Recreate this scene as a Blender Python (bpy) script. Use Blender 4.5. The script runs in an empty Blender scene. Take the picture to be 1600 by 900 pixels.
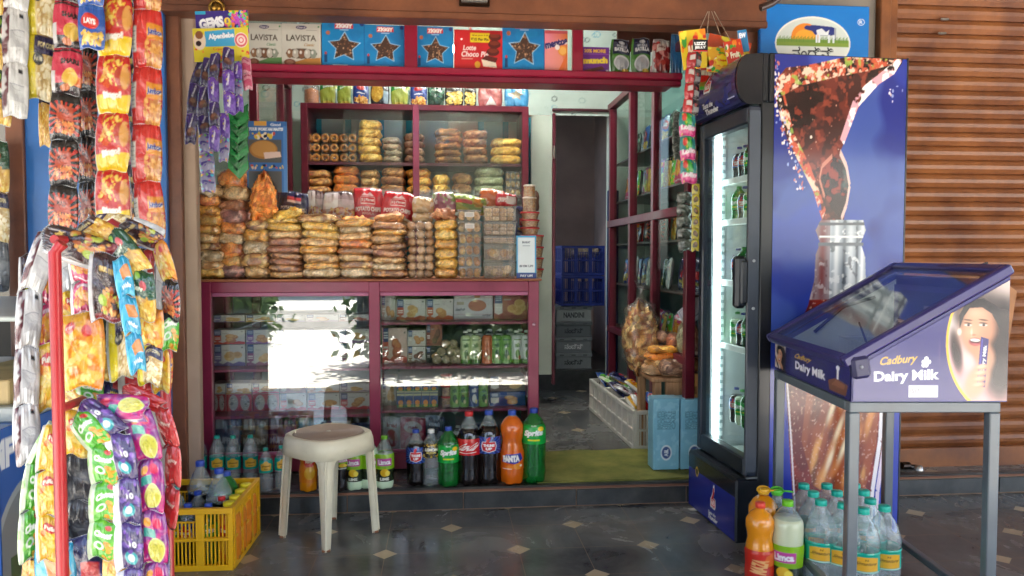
import bpy, math, random
import numpy as np
from mathutils import Matrix, Vector
R = math.radians
rnd = random.Random(7)
scene = bpy.context.scene
COL = scene.collection

# ------------------------------------------------------------------ camera
FPX, YAW, PITCH, CH = 1186.0, R(5.3), R(2.41), 1.22      # focal length in photo pixels, heading, downward pitch, height
cam_d = bpy.data.cameras.new('camera'); cam = bpy.data.objects.new('camera', cam_d); COL.objects.link(cam)
cam_d.sensor_width = 36.0; cam_d.lens = 36.0 * FPX / 1600.0
cam_d.clip_start = 0.05; cam_d.clip_end = 500.0
cam.location = (0, 0, CH); cam.rotation_euler = (R(90) - PITCH, 0, -YAW)
scene.camera = cam
cam_d.dof.use_dof = False

# ------------------------------------------------------------------ world, sun, exposure
SUN_EL, SUN_ROT = R(58), R(160)
world = bpy.data.worlds.new('World'); scene.world = world; world.use_nodes = True
wn = world.node_tree.nodes; wl = world.node_tree.links
bg = wn['Background']; bg.inputs['Strength'].default_value = 0.15
sky = wn.new('ShaderNodeTexSky'); sky.sky_type = 'NISHITA'; sky.sun_disc = False
sky.sun_elevation = SUN_EL; sky.sun_rotation = SUN_ROT
sky.air_density = 1.0; sky.dust_density = 2.5; sky.ozone_density = 1.0
wl.new(sky.outputs[0], bg.inputs['Color'])
sun_d = bpy.data.lights.new('sun', 'SUN'); sun_d.energy = 5.0; sun_d.angle = R(0.5); sun_d.color = (1.0, 0.95, 0.88)
sun = bpy.data.objects.new('sun', sun_d); COL.objects.link(sun)
_sd = Vector((math.sin(SUN_ROT) * math.cos(SUN_EL), math.cos(SUN_ROT) * math.cos(SUN_EL), math.sin(SUN_EL)))
sun.rotation_euler = _sd.to_track_quat('Z', 'Y').to_euler(); sun.location = (0, -8, 12)
vs = scene.view_settings
vs.view_transform = 'Standard'; vs.look = 'None'; vs.gamma = 1.0; vs.use_curve_mapping = False
vs.exposure = 2.45
cy = scene.cycles
cy.max_bounces = 8; cy.diffuse_bounces = 4; cy.glossy_bounces = 4; cy.transmission_bounces = 6
cy.transparent_max_bounces = 24; cy.caustics_reflective = False; cy.caustics_refractive = False
cy.sample_clamp_indirect = 6.0; cy.use_denoising = True; cy.use_adaptive_sampling = True; cy.adaptive_threshold = 0.02

# ------------------------------------------------------------------ pixel of the photograph -> point in the place
CM = np.array(Matrix.LocRotScale(Vector((0, 0, CH)), cam.rotation_euler.to_matrix(), None))
def ray(px, py):
    d = CM[:3, :3] @ np.array(((px - 800) / FPX, -(py - 450) / FPX, -1.0)); return d
def W(px, py, Y):                       # where the sight line meets the plane y = Y
    d = ray(px, py); t = Y / d[1]; return np.array((d[0] * t, Y, CH + d[2] * t))
def WZ(px, py, z):                      # ... the level z
    d = ray(px, py); t = (z - CH) / d[2]; return np.array((d[0] * t, d[1] * t, z))
def WX(px, py, X):                      # ... the plane x = X
    d = ray(px, py); t = X / d[0]; return np.array((X, d[1] * t, CH + d[2] * t))
def XA(px, Y, py=420): return W(px, py, Y)[0]
def ZA(py, Y, px=640): return W(px, py, Y)[2]

# ------------------------------------------------------------------ colours
def lin(c):
    if isinstance(c, str):
        c = c.lstrip('#'); c = c if len(c) == 6 else ''.join(x * 2 for x in c); c = [int(c[i:i + 2], 16) / 255 for i in (0, 2, 4)]
    c = np.asarray(c, float)
    return np.where(c <= 0.04045, c / 12.92, ((c + 0.055) / 1.055) ** 2.4)

# ------------------------------------------------------------------ lettering as triangles
_tc = {}
def text_tris(s, bold=0.0, spacing=1.0):
    k = (s, bold, spacing)
    if k in _tc: return _tc[k]
    c = bpy.data.curves.new('lettering', 'FONT'); c.body = s; c.offset = bold; c.resolution_u = 3; c.space_character = spacing
    o = bpy.data.objects.new('lettering', c); COL.objects.link(o)
    dg = bpy.context.evaluated_depsgraph_get(); dg.update()
    m = o.evaluated_get(dg).to_mesh(); m.calc_loop_triangles()
    v = np.array([x.co[:2] for x in m.vertices], float).reshape(-1, 2)
    t = np.array([x.vertices[:] for x in m.loop_triangles], int).reshape(-1, 3)
    o.evaluated_get(dg).to_mesh_clear(); bpy.data.objects.remove(o); bpy.data.curves.remove(c)
    if len(v):
        lo, hi = v.min(0), v.max(0); v = (v - (lo + hi) / 2) / (hi - lo)
    _tc[k] = (v, t, ); return _tc[k]

# ------------------------------------------------------------------ artwork printed on packs, signs, labels (x, y in 0..1, y up)
class Cv:
    def __init__(s, nu, nv, col, ss=2):
        s.nu, s.nv, s.ss = nu, nv, ss
        s.w, s.h = nu * ss, nv * ss
        s.a = np.empty((s.h, s.w, 3)); s.a[:] = lin(col)
        xs = (np.arange(s.w) + .5) / s.w; ys = (np.arange(s.h) + .5) / s.h
        s.X, s.Y = np.meshgrid(xs, ys); s.rs = np.random.RandomState(int(nu * 131 + nv))
    def put(s, m, c, al=1.0):
        m = m.astype(float)[..., None] * al; s.a = s.a * (1 - m) + (lin(c) if not isinstance(c, np.ndarray) else c) * m; return s
    def rect(s, x0, y0, x1, y1, c, al=1.0): return s.put((s.X >= x0) & (s.X <= x1) & (s.Y >= y0) & (s.Y <= y1), c, al)
    def ell(s, cx, cy, rx, ry, c, rot=0, al=1.0):
        dx, dy = s.X - cx, s.Y - cy; ca, sa = math.cos(R(rot)), math.sin(R(rot))
        return s.put(((dx * ca + dy * sa) / rx) ** 2 + ((-dx * sa + dy * ca) / ry) ** 2 <= 1, c, al)
    def soft(s, cx, cy, rx, ry, c, al=1.0, rot=0, p=1.0):
        dx, dy = s.X - cx, s.Y - cy; ca, sa = math.cos(R(rot)), math.sin(R(rot))
        q = ((dx * ca + dy * sa) / rx) ** 2 + ((-dx * sa + dy * ca) / ry) ** 2; return s.put(np.exp(-(q ** p)), c, al)
    def ring(s, cx, cy, rx, ry, t, c):
        q = np.sqrt(((s.X - cx) / rx) ** 2 + ((s.Y - cy) / ry) ** 2); return s.put((q <= 1) & (q >= 1 - t), c)
    def mask(s, pts):
        x, y = s.X, s.Y; ins = np.zeros(x.shape, bool); n = len(pts)
        for i in range(n):
            (x0, y0), (x1, y1) = pts[i], pts[(i + 1) % n]
            if y0 == y1: continue
            ins ^= ((y0 > y) != (y1 > y)) & (x < (x1 - x0) * (y - y0) / (y1 - y0) + x0)
        return ins
    def poly(s, pts, c, al=1.0): return s.put(s.mask(pts), c, al)
    def star(s, cx, cy, r, c, asp=1.0, rot=0, inner=.48, n=5):
        return s.poly([(cx + math.sin(R(rot) + k * math.pi / n) * (r if k % 2 == 0 else r * inner),
                        cy + math.cos(R(rot) + k * math.pi / n) * (r if k % 2 == 0 else r * inner) * asp) for k in range(2 * n)], c)
    def line(s, pts, w, c):
        for (x0, y0), (x1, y1) in zip(pts[:-1], pts[1:]):
            L = math.hypot(x1 - x0, y1 - y0) or 1e-6; nx, ny = -(y1 - y0) / L * w / 2, (x1 - x0) / L * w / 2
            s.poly([(x0 + nx, y0 + ny), (x1 + nx, y1 + ny), (x1 - nx, y1 - ny), (x0 - nx, y0 - ny)], c)
        return s
    def dots(s, n, cols, r, m=None, asp=1.0, seed=1, box=(0, 0, 1, 1)):
        rs = np.random.RandomState(seed)
        for k in range(n):
            cx, cy = rs.uniform(box[0], box[2]), rs.uniform(box[1], box[3]); q = r * rs.uniform(.5, 1.3)
            x0, x1 = int(max(0, (cx - q * 2) * s.w)), int(min(s.w, (cx + q * 2) * s.w + 2)); y0, y1 = int(max(0, (cy - q * 2 * asp) * s.h)), int(min(s.h, (cy + q * 2 * asp) * s.h + 2))
            if x1 <= x0 or y1 <= y0: continue
            a = rs.uniform(0, 3.14); dx, dy = s.X[y0:y1, x0:x1] - cx, (s.Y[y0:y1, x0:x1] - cy) / asp
            u, v = dx * math.cos(a) + dy * math.sin(a), -dx * math.sin(a) + dy * math.cos(a)
            mm = (u / q) ** 2 + (v / (q * .7)) ** 2 <= 1
            if m is not None: mm &= m[y0:y1, x0:x1]
            s.a[y0:y1, x0:x1][mm] = lin(cols[rs.randint(len(cols))])
        return s
    def noise(s, c, sc=8, th=.55, m=None, seed=3, al=1.0, asp=None):
        asp = s.h / s.w if asp is None else asp
        rs = np.random.RandomState(seed); f = np.zeros(s.X.shape)
        for o in range(3):
            k = max(2, int(sc * 2 ** o)); ky = max(2, int(k * asp)); g = rs.rand(ky + 2, k + 2)
            x, y = s.X * k, s.Y * ky; xi, yi = x.astype(int), y.astype(int); fx, fy = x - xi, y - yi
            fx, fy = fx * fx * (3 - 2 * fx), fy * fy * (3 - 2 * fy)
            f += (g[yi, xi] * (1 - fx) * (1 - fy) + g[yi, xi + 1] * fx * (1 - fy) + g[yi + 1, xi] * (1 - fx) * fy + g[yi + 1, xi + 1] * fx * fy) / 2 ** o
        f /= 1.75; mm = np.clip((f - th) * 12, 0, 1)
        if m is not None: mm = mm * m
        s.a = s.a * (1 - mm[..., None] * al) + lin(c) * mm[..., None] * al; return s
    def grad(s, c, y0, y1, m=None, ax=1):
        t = np.clip(((s.Y if ax else s.X) - y0) / (y1 - y0), 0, 1)
        if m is not None: t = t * m
        s.a = s.a * (1 - t[..., None]) + lin(c) * t[..., None]; return s
    def text(s, t, cx, cy, w, h, c, rot=0, bold=.02, shear=0, ol=None, olw=.02, arch=0):
        if ol is not None: s.text(t, cx, cy, w, h, ol, rot, bold + olw, shear, None, 0, arch)
        v, tr = text_tris(t, bold)
        if not len(v): return s
        p = v * (w, h); p = np.c_[p[:, 0] + p[:, 1] * shear, p[:, 1] + arch * (v[:, 0] ** 2) * -h]
        asp = s.w / s.h; ca, sa = math.cos(R(rot)), math.sin(R(rot))
        p = np.c_[p[:, 0] * ca - p[:, 1] * sa / asp, p[:, 0] * sa * asp + p[:, 1] * ca] + (cx, cy)
        q = p * (s.w, s.h) - .5; m = np.zeros((s.h, s.w), bool)
        for a, b, d in q[tr]:
            x0, x1 = int(max(0, min(a[0], b[0], d[0]))), int(min(s.w - 1, max(a[0], b[0], d[0]) + 1))
            y0, y1 = int(max(0, min(a[1], b[1], d[1]))), int(min(s.h - 1, max(a[1], b[1], d[1]) + 1))
            if x1 < x0 or y1 < y0: continue
            det = (b[0] - a[0]) * (d[1] - a[1]) - (d[0] - a[0]) * (b[1] - a[1])
            if abs(det) < 1e-9: continue
            X, Y = np.meshgrid(np.arange(x0, x1 + 1), np.arange(y0, y1 + 1))
            l1 = ((X - a[0]) * (d[1] - a[1]) - (d[0] - a[0]) * (Y - a[1])) / det
            l2 = ((b[0] - a[0]) * (Y - a[1]) - (X - a[0]) * (b[1] - a[1])) / det
            m[y0:y1 + 1, x0:x1 + 1] |= (l1 >= -.02) & (l2 >= -.02) & (l1 + l2 <= 1.02)
        return s.put(m, c)
    def verts(s):
        return s.a.reshape(s.nv, s.ss, s.nu, s.ss, 3).mean((1, 3)).reshape(-1, 3)

# ------------------------------------------------------------------ mesh builder
def _boxtopo():
    co = [(x, y, z) for x in (-1, 1) for y in (-1, 1) for z in (-1, 1)]
    vid = {}; vs_ = []
    for i, c in enumerate(co):
        for a in range(3):
            p = [v * 1.0 for v in c]
            for b in range(3):
                if b != a: p[b] *= .8
            vid[i, a] = len(vs_); vs_.append(p)
    fs = []
    for a in range(3):
        for sg in (-1, 1):
            o = [b for b in range(3) if b != a]
            fs.append([vid[co.index(tuple(sg if k == a else (u if k == o[0] else v) for k in range(3))), a] for u, v in ((-1, -1), (1, -1), (1, 1), (-1, 1))])
    for e in range(3):
        a, b = [k for k in range(3) if k != e]
        for sa in (-1, 1):
            for sb in (-1, 1):
                i1 = co.index(tuple(-1 if k == e else (sa if k == a else sb) for k in range(3))); i2 = co.index(tuple(1 if k == e else (sa if k == a else sb) for k in range(3)))
                fs.append([vid[i1, a], vid[i2, a], vid[i2, b], vid[i1, b]])
    for i in range(8): fs.append([vid[i, 0], vid[i, 1], vid[i, 2]])
    P = np.array(vs_); out = []
    for f in fs:
        q = P[f]; n = np.cross(q[1] - q[0], q[2] - q[0])
        out.append(f if n @ q.mean(0) > 0 else f[::-1])
    return P, out
_BP, _BF = _boxtopo(); _BS = np.sign(_BP); _BM = (abs(_BP) < .9)

class MB:
    def __init__(s): s.v = []; s.c = []; s.f = []; s.m = []; s.sm = []; s.n = 0; s.T = None
    def add(s, v, f, col='#ffffff', mat=0, smooth=False, T=None):
        v = np.asarray(v, float).reshape(-1, 3)
        for M in (T, s.T):
            if M is not None: v = v @ np.asarray(M)[:3, :3].T + np.asarray(M)[:3, 3]
        c = lin(col) if not isinstance(col, np.ndarray) else col
        c = np.broadcast_to(c, (len(v), 3)) if c.ndim == 1 else c
        if isinstance(f, np.ndarray): s.f.append((f + s.n)); k = len(f)
        else: s.f.append([[i + s.n for i in q] for q in f]); k = len(f)
        s.v.append(v); s.c.append(c); s.m.append(np.full(k, mat)); s.sm.append(np.full(k, smooth)); s.n += len(v); return s
    def box(s, x0, y0, z0, x1, y1, z1, col='#ffffff', bv=.003, mat=0, T=None):
        h = np.array((x1 - x0, y1 - y0, z1 - z0)) / 2; c = np.array((x1 + x0, y1 + y0, z1 + z0)) / 2; h = abs(h)
        b = min(bv, h.min() * .8)
        return s.add(_BS * (h - _BM * b) + c, _BF, col, mat, False, T)
    def grid(s, fn, cv=None, nu=None, nv=None, mat=0, col='#ffffff', smooth=True, flip=False, T=None, wrap=False):
        if cv is not None: nu, nv = cv.nu, cv.nv; col = cv.verts()
        u = np.linspace(0, 1, nu); v = np.linspace(0, 1, nv); U, V = np.meshgrid(u, v)
        P = fn(U.ravel(), V.ravel()); i = np.arange(nv - 1)[:, None] * nu + np.arange(nu - 1)[None]; i = i.ravel()
        q = np.c_[i, i + 1, i + nu + 1, i + nu]
        if flip: q = q[:, ::-1]
        return s.add(P, q, col, mat, smooth, T)
    def lathe(s, prof, n=24, col='#ffffff', mat=0, T=None, cap=True, smooth=True, center=(0, 0)):
        prof = np.array(prof, float); a = np.linspace(0, 2 * math.pi, n, endpoint=False); k = len(prof)
        v = np.stack([prof[:, 0][:, None] * np.cos(a) + center[0], prof[:, 0][:, None] * np.sin(a) + center[1], np.repeat(prof[:, 1][:, None], n, 1)], -1).reshape(-1, 3)
        i = np.arange(k - 1)[:, None] * n; j = np.arange(n)[None]; j2 = (j + 1) % n
        q = np.stack([i + j, i + j2, i + n + j2, i + n + j], -1).reshape(-1, 4)
        s.add(v, q, col, mat, smooth, T)
        if cap:
            if prof[0, 0] > 1e-4: s.add(v[:n], [list(range(n))[::-1]], col if not (isinstance(col, np.ndarray) and col.ndim > 1) else col[:n], mat, False, T)
            if prof[-1, 0] > 1e-4: s.add(v[-n:], [list(range(n))], col if not (isinstance(col, np.ndarray) and col.ndim > 1) else col[-n:], mat, False, T)
        return s
    def tube(s, pts, r, n=8, col='#ffffff', mat=0, T=None, smooth=True):
        P = np.array(pts, float); k = len(P); t = np.gradient(P, axis=0); t /= np.linalg.norm(t, axis=1)[:, None] + 1e-12
        up = np.array((0, 0, 1.0)) if abs(t[0][2]) < .9 else np.array((1.0, 0, 0)); a = np.linspace(0, 2 * math.pi, n, endpoint=False); vs_ = []
        rr = np.broadcast_to(r, (k,))
        for i in range(k):
            x = np.cross(up, t[i]); x /= np.linalg.norm(x) + 1e-12; y = np.cross(t[i], x); up = y
            vs_.append(P[i] + rr[i] * (np.cos(a)[:, None] * x + np.sin(a)[:, None] * y))
        v = np.concatenate(vs_); i = np.arange(k - 1)[:, None] * n; j = np.arange(n)[None]; j2 = (j + 1) % n
        s.add(v, np.stack([i + j, i + j2, i + n + j2, i + n + j], -1).reshape(-1, 4), col, mat, smooth, T)
        s.add(v[:n], [list(range(n))[::-1]], col, mat, False, T); s.add(v[-n:], [list(range(n))], col, mat, False, T); return s
    def prism(s, poly, h0, h1, ax='y', col='#ffffff', mat=0, T=None):
        n = len(poly); P = np.array(poly, float)
        def up(h):
            z = np.full(n, h)
            return {'y': np.c_[P[:, 0], z, P[:, 1]], 'x': np.c_[z, P[:, 0], P[:, 1]], 'z': np.c_[P[:, 0], P[:, 1], z]}[ax]
        v = np.r_[up(h0), up(h1)]
        area = sum(P[i][0] * P[(i + 1) % n][1] - P[(i + 1) % n][0] * P[i][1] for i in range(n)); k = (area > 0) != (ax == 'y')
        f = [list(range(n))[::-1] if k else list(range(n)), [i + n for i in (range(n) if k else reversed(range(n)))]]
        for i in range(n):
            j = (i + 1) % n; q = [i, j, j + n, i + n]; f.append(q if k else q[::-1])
        return s.add(v, f, col, mat, False, T)
    def quadc(s, o, du, dv, cv, mat=0):    # a flat printed sheet: origin, edge vectors
        o, du, dv = np.array(o, float), np.array(du, float), np.array(dv, float)
        return s.grid(lambda u, v: o + u[:, None] * du + v[:, None] * dv, cv, mat=mat, smooth=False)
    def build(s, name, mats, parent=None, loc=None):
        me = bpy.data.meshes.new(name)
        if s.v:
            v = np.concatenate(s.v); c = np.concatenate(s.c)
            ls = []; tot = []
            for f in s.f:
                if isinstance(f, np.ndarray): ls.append(f.ravel()); tot.append(np.full(len(f), f.shape[1]))
                else: ls.append(np.array([i for q in f for i in q])); tot.append(np.array([len(q) for q in f]))
            li = np.concatenate(ls).astype(np.int32); tot = np.concatenate(tot).astype(np.int32)
            me.vertices.add(len(v)); me.vertices.foreach_set('co', v.ravel().astype(np.float32))
            me.loops.add(len(li)); me.loops.foreach_set('vertex_index', li)
            me.polygons.add(len(tot)); me.polygons.foreach_set('loop_start', np.r_[0, np.cumsum(tot)[:-1]].astype(np.int32))
            me.polygons.foreach_set('material_index', np.concatenate(s.m).astype(np.int32))
            me.polygons.foreach_set('use_smooth', np.concatenate(s.sm).astype(bool))
            me.update(calc_edges=True)
            at = me.color_attributes.new('Col', 'FLOAT_COLOR', 'POINT')
            at.data.foreach_set('color', np.c_[c, np.ones(len(c))].astype(np.float32).ravel())
        for m in (mats if isinstance(mats, (list, tuple)) else [mats]): me.materials.append(m)
        return link(name, me, parent, loc)

def link(name, me, parent=None, loc=None):
    o = bpy.data.objects.new(name, me); COL.objects.link(o)
    if parent is not None: o.parent = parent
    if loc is not None: o.location = loc
    return o
def thing(name, label, cat, loc=(0, 0, 0), rz=0.0, group=None):
    o = bpy.data.objects.new(name, None); COL.objects.link(o); o.location = tuple(loc); o.rotation_euler = (0, 0, rz); o.empty_display_size = .05
    return tag(o, label, cat, group)
def tag(o, label, cat, group=None):
    o['label'] = label; o['category'] = cat
    if group: o['group'] = group
    return o
def structure(o): o['kind'] = 'structure'; return o
def dup(o, loc=None, rz=None, label=None, group=None, parent=None, scale=None, top=True):
    c = o.copy(); COL.objects.link(c)
    if parent is not None: c.parent = parent
    if top:
        if loc is not None: c.location = tuple(loc)
        if rz is not None: c.rotation_euler = (0, 0, rz)
        if label: c['label'] = label
        if group: c['group'] = group
        if scale is not None: c.scale = scale
    for ch in o.children:
        dup(ch, parent=c, top=False)
    return c
ORD = ['first', 'second', 'third', 'fourth', 'fifth', 'sixth', 'seventh', 'eighth', 'ninth', 'tenth', 'eleventh', 'twelfth', 'thirteenth', 'fourteenth', 'fifteenth', 'sixteenth', 'seventeenth', 'eighteenth', 'nineteenth', 'twentieth', 'last but one', 'last']
def nth_top(i, n): return 'topmost' if i == n - 1 else ('bottom' if i == 0 else ORD[n - 1 - i] + ' from top')
def TR(loc=(0, 0, 0), rot=(0, 0, 0), sc=(1, 1, 1)):
    from mathutils import Euler
    return np.array(Matrix.LocRotScale(Vector(loc), Euler(rot), Vector(sc)))
# ------------------------------------------------------------------ materials
def nm(name):
    m = bpy.data.materials.new(name); m.use_nodes = True; nt = m.node_tree
    return m, nt.nodes, nt.links, nt.nodes['Principled BSDF']
def N(nodes, t, **kw):
    n = nodes.new(t)
    for k, v in kw.items(): setattr(n, k, v)
    return n
def colmat(name, rough=.4, coat=0.0, metal=0.0, bump=0.0, bsc=60.0, grime=.12, gsc=9.0, coatbump=0.0, cbs=90.0, spec=.5, distort=0.0, rvar=.0, gain=1.0):
    """colour from the thing's own printed/painted colour attribute, with slight uneven wear"""
    m, n, l, b = nm(name)
    a = N(n, 'ShaderNodeAttribute', attribute_name='Col'); tc = N(n, 'ShaderNodeTexCoord')
    nz = N(n, 'ShaderNodeTexNoise'); nz.inputs['Scale'].default_value = gsc; nz.inputs['Detail'].default_value = 5
    l.new(tc.outputs['Object'], nz.inputs['Vector'])
    mr = N(n, 'ShaderNodeMapRange'); mr.inputs['From Min'].default_value = .3; mr.inputs['From Max'].default_value = .7
    mr.inputs['To Min'].default_value = (1 - grime) * gain; mr.inputs['To Max'].default_value = (1 + grime * .3) * gain
    l.new(nz.outputs['Fac'], mr.inputs['Value'])
    mx = N(n, 'ShaderNodeVectorMath', operation='SCALE'); l.new(a.outputs['Color'], mx.inputs[0]); l.new(mr.outputs[0], mx.inputs['Scale'])
    l.new(mx.outputs[0], b.inputs['Base Color'])
    b.inputs['Roughness'].default_value = rough; b.inputs['Metallic'].default_value = metal
    b.inputs['Specular IOR Level'].default_value = spec
    b.inputs['Coat Weight'].default_value = coat; b.inputs['Coat Roughness'].default_value = .08
    if rvar:
        mr2 = N(n, 'ShaderNodeMapRange'); mr2.inputs['To Min'].default_value = rough - rvar; mr2.inputs['To Max'].default_value = rough + rvar
        l.new(nz.outputs['Fac'], mr2.inputs['Value']); l.new(mr2.outputs[0], b.inputs['Roughness'])
    def mk(sc, st, dist=.004, d=0.0):
        t = N(n, 'ShaderNodeTexNoise'); t.inputs['Scale'].default_value = sc; t.inputs['Detail'].default_value = 3; t.inputs['Distortion'].default_value = d
        l.new(tc.outputs['Object'], t.inputs['Vector']); bp = N(n, 'ShaderNodeBump'); bp.inputs['Strength'].default_value = st; bp.inputs['Distance'].default_value = dist
        l.new(t.outputs['Fac'], bp.inputs['Height']); return bp
    if bump: l.new(mk(bsc, bump, .004, distort).outputs[0], b.inputs['Normal'])
    if coatbump: l.new(mk(cbs, coatbump, .006, 1.5).outputs[0], b.inputs['Coat Normal'])
    return m
PRINT = colmat('printed_card', .38, bump=.05, bsc=40, grime=.08)
GLOSSP = colmat('glossy_print', .22, coat=.3, grime=.05)
FOIL = colmat('crinkled_packet_film', .26, coat=.9, bump=.9, bsc=26, grime=.06, coatbump=1.0, cbs=34, distort=1.4, gain=.74)
CELLO = colmat('snacks_in_cellophane', .6, coat=.4, bump=.6, bsc=190, grime=.42, gsc=95, coatbump=1.0, cbs=80, gain=1.08)
PAINT = colmat('painted_metal', .34, coat=.15, grime=.22, gsc=6, bump=.04, bsc=200, rvar=.1)
PLAST = colmat('moulded_plastic', .38, grime=.10, gsc=14, bump=.03, bsc=150)
MATTE = colmat('matte_surface', .8, grime=.22, gsc=5, bump=.15, bsc=90)
WALLM = colmat('distempered_wall', .85, grime=.3, gsc=2.2, bump=.2, bsc=30)
RUBBER = colmat('dark_trim', .45, grime=.15, gsc=10)
METAL = colmat('worn_metal', .3, metal=.9, grime=.25, gsc=20)
WOODC = colmat('bare_wood', .6, grime=.25, gsc=12, bump=.2, bsc=60)

def clear(name, tint=(1, 1, 1), ior=1.45, rough=.02, body=0.0, bodycol=(1, 1, 1), bump=0.0, bsc=50.0, refl=1.0):
    m, n, l, b = nm(name); n.remove(b); out = n['Material Output']
    tr = N(n, 'ShaderNodeBsdfTransparent'); tr.inputs[0].default_value = (*tint, 1)
    gl = N(n, 'ShaderNodeBsdfGlossy'); gl.inputs['Roughness'].default_value = rough
    fr = N(n, 'ShaderNodeFresnel'); gm = N(n, 'ShaderNodeNewGeometry'); im = N(n, 'ShaderNodeMapRange'); im.inputs['To Min'].default_value = ior; im.inputs['To Max'].default_value = 1 / ior; l.new(gm.outputs['Backfacing'], im.inputs['Value']); l.new(im.outputs[0], fr.inputs['IOR'])
    mm = N(n, 'ShaderNodeMath', operation='MULTIPLY'); mm.inputs[1].default_value = refl; l.new(fr.outputs[0], mm.inputs[0])
    mx = N(n, 'ShaderNodeMixShader'); l.new(mm.outputs[0], mx.inputs[0])
    last = tr
    if body:
        di = N(n, 'ShaderNodeBsdfPrincipled'); di.inputs['Base Color'].default_value = (*bodycol, 1); di.inputs['Roughness'].default_value = .3
        m2 = N(n, 'ShaderNodeMixShader'); m2.inputs[0].default_value = body; l.new(tr.outputs[0], m2.inputs[1]); l.new(di.outputs[0], m2.inputs[2]); last = m2
    l.new(last.outputs[0], mx.inputs[1]); l.new(gl.outputs[0], mx.inputs[2]); l.new(mx.outputs[0], out.inputs['Surface'])
    if bump:
        tc = N(n, 'ShaderNodeTexCoord'); t = N(n, 'ShaderNodeTexNoise'); t.inputs['Scale'].default_value = bsc; l.new(tc.outputs['Object'], t.inputs['Vector'])
        bp = N(n, 'ShaderNodeBump'); bp.inputs['Strength'].default_value = bump; bp.inputs['Distance'].default_value = .005; l.new(t.outputs['Fac'], bp.inputs['Height'])
        l.new(bp.outputs[0], gl.inputs['Normal']); l.new(bp.outputs[0], fr.inputs['Normal'])
    return m
PANE = clear('window_glass', (.93, .97, .95), 1.5, .0, refl=1.1)
SHOWG = clear('showcase_glass', (.95, .98, .97), 1.55, .0, refl=2.8)
PANEG = clear('greenish_sliding_glass', (.93, .945, .92), 1.5, .01, body=.03, bodycol=(.62, .66, .6), refl=.55)
PETC = clear('clear_bottle_plastic', (.90, .95, .95), 1.5, .05, body=.14, bodycol=(.75, .85, .88), bump=.5, bsc=60, refl=1.2)
PETW = clear('water_bottle_plastic', (.93, .97, .97), 1.5, .05, body=.15, bodycol=(.84, .93, .95), bump=.8, bsc=60, refl=1.5)
TUB = clear('clear_tub_plastic', (.88, .86, .84), 1.5, .06, body=.13, bodycol=(.8, .74, .7), bump=.3, bsc=120, refl=1.6)
BAGC = clear('thin_clear_bag', (.975, .97, .96), 1.45, .10, body=.035, bodycol=(.9, .88, .84), bump=1.0, bsc=55, refl=1.5)
GREENPET = clear('green_bottle_plastic', (.04, .52, .11), 1.5, .04, body=.32, bodycol=(.01, .34, .05), bump=.3, bsc=50, refl=1.3)
CABG = clear('dim_cabinet_glass', (.88, .93, .91), 1.5, .02, refl=.22)
def liquid(name, col, rough=.06, trans=0.0):
    m, n, l, b = nm(name); b.inputs['Base Color'].default_value = (*lin(col), 1); b.inputs['Roughness'].default_value = rough
    b.inputs['Coat Weight'].default_value = .5; b.inputs['Coat Roughness'].default_value = .03
    b.inputs['Subsurface Weight'].default_value = trans; b.inputs['Subsurface Radius'].default_value = (.02, .01, .005); b.inputs['Subsurface Scale'].default_value = .5
    tc = N(n, 'ShaderNodeTexCoord'); t = N(n, 'ShaderNodeTexNoise'); t.inputs['Scale'].default_value = 45; l.new(tc.outputs['Object'], t.inputs['Vector'])
    bp = N(n, 'ShaderNodeBump'); bp.inputs['Strength'].default_value = .12; bp.inputs['Distance'].default_value = .004
    l.new(t.outputs['Fac'], bp.inputs['Height']); l.new(bp.outputs[0], b.inputs['Normal']); l.new(bp.outputs[0], b.inputs['Coat Normal'])
    return m
COLA = liquid('cola', '#170d0c'); ORANGE = liquid('orange_drink', '#d8650e', .12); MANGO = liquid('mango_drink', '#dc8a10', .15)
LIME = liquid('cloudy_lime_drink', '#c8cfae', .15); PALE = liquid('pale_milky_drink', '#cfe6c4', .2)
def emit(name, col, st):
    m, n, l, b = nm(name); b.inputs['Base Color'].default_value = (*col, 1); b.inputs['Emission Color'].default_value = (*col, 1); b.inputs['Emission Strength'].default_value = st; return m
LED = emit('cooler_led', (.82, .97, .98), 2.2); TUBE = emit('tube_light', (1.0, .99, .93), 42.0)

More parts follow.
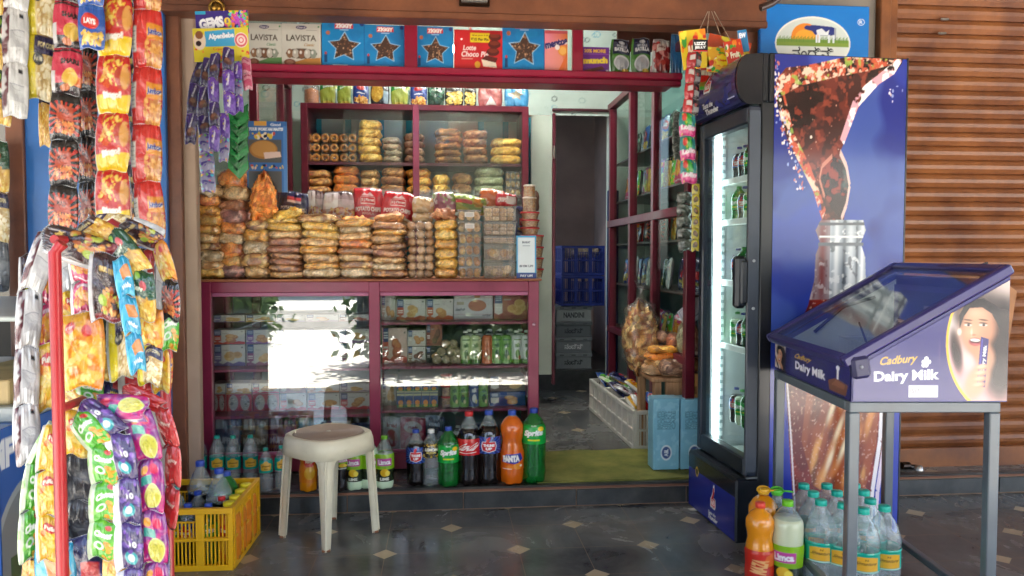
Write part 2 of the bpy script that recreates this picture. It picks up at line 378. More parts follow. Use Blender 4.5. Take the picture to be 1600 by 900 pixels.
def granite_floor():
    m, n, l, b = nm('polished_black_stone_with_diamond_inlay')
    g = N(n, 'ShaderNodeNewGeometry'); sp = N(n, 'ShaderNodeSeparateXYZ'); l.new(g.outputs['Position'], sp.inputs[0])
    def M(op, a, bb=None, c=None):
        q = N(n, 'ShaderNodeMath', operation=op)
        for i, v in enumerate((a, bb, c)):
            if v is None: continue
            if isinstance(v, (int, float)): q.inputs[i].default_value = v
            else: l.new(v, q.inputs[i])
        return q.outputs[0]
    P = .55
    def cell(ax, off, per=P):   # distance to the nearest lattice line
        u = M('DIVIDE', M('ADD', sp.outputs[ax], -off + 100 * per), per); f = M('FRACT', M('ADD', u, .5)); return M('MULTIPLY', M('ABSOLUTE', M('SUBTRACT', f, .5)), per)
    d1 = M('ADD', cell(0, .04), cell(1, 3.37)); d2 = M('ADD', cell(0, .04 + P / 2), cell(1, 3.37 - P / 2))
    dia = M('LESS_THAN', M('MINIMUM', d1, d2), .050)
    jt = M('LESS_THAN', M('MINIMUM', cell(0, .04, P / 2), cell(1, 3.37, P / 2)), .0016)
    nz = N(n, 'ShaderNodeTexNoise'); nz.inputs['Scale'].default_value = 2.6; nz.inputs['Detail'].default_value = 8; nz.inputs['Roughness'].default_value = .65; nz.inputs['Distortion'].default_value = .6
    l.new(g.outputs['Position'], nz.inputs['Vector'])
    cr = N(n, 'ShaderNodeValToRGB'); e = cr.color_ramp.elements; e[0].position = .32; e[0].color = (.050, .054, .055, 1); e[1].position = .72; e[1].color = (.155, .160, .155, 1)
    l.new(nz.outputs['Fac'], cr.inputs[0])
    m1 = N(n, 'ShaderNodeMix', data_type='RGBA'); l.new(jt, m1.inputs[0]); l.new(cr.outputs[0], m1.inputs[6]); m1.inputs[7].default_value = (.17, .135, .10, 1)
    m2 = N(n, 'ShaderNodeMix', data_type='RGBA'); l.new(dia, m2.inputs[0]); l.new(m1.outputs[2], m2.inputs[6]); m2.inputs[7].default_value = (.40, .33, .22, 1)
    # dust and scuffs
    n2 = N(n, 'ShaderNodeTexNoise'); n2.inputs['Scale'].default_value = 1.3; n2.inputs['Detail'].default_value = 10; n2.inputs['Roughness'].default_value = .7; l.new(g.outputs['Position'], n2.inputs['Vector'])
    mr = N(n, 'ShaderNodeMapRange'); mr.inputs['From Min'].default_value = .45; mr.inputs['From Max'].default_value = .8; mr.inputs['To Max'].default_value = .45; l.new(n2.outputs['Fac'], mr.inputs['Value'])
    m3 = N(n, 'ShaderNodeMix', data_type='RGBA'); l.new(mr.outputs[0], m3.inputs[0]); l.new(m2.outputs[2], m3.inputs[6]); m3.inputs[7].default_value = (.13, .095, .065, 1)
    l.new(m3.outputs[2], b.inputs['Base Color'])
    r2 = N(n, 'ShaderNodeMapRange'); r2.inputs['From Min'].default_value = .3; r2.inputs['From Max'].default_value = .7; r2.inputs['To Min'].default_value = .13; r2.inputs['To Max'].default_value = .34; l.new(nz.outputs['Fac'], r2.inputs['Value']); l.new(r2.outputs[0], b.inputs['Roughness'])
    return m
GRANITE = granite_floor()
def noisy(name, c1, c2, sc=4.0, rough=.6, stretch=(1, 1, 1), detail=6, bump=.1, lo=.35, hi=.65, coord='Position', spec=.5):
    m, n, l, b = nm(name)
    if coord == 'Position': g = N(n, 'ShaderNodeNewGeometry'); src = g.outputs['Position']
    else: g = N(n, 'ShaderNodeTexCoord'); src = g.outputs['Object']
    mp = N(n, 'ShaderNodeMapping'); mp.inputs['Scale'].default_value = stretch; l.new(src, mp.inputs[0])
    nz = N(n, 'ShaderNodeTexNoise'); nz.inputs['Scale'].default_value = sc; nz.inputs['Detail'].default_value = detail; nz.inputs['Roughness'].default_value = .65; l.new(mp.outputs[0], nz.inputs['Vector'])
    cr = N(n, 'ShaderNodeValToRGB'); e = cr.color_ramp.elements; e[0].position = lo; e[0].color = (*lin(c1), 1); e[1].position = hi; e[1].color = (*lin(c2), 1)
    l.new(nz.outputs['Fac'], cr.inputs[0]); l.new(cr.outputs[0], b.inputs['Base Color']); b.inputs['Roughness'].default_value = rough; b.inputs['Specular IOR Level'].default_value = spec
    if bump:
        bp = N(n, 'ShaderNodeBump'); bp.inputs['Strength'].default_value = bump; bp.inputs['Distance'].default_value = .005; l.new(nz.outputs['Fac'], bp.inputs['Height']); l.new(bp.outputs[0], b.inputs['Normal'])
    return m
STONE = noisy('black_stone_slab', '#1d2124', '#4a4b49', 5, .28, detail=9)
SHUT = noisy('rusty_brown_shutter_paint', '#63361e', '#91592f', 3.2, .42, (1.2, 1, 1), detail=10, bump=.05, lo=.36, hi=.66)
SHUTD = noisy('brown_enamel_steel', '#4e2a1c', '#7d4a2f', 3, .4, detail=8)
GREENMAT = noisy('worn_green_carpet', '#62682c', '#8c8a44', 6, .95, detail=10, bump=.5)
CONC = noisy('pale_concrete', '#e2ddd2', '#f0ece2', 2, .8)
ASPH = noisy('street_asphalt', '#8b8780', '#a8a39a', 3, .9)
LEAF = noisy('leaves', '#2c4a1c', '#5c7a34', 9, .6, coord='Object')
BARK = noisy('bark', '#3c2e22', '#6b5a48', 12, .9, coord='Object')
WOODF = noisy('worn_brown_wood', '#5f3c28', '#93674a', 6, .5, (1, 1, 12), detail=8)
WOODT = noisy('pale_worktable_wood', '#8a6242', '#b98e66', 7, .55, (8, 1, 1), detail=8, coord='Object')
PLYW = noisy('counter_top_wood_edge', '#8a4e36', '#b5744f', 5, .4, (.4, 4, 10), detail=6)
# ------------------------------------------------------------------ ground, platform, rooms
ZP = .11                      # top of the stone platform
YS, YC = 3.62, 3.90           # platform edge, counter face
b = MB(); b.box(-7, .70, -.4, 8, 3.64, 0, bv=0, mat=0); structure(b.build('veranda_floor', [GRANITE]))
b = MB(); b.box(-40, -60, -.6, 40, .6995, -.03, bv=0); structure(b.build('street_ground', [CONC]))
b = MB(); b.box(-40, -10.0, -.5, 40, -5.2, -.026, bv=0); structure(b.build('road', [ASPH]))
b = MB()
b.box(-3.2, YS + .004, -.05, 3.6, 6.2, ZP - .004, '#3b3b3c', 0, 1)          # core
b.box(-3.2, YS + .03, ZP - .004, 3.6, 6.2, ZP, '#303234', 0, 0)            # polished top
x = -3.2; k = 0
while x < 3.6:
    b.box(x + .0025, YS - .012, .006, x + .5475, YS + .004, ZP - .026, '#3b3d3f', .002, 1)
    x += .55; k += 1
b.box(-3.2, YS - .004, 0, 3.6, YS + .0038, ZP - .012, '#9a7a62', 0, 2)     # sandy mortar behind the slabs
b.box(-3.2, YS - .006, ZP - .024, 3.6, YS + .03, ZP - .010, '#8b5f49', .002, 2)
b.box(-3.2, YS - .016, ZP - .010, 3.6, YS + .03, ZP + .001, '#2a2c2e', .004, 1)
structure(b.build('stone_platform', [GRANITE, STONE, MATTE]))
b = MB(); b.box(.45, 6.2, 0, 1.9, 7.6, .27, bv=.004); structure(b.build('back_room_floor', [STONE]))

def wallbox(name, label, boxes, mats, cat='wall'):
    m = MB()
    for bb in boxes: m.box(*bb[:6], bb[6], bb[7] if len(bb) > 7 else .002, bb[8] if len(bb) > 8 else 0)
    return tag(m.build(name, mats), label, cat)
xd0, xd1 = XA(866, 5.72), XA(953, 5.72); ztop = W(900, 174, 5.72)[2]
# wallpapered rear wall with the doorway
m = MB()
m.box(-1.62, 5.72, ZP, xd0 - .20, 5.86, 3.0, '#c3cdc2', 0)
m.box(xd0 - .2, 5.72, ztop, 1.74, 5.86, 3.0, '#c3cdc2', 0)
m.box(xd1, 5.72, ZP, 1.74, 5.86, ztop, '#c3cdc2', 0)
cv = Cv(360, 90, '#b9c8bf', 2)
rs = np.random.RandomState(4)
for i in range(190):
    cx, cy_ = rs.uniform(0, 1), rs.uniform(0, 1); r = rs.uniform(.012, .034); c = ['#2c2f33', '#6fa7b8', '#93aaa2', '#a3b5ac', '#5b93aa'][rs.randint(5)]
    cv.ring(cx, cy_, r * .275, r, .24 if c != '#2c2f33' else .30, c)
z0 = 2.28
m.quadc((-1.6, 5.717, z0), (3.2, 0, 0), (0, 0, .72), cv)
wall_r = tag(m.build('papered_wall', [WALLM]), 'rear shop wall with pale green circle patterned paper over the doorway', 'wall')
m = MB(); cvv = '#2f93a8'
for pxs in (500, 546, 597, 640, 752, 790): m.box(XA(pxs, 5.7) - .03, 5.7165, 1.3, XA(pxs, 5.7) + .03, 5.7195, 2.26, cvv, 0)
m.box(XA(828, 5.7) - .01, 5.7150, .3, XA(834, 5.7) + .0, 5.7190, 2.26, cvv, 0)
m.build('turquoise_stripe', [WALLM], wall_r)
# plywood door leaf standing open left of the doorway
t = thing('open_door', 'pale green painted door leaf standing open beside the dark doorway', 'door', (0, 0, 0))
m = MB(); a0, a1 = XA(829, 5.55), XA(862, 5.55); m.box(a0, 5.53, W(845, 585, 5.55)[2], a1, 5.56, W(845, 181, 5.55)[2], '#b4beb1', .004); m.build('door_leaf', [WALLM], t)
m = MB(); m.box(a1, 5.515, W(862, 600, 5.55)[2], a1 + .022, 5.575, W(862, 178, 5.55)[2], '#5c1d2c', .003); m.build('edge_strip', [PAINT], t)
m = MB(); m.tube([(a1 + .01, 5.50, 1.93), (a1 + .01, 5.50, 2.02)], .010, 8, '#a99f92'); m.tube([(a1 + .01, 5.52, 1.975), (a1 + .01, 5.50, 1.975)], .006, 6, '#a99f92'); m.build('hinge', [METAL], t)
m = MB()
m.box(xd0 - .02, 5.69, ztop - .004, xd1 + .02, 5.715, ztop + .016, '#451824', .004); m.box(xd1 - .002, 5.69, ZP, xd1 + .012, 5.7155, ztop - .02, '#551a2a', .004)
tag(m.build('door_frame', [PAINT]), 'maroon painted frame round the doorway to the back room', 'door frame')
wallbox('back_room_wall', 'pinkish brown walls of the dim back room behind the milk crates',
        [(.45, 7.5, .27, 1.75, 7.6, 3, '#c2a59b'), (1.52, 5.861, .27, 1.66, 7.499, 3, '#b39a92'), (.45, 5.861, .27, .55, 7.499, 1.1, '#b39a92'), (.45, 5.861, 2.5, .55, 7.499, 3, '#b39a92'), (.45, 7.3, 1.1, .55, 7.499, 2.5, '#b39a92')], [WALLM])  # left wall kept open at mid height, an unseen gap letting sky light in
wallbox('side_wall', 'left inner side wall of the shop with pale paper', [(-1.62, 3.72, ZP, -1.5, 5.719, 3, '#b9c6bb')], [WALLM])
wallbox('side_wall', 'right inner side wall of the shop behind the tall glass cabinet', [(1.64, 3.78, ZP, 1.74, 5.719, 3, '#7fa9a6')], [WALLM])
wallbox('ceiling_slab', 'white plastered ceiling inside the shop', [(-1.62, 3.9, 3.0, 1.9, 7.6, 3.1, '#b9beb6')], [WALLM], 'ceiling')
wallbox('veranda_roof', 'plastered veranda roof slab over the shop front', [(-7, -.7, 2.78, 8, 3.64, 2.95, '#8f857a'), (-7, -.72, 2.20, 8, -.62, 2.779, '#8b8074')], [WALLM], 'roof')  # deep front drop is out of view, added to block high sky light
# street side, seen only as reflections
wallbox('compound_wall', 'whitewashed compound wall across the street', [(-30, -15.2, -.2, 30, -15, 1.9, '#e2ddd0')], [WALLM])

# ------------------------------------------------------------------ facade: posts, shutters
def post(px0, px1, Y, z0, z1, col, mats, label, name='door_post', d=.06):
    m = MB(); m.box(XA(px0, Y), Y, z0, XA(px1, Y), Y + d, z1, col, .004); return tag(m.build(name, mats), label, 'post')
post(286, 309, 3.66, 0.0, 2.77, '#b39a86', [WALLM], 'worn beige plaster jamb left of the glass counter', 'plaster_jamb', .05)
post(263, 286.5, 3.63, 0.0, 2.77, '#5f3a27', [SHUTD], 'dark brown steel post between the blue hoarding and the beige jamb')
post(13, 41, 3.58, 0.0, 2.77, '#5f3a27', [SHUTD], 'brown steel post at the left end of the blue hoarding')
# header: rolled shutter's bottom bar
zb0 = ZA(32, 3.60, 760)
t = thing('shutter_header', 'rusty brown rolled shutter bottom bar across the top of the shop', 'shutter header', (0, 0, 0))
m = MB(); m.box(XA(262, 3.6), 3.56, zb0, XA(1188, 3.6), 3.66, 2.775, '#6b3f2a', .008); m.box(XA(262, 3.6), 3.55, zb0 - .012, XA(1188, 3.6), 3.672, zb0 + .02, '#54301f', .005); m.build('bottom_bar', [SHUTD], t)
m = MB(); xx = XA(742, 3.55); zz = W(742, 3, 3.55)[2]
m.box(xx - .06, 3.53, zz - .006, xx + .06, 3.56, zz + .012, '#cfcac0', .004); m.box(xx - .07, 3.545, zz - .02, xx + .07, 3.5595, zz + .03, '#3c2a20', .003); m.build('pull_handle', [METAL], t)
m = MB(); xx = XA(345, 3.52); zz = W(345, 12, 3.52)[2]
m.tube([(xx + .03 * math.cos(a), 3.52, zz + .03 * math.sin(a)) for a in np.linspace(0, 6.29, 20)], .007, 8, '#a8813c')
m.lathe([(.001, -.012), (.018, -.01), (.022, 0), (.018, .01), (.001, .012)], 14, '#96702f', T=TR((xx, 3.52, zz), (R(90), 0, 0))); m.box(xx - .012, 3.53, zz + .02, xx + .012, 3.56, zz + .07, '#6e5230', .003)
tag(m.build('brass_bell_ring', [METAL]), 'round brass ring bell hung from the header above the candy cards', 'bell')
post(1128, 1186, 3.62, ZP, 2.77, '#6b3f2a', [SHUTD], 'brown steel post behind the drinks cooler', 'door_post', .12)
post(1187, 1361, 3.70, 0, 2.77, '#8c8379', [WALLM], 'grey plaster pier behind the dairy sign', 'plaster_pier', .2)
# closed shutter on the right
t = thing('roller_shutter', 'closed rusty brown corrugated roller shutter right of the cooler', 'shutter', (0, 0, 0))
xs0, xs1 = XA(1379, 3.74), XA(1379, 3.74) + 1.6; zbot = W(1500, 742, 3.74)[2] + 0.0
zs = zbot + .15; pitch_ = .072; n_s = int((2.77 - zs) / pitch_) + 1; prof = []
for i in range(n_s):
    for q, dy in ((0, 0), (.08, -.004), (.3, -.016), (.55, -.019), (.8, -.012), (.93, -.002), (.99, .006)): prof.append((zs + (i + q) * pitch_, dy))
prof = np.array(prof); ii = len(prof)
m = MB()
m.grid(lambda u, v: np.c_[xs0 + u * (xs1 - xs0), 3.76 + np.interp(v * (ii - 1), np.arange(ii), prof[:, 1]), np.interp(v * (ii - 1), np.arange(ii), prof[:, 0])], nu=2, nv=ii, smooth=False)
m.build('slat_curtain', [SHUT], t)
m = MB(); m.box(xs0, 3.735, zbot + .005, xs1, 3.765, zs, bv=.004); m.box(xs0, 3.725, zbot + .0, xs1, 3.745, zbot + .03, bv=.004); m.build('bottom_plate', [SHUT], t)
m = MB(); m.box(xs0 - .085, 3.66, ZP + .001, xs0 - .028, 3.80, 2.775, bv=.005); m.box(xs0 - .028, 3.70, ZP + .001, xs0 + .03, 3.72, 2.775, bv=.003); m.build('guide_rail', [SHUT], t)
m = MB(); p = W(1428, 733, 3.72)
m.tube([(p[0] - .03, 3.715, p[2] + .015), (p[0] + .0, 3.70, p[2] + .015)], .014, 10, '#5d5a58'); m.lathe([(.001, -.03), (.018, -.026), (.026, 0), (.018, .026), (.001, .03)], 16, '#b9b6b2', T=TR((p[0] + .005, 3.69, p[2])))
m.tube([(p[0] - .07, 3.715, p[2] + .02), (p[0] - .03, 3.715, p[2] + .02)], .02, 10, '#3c3431'); m.build('shutter_lock', [METAL], t)
m = MB()
for (px, py) in ((1476, 30), (1472, 52)):
    p = W(px, py, 3.735); m.box(p[0] - .022, 3.728, p[2] - .006, p[0] + .022, 3.742, p[2] + .006, '#b0aca6', .004)
m.build('catch', [METAL], t)
# blue hoarding on the left
t = thing('blue_hoarding', 'plain blue painted hoarding board behind the hanging snack strips', 'hoarding', (0, 0, 0))
m = MB(); m.box(XA(41.5, 3.6), 3.60, .02, XA(262.5, 3.6), 3.63, 2.77, '#2566b0', .003); m.build('board', [PAINT], t)
# neighbour's blue counter, side on to us
XN = W(262, 569, 3.58)[0]; zN = W(262, 569, 3.58)[2]
t = thing('neighbour_counter', "neighbouring shop's blue counter side panel lettered MF and ANUL", 'counter', (0, 0, 0))
cv = Cv(420, 170, '#1f4f9e', 2)   # runs from the wall (u=1) towards the street (u=0)
m = MB(); m.box(XN - .9, 2.25, .02, XN - .004, 3.57, zN, '#2359a8', .003)
ys0, ys1 = 2.25, 3.57; L = ys1 - ys0
def un(px, py): q = WX(px, py, XN); return (q[1] - ys0) / L, (q[2] - .02) / (zN - .02)
u0, v0 = un(10, 703); u1, v1 = un(245, 580); u2, v2 = un(35, 640)
cv.grad('#2c62b4', .3, 1.1)
cv.ell(u2 + .04, .47, .16, .30, '#9aa3a8'); cv.ell(u2 + .04, .47, .145, .27, '#787f86'); cv.rect(u2 - .06, .36, u2 + .14, .46, '#3e5a44')
ur, vr = un(22, 703); cv.text('KMF', ur - .065, vr, .13, .12, '#e8ecf2', bold=.05); cv.text('ANUL', u1 - .02, v1, .20, .14, '#dfe5ee', bold=.03)
u3, v3 = un(258, 660); cv.text('D', u3, v3 , .05, .12, '#cfe8d8', bold=.03); u4, v4 = un(50, 870); cv.text('LIMITED', u4 + .2, v4, .4, .06, '#7f93b8', bold=.01)
m.quadc((XN, ys0, .02), (0, L, 0), (0, 0, zN - .02), cv); m.build('side_panel', [GLOSSP], t)
m = MB(); m.box(XN - .9, 2.36, zN, XN, 3.57, zN + .045, '#9da29f', .004); m.box(XN - .9, 2.36, zN + .30, XN, 3.57, zN + .315, '#b9bfba', .004); m.build('counter_top', [PAINT], t)
m = MB(); m.box(XN - .012, 2.38, zN + .045, XN - .006, 3.56, zN + .30, bv=0); m.build('glass_front', [PANEG], t)
m = MB(); m.box(XN - .3, 2.4, zN + .045, XN - .05, 3.5, zN + .12, '#b09868', .004); m.build('shelf_board', [WOODC], t)
wallbox('neighbour_back_wall', 'dim rear wall of the neighbouring shop at far left', [(-5, 5.2, 0, XA(14, 3.6) - .3, 5.3, 2.9, '#3d3a34')], [WALLM])
# dairy sign
m = MB(); p0 = W(1187, 90, 3.57); p1 = W(1359, 10, 3.57)
sx0, sx1, sz0, sz1 = p0[0], p1[0], p0[2] - .20, p1[2]
cv = Cv(170, 160, '#1272c4', 2); H = (sz1 - sz0); Wd = sx1 - sx0
def sp_(px, py): q = W(px, py, 3.55); return (q[0] - sx0) / Wd, (q[2] - sz0) / H
cx, cyy = sp_(1273, 66); rx = .335; ry = .265
cv.ell(cx, cyy, rx + .012, ry + .018, '#e9e9df'); em = ((cv.X - cx) / rx) ** 2 + ((cv.Y - cyy) / ry) ** 2 <= 1
cv.put(em, '#cfd6d0'); cv.ell(cx - .07, cyy + .065, .13, .145, '#e8892b'); cv.ell(cx - .07, cyy + .045, .10, .10, '#f0a838'); cv.put(em & (cv.Y < cyy + .04) & (cv.Y > cyy - .035), '#7f9a3c')
cv.put(em & (cv.Y < cyy - .03), '#dfe3dc')
for i in range(60): xx = cx - rx * .96 + i * rx * .0325; cv.put(em & (abs(cv.X - xx) < .003) & (cv.Y < cyy + .052 + .012 * (i % 3)) & (cv.Y > cyy + .01), '#5f8a34')
cb = '#26327a'; cyy += .04      # the cow
cv.poly([(cx - .03, cyy + .145), (cx - .005, cyy + .155), (cx + .17, cyy + .14), (cx + .20, cyy + .13), (cx + .20, cyy + .05), (cx + .16, cyy + .045), (cx + .02, cyy + .05), (cx - .01, cyy + .09), (cx - .07, cyy + .105), (cx - .085, cyy + .125), (cx - .06, cyy + .15)], cb)
cv.poly([(cx + .03, cyy + .1), (cx + .08, cyy + .12), (cx + .12, cyy + .08), (cx + .15, cyy + .11), (cx + .14, cyy + .05), (cx + .04, cyy + .05)], '#e8ecf0')
for xx in (.025, .05, .14, .18): cv.rect(cx + xx, cyy - .03, cx + xx + .018, cyy + .055, '#e8ecf0' if xx in (.05, .14) else '#dfe4ea')
cv.rect(cx + .205, cyy + .0, cx + .212, cyy + .13, cb)
cv.text('ನಂದಿನಿ', cx, cyy - .04 - .100, .38, .13, '#141a2a', bold=.012)
cv.text('R', .925, .835, .03, .035, '#e8eef4'); cv.ring(.925, .835, .033, .035, .16, '#e8eef4')
m.box(sx0, 3.57, sz0, sx1, 3.60, sz1, '#0f6cc0', .004); m.quadc((sx0 + .004, 3.5685, sz0 + .004), (Wd - .008, 0, 0), (0, 0, H - .008), cv)
tag(m.build('dairy_sign', [GLOSSP]), 'blue board with cow and sunrise oval logo above the drinks cooler', 'sign')
# grey pipe at the top edge
m = MB(); q0 = W(1205, 6, 3.4); m.tube([q0 + (-.05, 0, -.02), q0 + (.0, 0, .0), q0 + (.12, 0, .09), q0 + (.3, 0, .16)], .016, 8, '#3a2620'); tag(m.build('cable_conduit', [PAINT]), 'dark bent cable conduit above the dairy sign', 'conduit')

# street trees (only reflected)
def tree(x, y, h, seed, label):
    rs = np.random.RandomState(seed); t = thing('street_tree', label, 'tree', (x, y, -.16), 0, 'trees across the street')
    m = MB(); m.tube([(0, 0, 0), (.05, .03, h * .3), (.0, .1, h * .55), (.1, .1, h * .8)], [.14, .11, .08, .03], 10)
    for k in range(7):
        a = rs.uniform(0, 6.28); z = h * rs.uniform(.35, .6); m.tube([(0, .05, z), (math.cos(a) * .5, math.sin(a) * .5, z + .5), (math.cos(a) * 1.1, math.sin(a) * 1.1, z + 1.1)], [.05, .035, .015], 6)
    m.build('trunk', [BARK], t)
    n = 2600; c = rs.normal(size=(26, 3)) * (.75, .75, .55) + (0, 0, h * .78); p = c[rs.randint(26, size=n)] + rs.normal(size=(n, 3)) * .28
    a = rs.normal(size=(n, 3)); a /= np.linalg.norm(a, axis=1)[:, None]; bb = np.cross(a, rs.normal(size=(n, 3))); bb /= np.linalg.norm(bb, axis=1)[:, None]
    s_ = .10; v = np.stack([p - a * s_, p + bb * s_ * .4, p + a * s_, p - bb * s_ * .4], 1).reshape(-1, 3); q = np.arange(n * 4).reshape(-1, 4)
    m = MB(); m.add(v, q); m.build('crown', [LEAF], t); return t
tree(-5.5, -8.5, 3.6, 1, 'leafy street tree across the road left of centre')
tree(2.2, -9.5, 4.2, 2, 'larger leafy street tree across the road at centre')
tree(5.6, -8.0, 3.4, 3, 'leafy street tree across the road at right')
def shrub(x, y, h, seed, label):
    rs = np.random.RandomState(seed); t = thing('roadside_shrub', label, 'shrub', (x, y, -.16), 0, 'shrubs at the roadside'); m = MB()
    for k in range(5): a = k * 1.26; m.tube([(0, 0, 0), (math.cos(a) * .1, math.sin(a) * .1, h * .4), (math.cos(a) * .3, math.sin(a) * .3, h * .75)], [.02, .014, .006], 6)
    m.build('stem', [BARK], t); n = 3000; p = rs.normal(size=(n, 3)) * (.30, .26, .30) * h * .8 + (0, 0, h * .62); p[:, 2] = np.maximum(p[:, 2], .04)
    a = rs.normal(size=(n, 3)); a /= np.linalg.norm(a, axis=1)[:, None]; bb = np.cross(a, rs.normal(size=(n, 3))); bb /= np.linalg.norm(bb, axis=1)[:, None]
    s_ = .075; v = np.stack([p - a * s_, p + bb * s_ * .45, p + a * s_, p - bb * s_ * .45], 1).reshape(-1, 3); m = MB(); m.add(v, np.arange(n * 4).reshape(-1, 4)); m.build('foliage', [LEAF], t)
shrub(-.35, -1.0, 1.25, 5, 'leafy shrub growing at the roadside before the shop'); shrub(.25, -1.3, 1.4, 6, 'taller leafy shrub at the roadside, middle of three'); shrub(.85, -1.0, 1.3, 8, 'leafy shrub at the roadside right of the taller one'); shrub(-2.9, -3.2, .9, 7, 'small leafy shrub at the roadside left of the opening')
wallbox('lintel_wall', 'plastered lintel above the shutter header', [(-7, 3.641, 2.78, 8, 3.899, 3.12, '#8b8075')], [WALLM])
MAR = '#7d1c38'; MAR2 = '#8c2a4a'; MARD = '#5e1527'
# ------------------------------------------------------------------ glass counter
cx0, cx1 = XA(313, YC, 580), XA(842, YC, 580); zt = ZA(436, YC, 600); cd = .44
t = thing('glass_counter', 'maroon framed glass display counter with two glazed bays and wood top', 'counter', ((cx0 + cx1) / 2, YC, ZP))
ox, oy, oz = (cx0 + cx1) / 2, YC, ZP
def bx(m, x0, y0, z0, x1, y1, z1, col, bv=.003, mat=0): m.box(x0 - ox, y0 - oy, z0 - oz, x1 - ox, y1 - oy, z1 - oz, col, bv, mat)
xm0, xm1 = XA(577, YC, 580), XA(594, YC, 580)
zf0, zf1 = ZP + .0, zt - .012
m = MB()
bx(m, cx0, YC, zf0, cx0 + .055, YC + .05, zf1, MAR2); bx(m, cx1 - .055, YC, zf0, cx1, YC + .05, zf1, MAR2)
bx(m, cx0 + .055, YC + .001, zf1 - .055, cx1 - .055, YC + .05, zf1, MAR2); bx(m, cx0 + .055, YC + .001, zf0 + .015, cx1 - .055, YC + .05, zf0 + .10, MAR2)
bx(m, xm0, YC - .003, zf0 + .02, xm1, YC + .05, zf1 - .001, MAR2)
for xa, xb in ((cx0 + .055, xm0), (xm1, cx1 - .055)):      # slim sliding track
    bx(m, xa + .001, YC + .012, zf1 - .075, xb - .001, YC + .03, zf1 - .0551, '#a7567a', .002); bx(m, xa + .001, YC + .012, zf0 + .1001, xb - .001, YC + .03, zf0 + .115, '#a7567a', .002)
for xx in (cx0, cx1 - .05): bx(m, xx, YC + cd - .05, zf0, xx + .05, YC + cd, zf1, MAR2)
bx(m, cx0 + .05, YC + cd - .05, zf1 - .05, cx1 - .05, YC + cd, zf1, MARD)
m.build('frame', [PAINT], t)
m = MB(); m.box(cx0 - .012 - ox, YC - .03 - oy, zf1 + .001 - oz, cx1 + .012 - ox, YC + cd + .02 - oy, zt - oz, bv=.005); m.build('wood_top', [PLYW], t)
m = MB(); bx(m, cx0 + .005, YC + cd - .012, zf0 + .02, cx1 - .005, YC + cd - .004, zf1 - .06, '#7a8a84', 0); m.build('back_panel', [MATTE], t)
for xa, xb in ((cx0 + .004, cx0 + .010), (cx1 - .010, cx1 - .004)):
    m = MB(); bx(m, xa, YC + .05, zf0 + .02, xb, YC + cd - .05, zf1 - .05, '#5a2034', 0); m.build('side_panel', [PAINT], t)
shelfR = [ZA(503, YC + .03, 700), ZA(572, YC + .03, 700), ZA(640, YC + .03, 700)]
shelfL = [ZA(577, YC + .03, 420), ZA(650, YC + .03, 420)]
for z in shelfR: m = MB(); bx(m, xm0 + .005, YC + .035, z - .014, cx1 - .012, YC + cd - .02, z, '#9a4460', .002); m.build('shelf', [PAINT], t)
for z in shelfL: m = MB(); bx(m, cx0 + .012, YC + .035, z - .014, xm0 + .004, YC + cd - .02, z, '#9a4460', .002); m.build('shelf', [PAINT], t)
m = MB(); bx(m, cx0 + .012, YC + .052, zf0 + .02, cx1 - .012, YC + cd - .02, zf0 + .03, '#6a2438', .002); m.build('bottom_board', [PAINT], t)
for xa, xb in ((cx0 + .055, xm0), (xm1, cx1 - .055)):
    m = MB(); bx(m, xa - .004, YC + .016, zf0 + .10, xb + .004, YC + .020, zf1 - .056, '#ffffff', 0); m.build('glass_pane', [SHOWG], t)
m = MB(); m.lathe([(.001, -.004), (.009, -.003), (.009, .003), (.001, .004)], 10, '#caa0b0', T=TR((cx1 - .027 - ox, -.004, W(835, 507, YC)[2] - oz), (R(90), 0, 0))); m.build('lock_button', [METAL], t)

# ------------------------------------------------------------------ top display shelf
YT = 3.88; zl0, zl1 = ZA(125, YT, 640), ZA(106, YT, 640)
xl0, xl1 = XA(312, YT, 110), XA(1066, YT, 120); ztt = ZA(26, YT, 640) + .10
t = thing('display_shelf', 'crimson framed hanging shelf across the shop front loaded with cartons', 'shelf', ((xl0 + xl1) / 2, YT, zl0))
ox, oy, oz = (xl0 + xl1) / 2, YT, zl0
m = MB(); bx(m, xl0, YT, zl0 + .03, xl1, YT + .30, zl1, '#8f1532'); bx(m, xl0, YT + .012, zl0, xl1, YT + .05, zl0 + .03, '#7a1230', .004)
bx(m, xl0, YT - .008, zl1 - .028, xl1, YT + .012, zl1 + .004, '#98183a', .004); m.build('shelf_board', [PAINT], t)
for px0, px1 in ((632, 652), (895, 911), (308, 318)):
    m = MB(); bx(m, XA(px0, YT, 70), YT - .004, zl1 + .001, XA(px1, YT, 70), YT + .035, ztt, '#8f1532'); m.build('upright', [PAINT], t)
m = MB(); bx(m, xl0, YT + .0, ztt + .001, xl1, YT + .3, ztt + .03, '#7a1230'); m.build('top_rail', [PAINT], t)
m = MB(); bx(m, xl0 + .02, YT + .285, zl1 + .001, XA(912, YT + .29, 70), YT + .289, ztt - .002, '#fff', 0); m.build('back_glass', [PANEG], t)
for px in (466, 735):
    m = MB(); bx(m, XA(px, YT + .28, 70) - .006, YT + .280, zl1 + .002, XA(px, YT + .28, 70) + .006, YT + .2845, ztt - .004, '#bcd8cc', 0); m.build('glass_edge', [GLOSSP], t)
m = MB(); xx = XA(1000, YT + .3, 40); m.box(xx - ox - .13, .295, .25, xx - ox + .35, .31, .55, '#5d3a2a', .003); tag(m.build('wood_board', [WOODC], None, (ox, oy, oz)), 'dark brown board above the jelly packets at the right end of the top shelf', 'board')
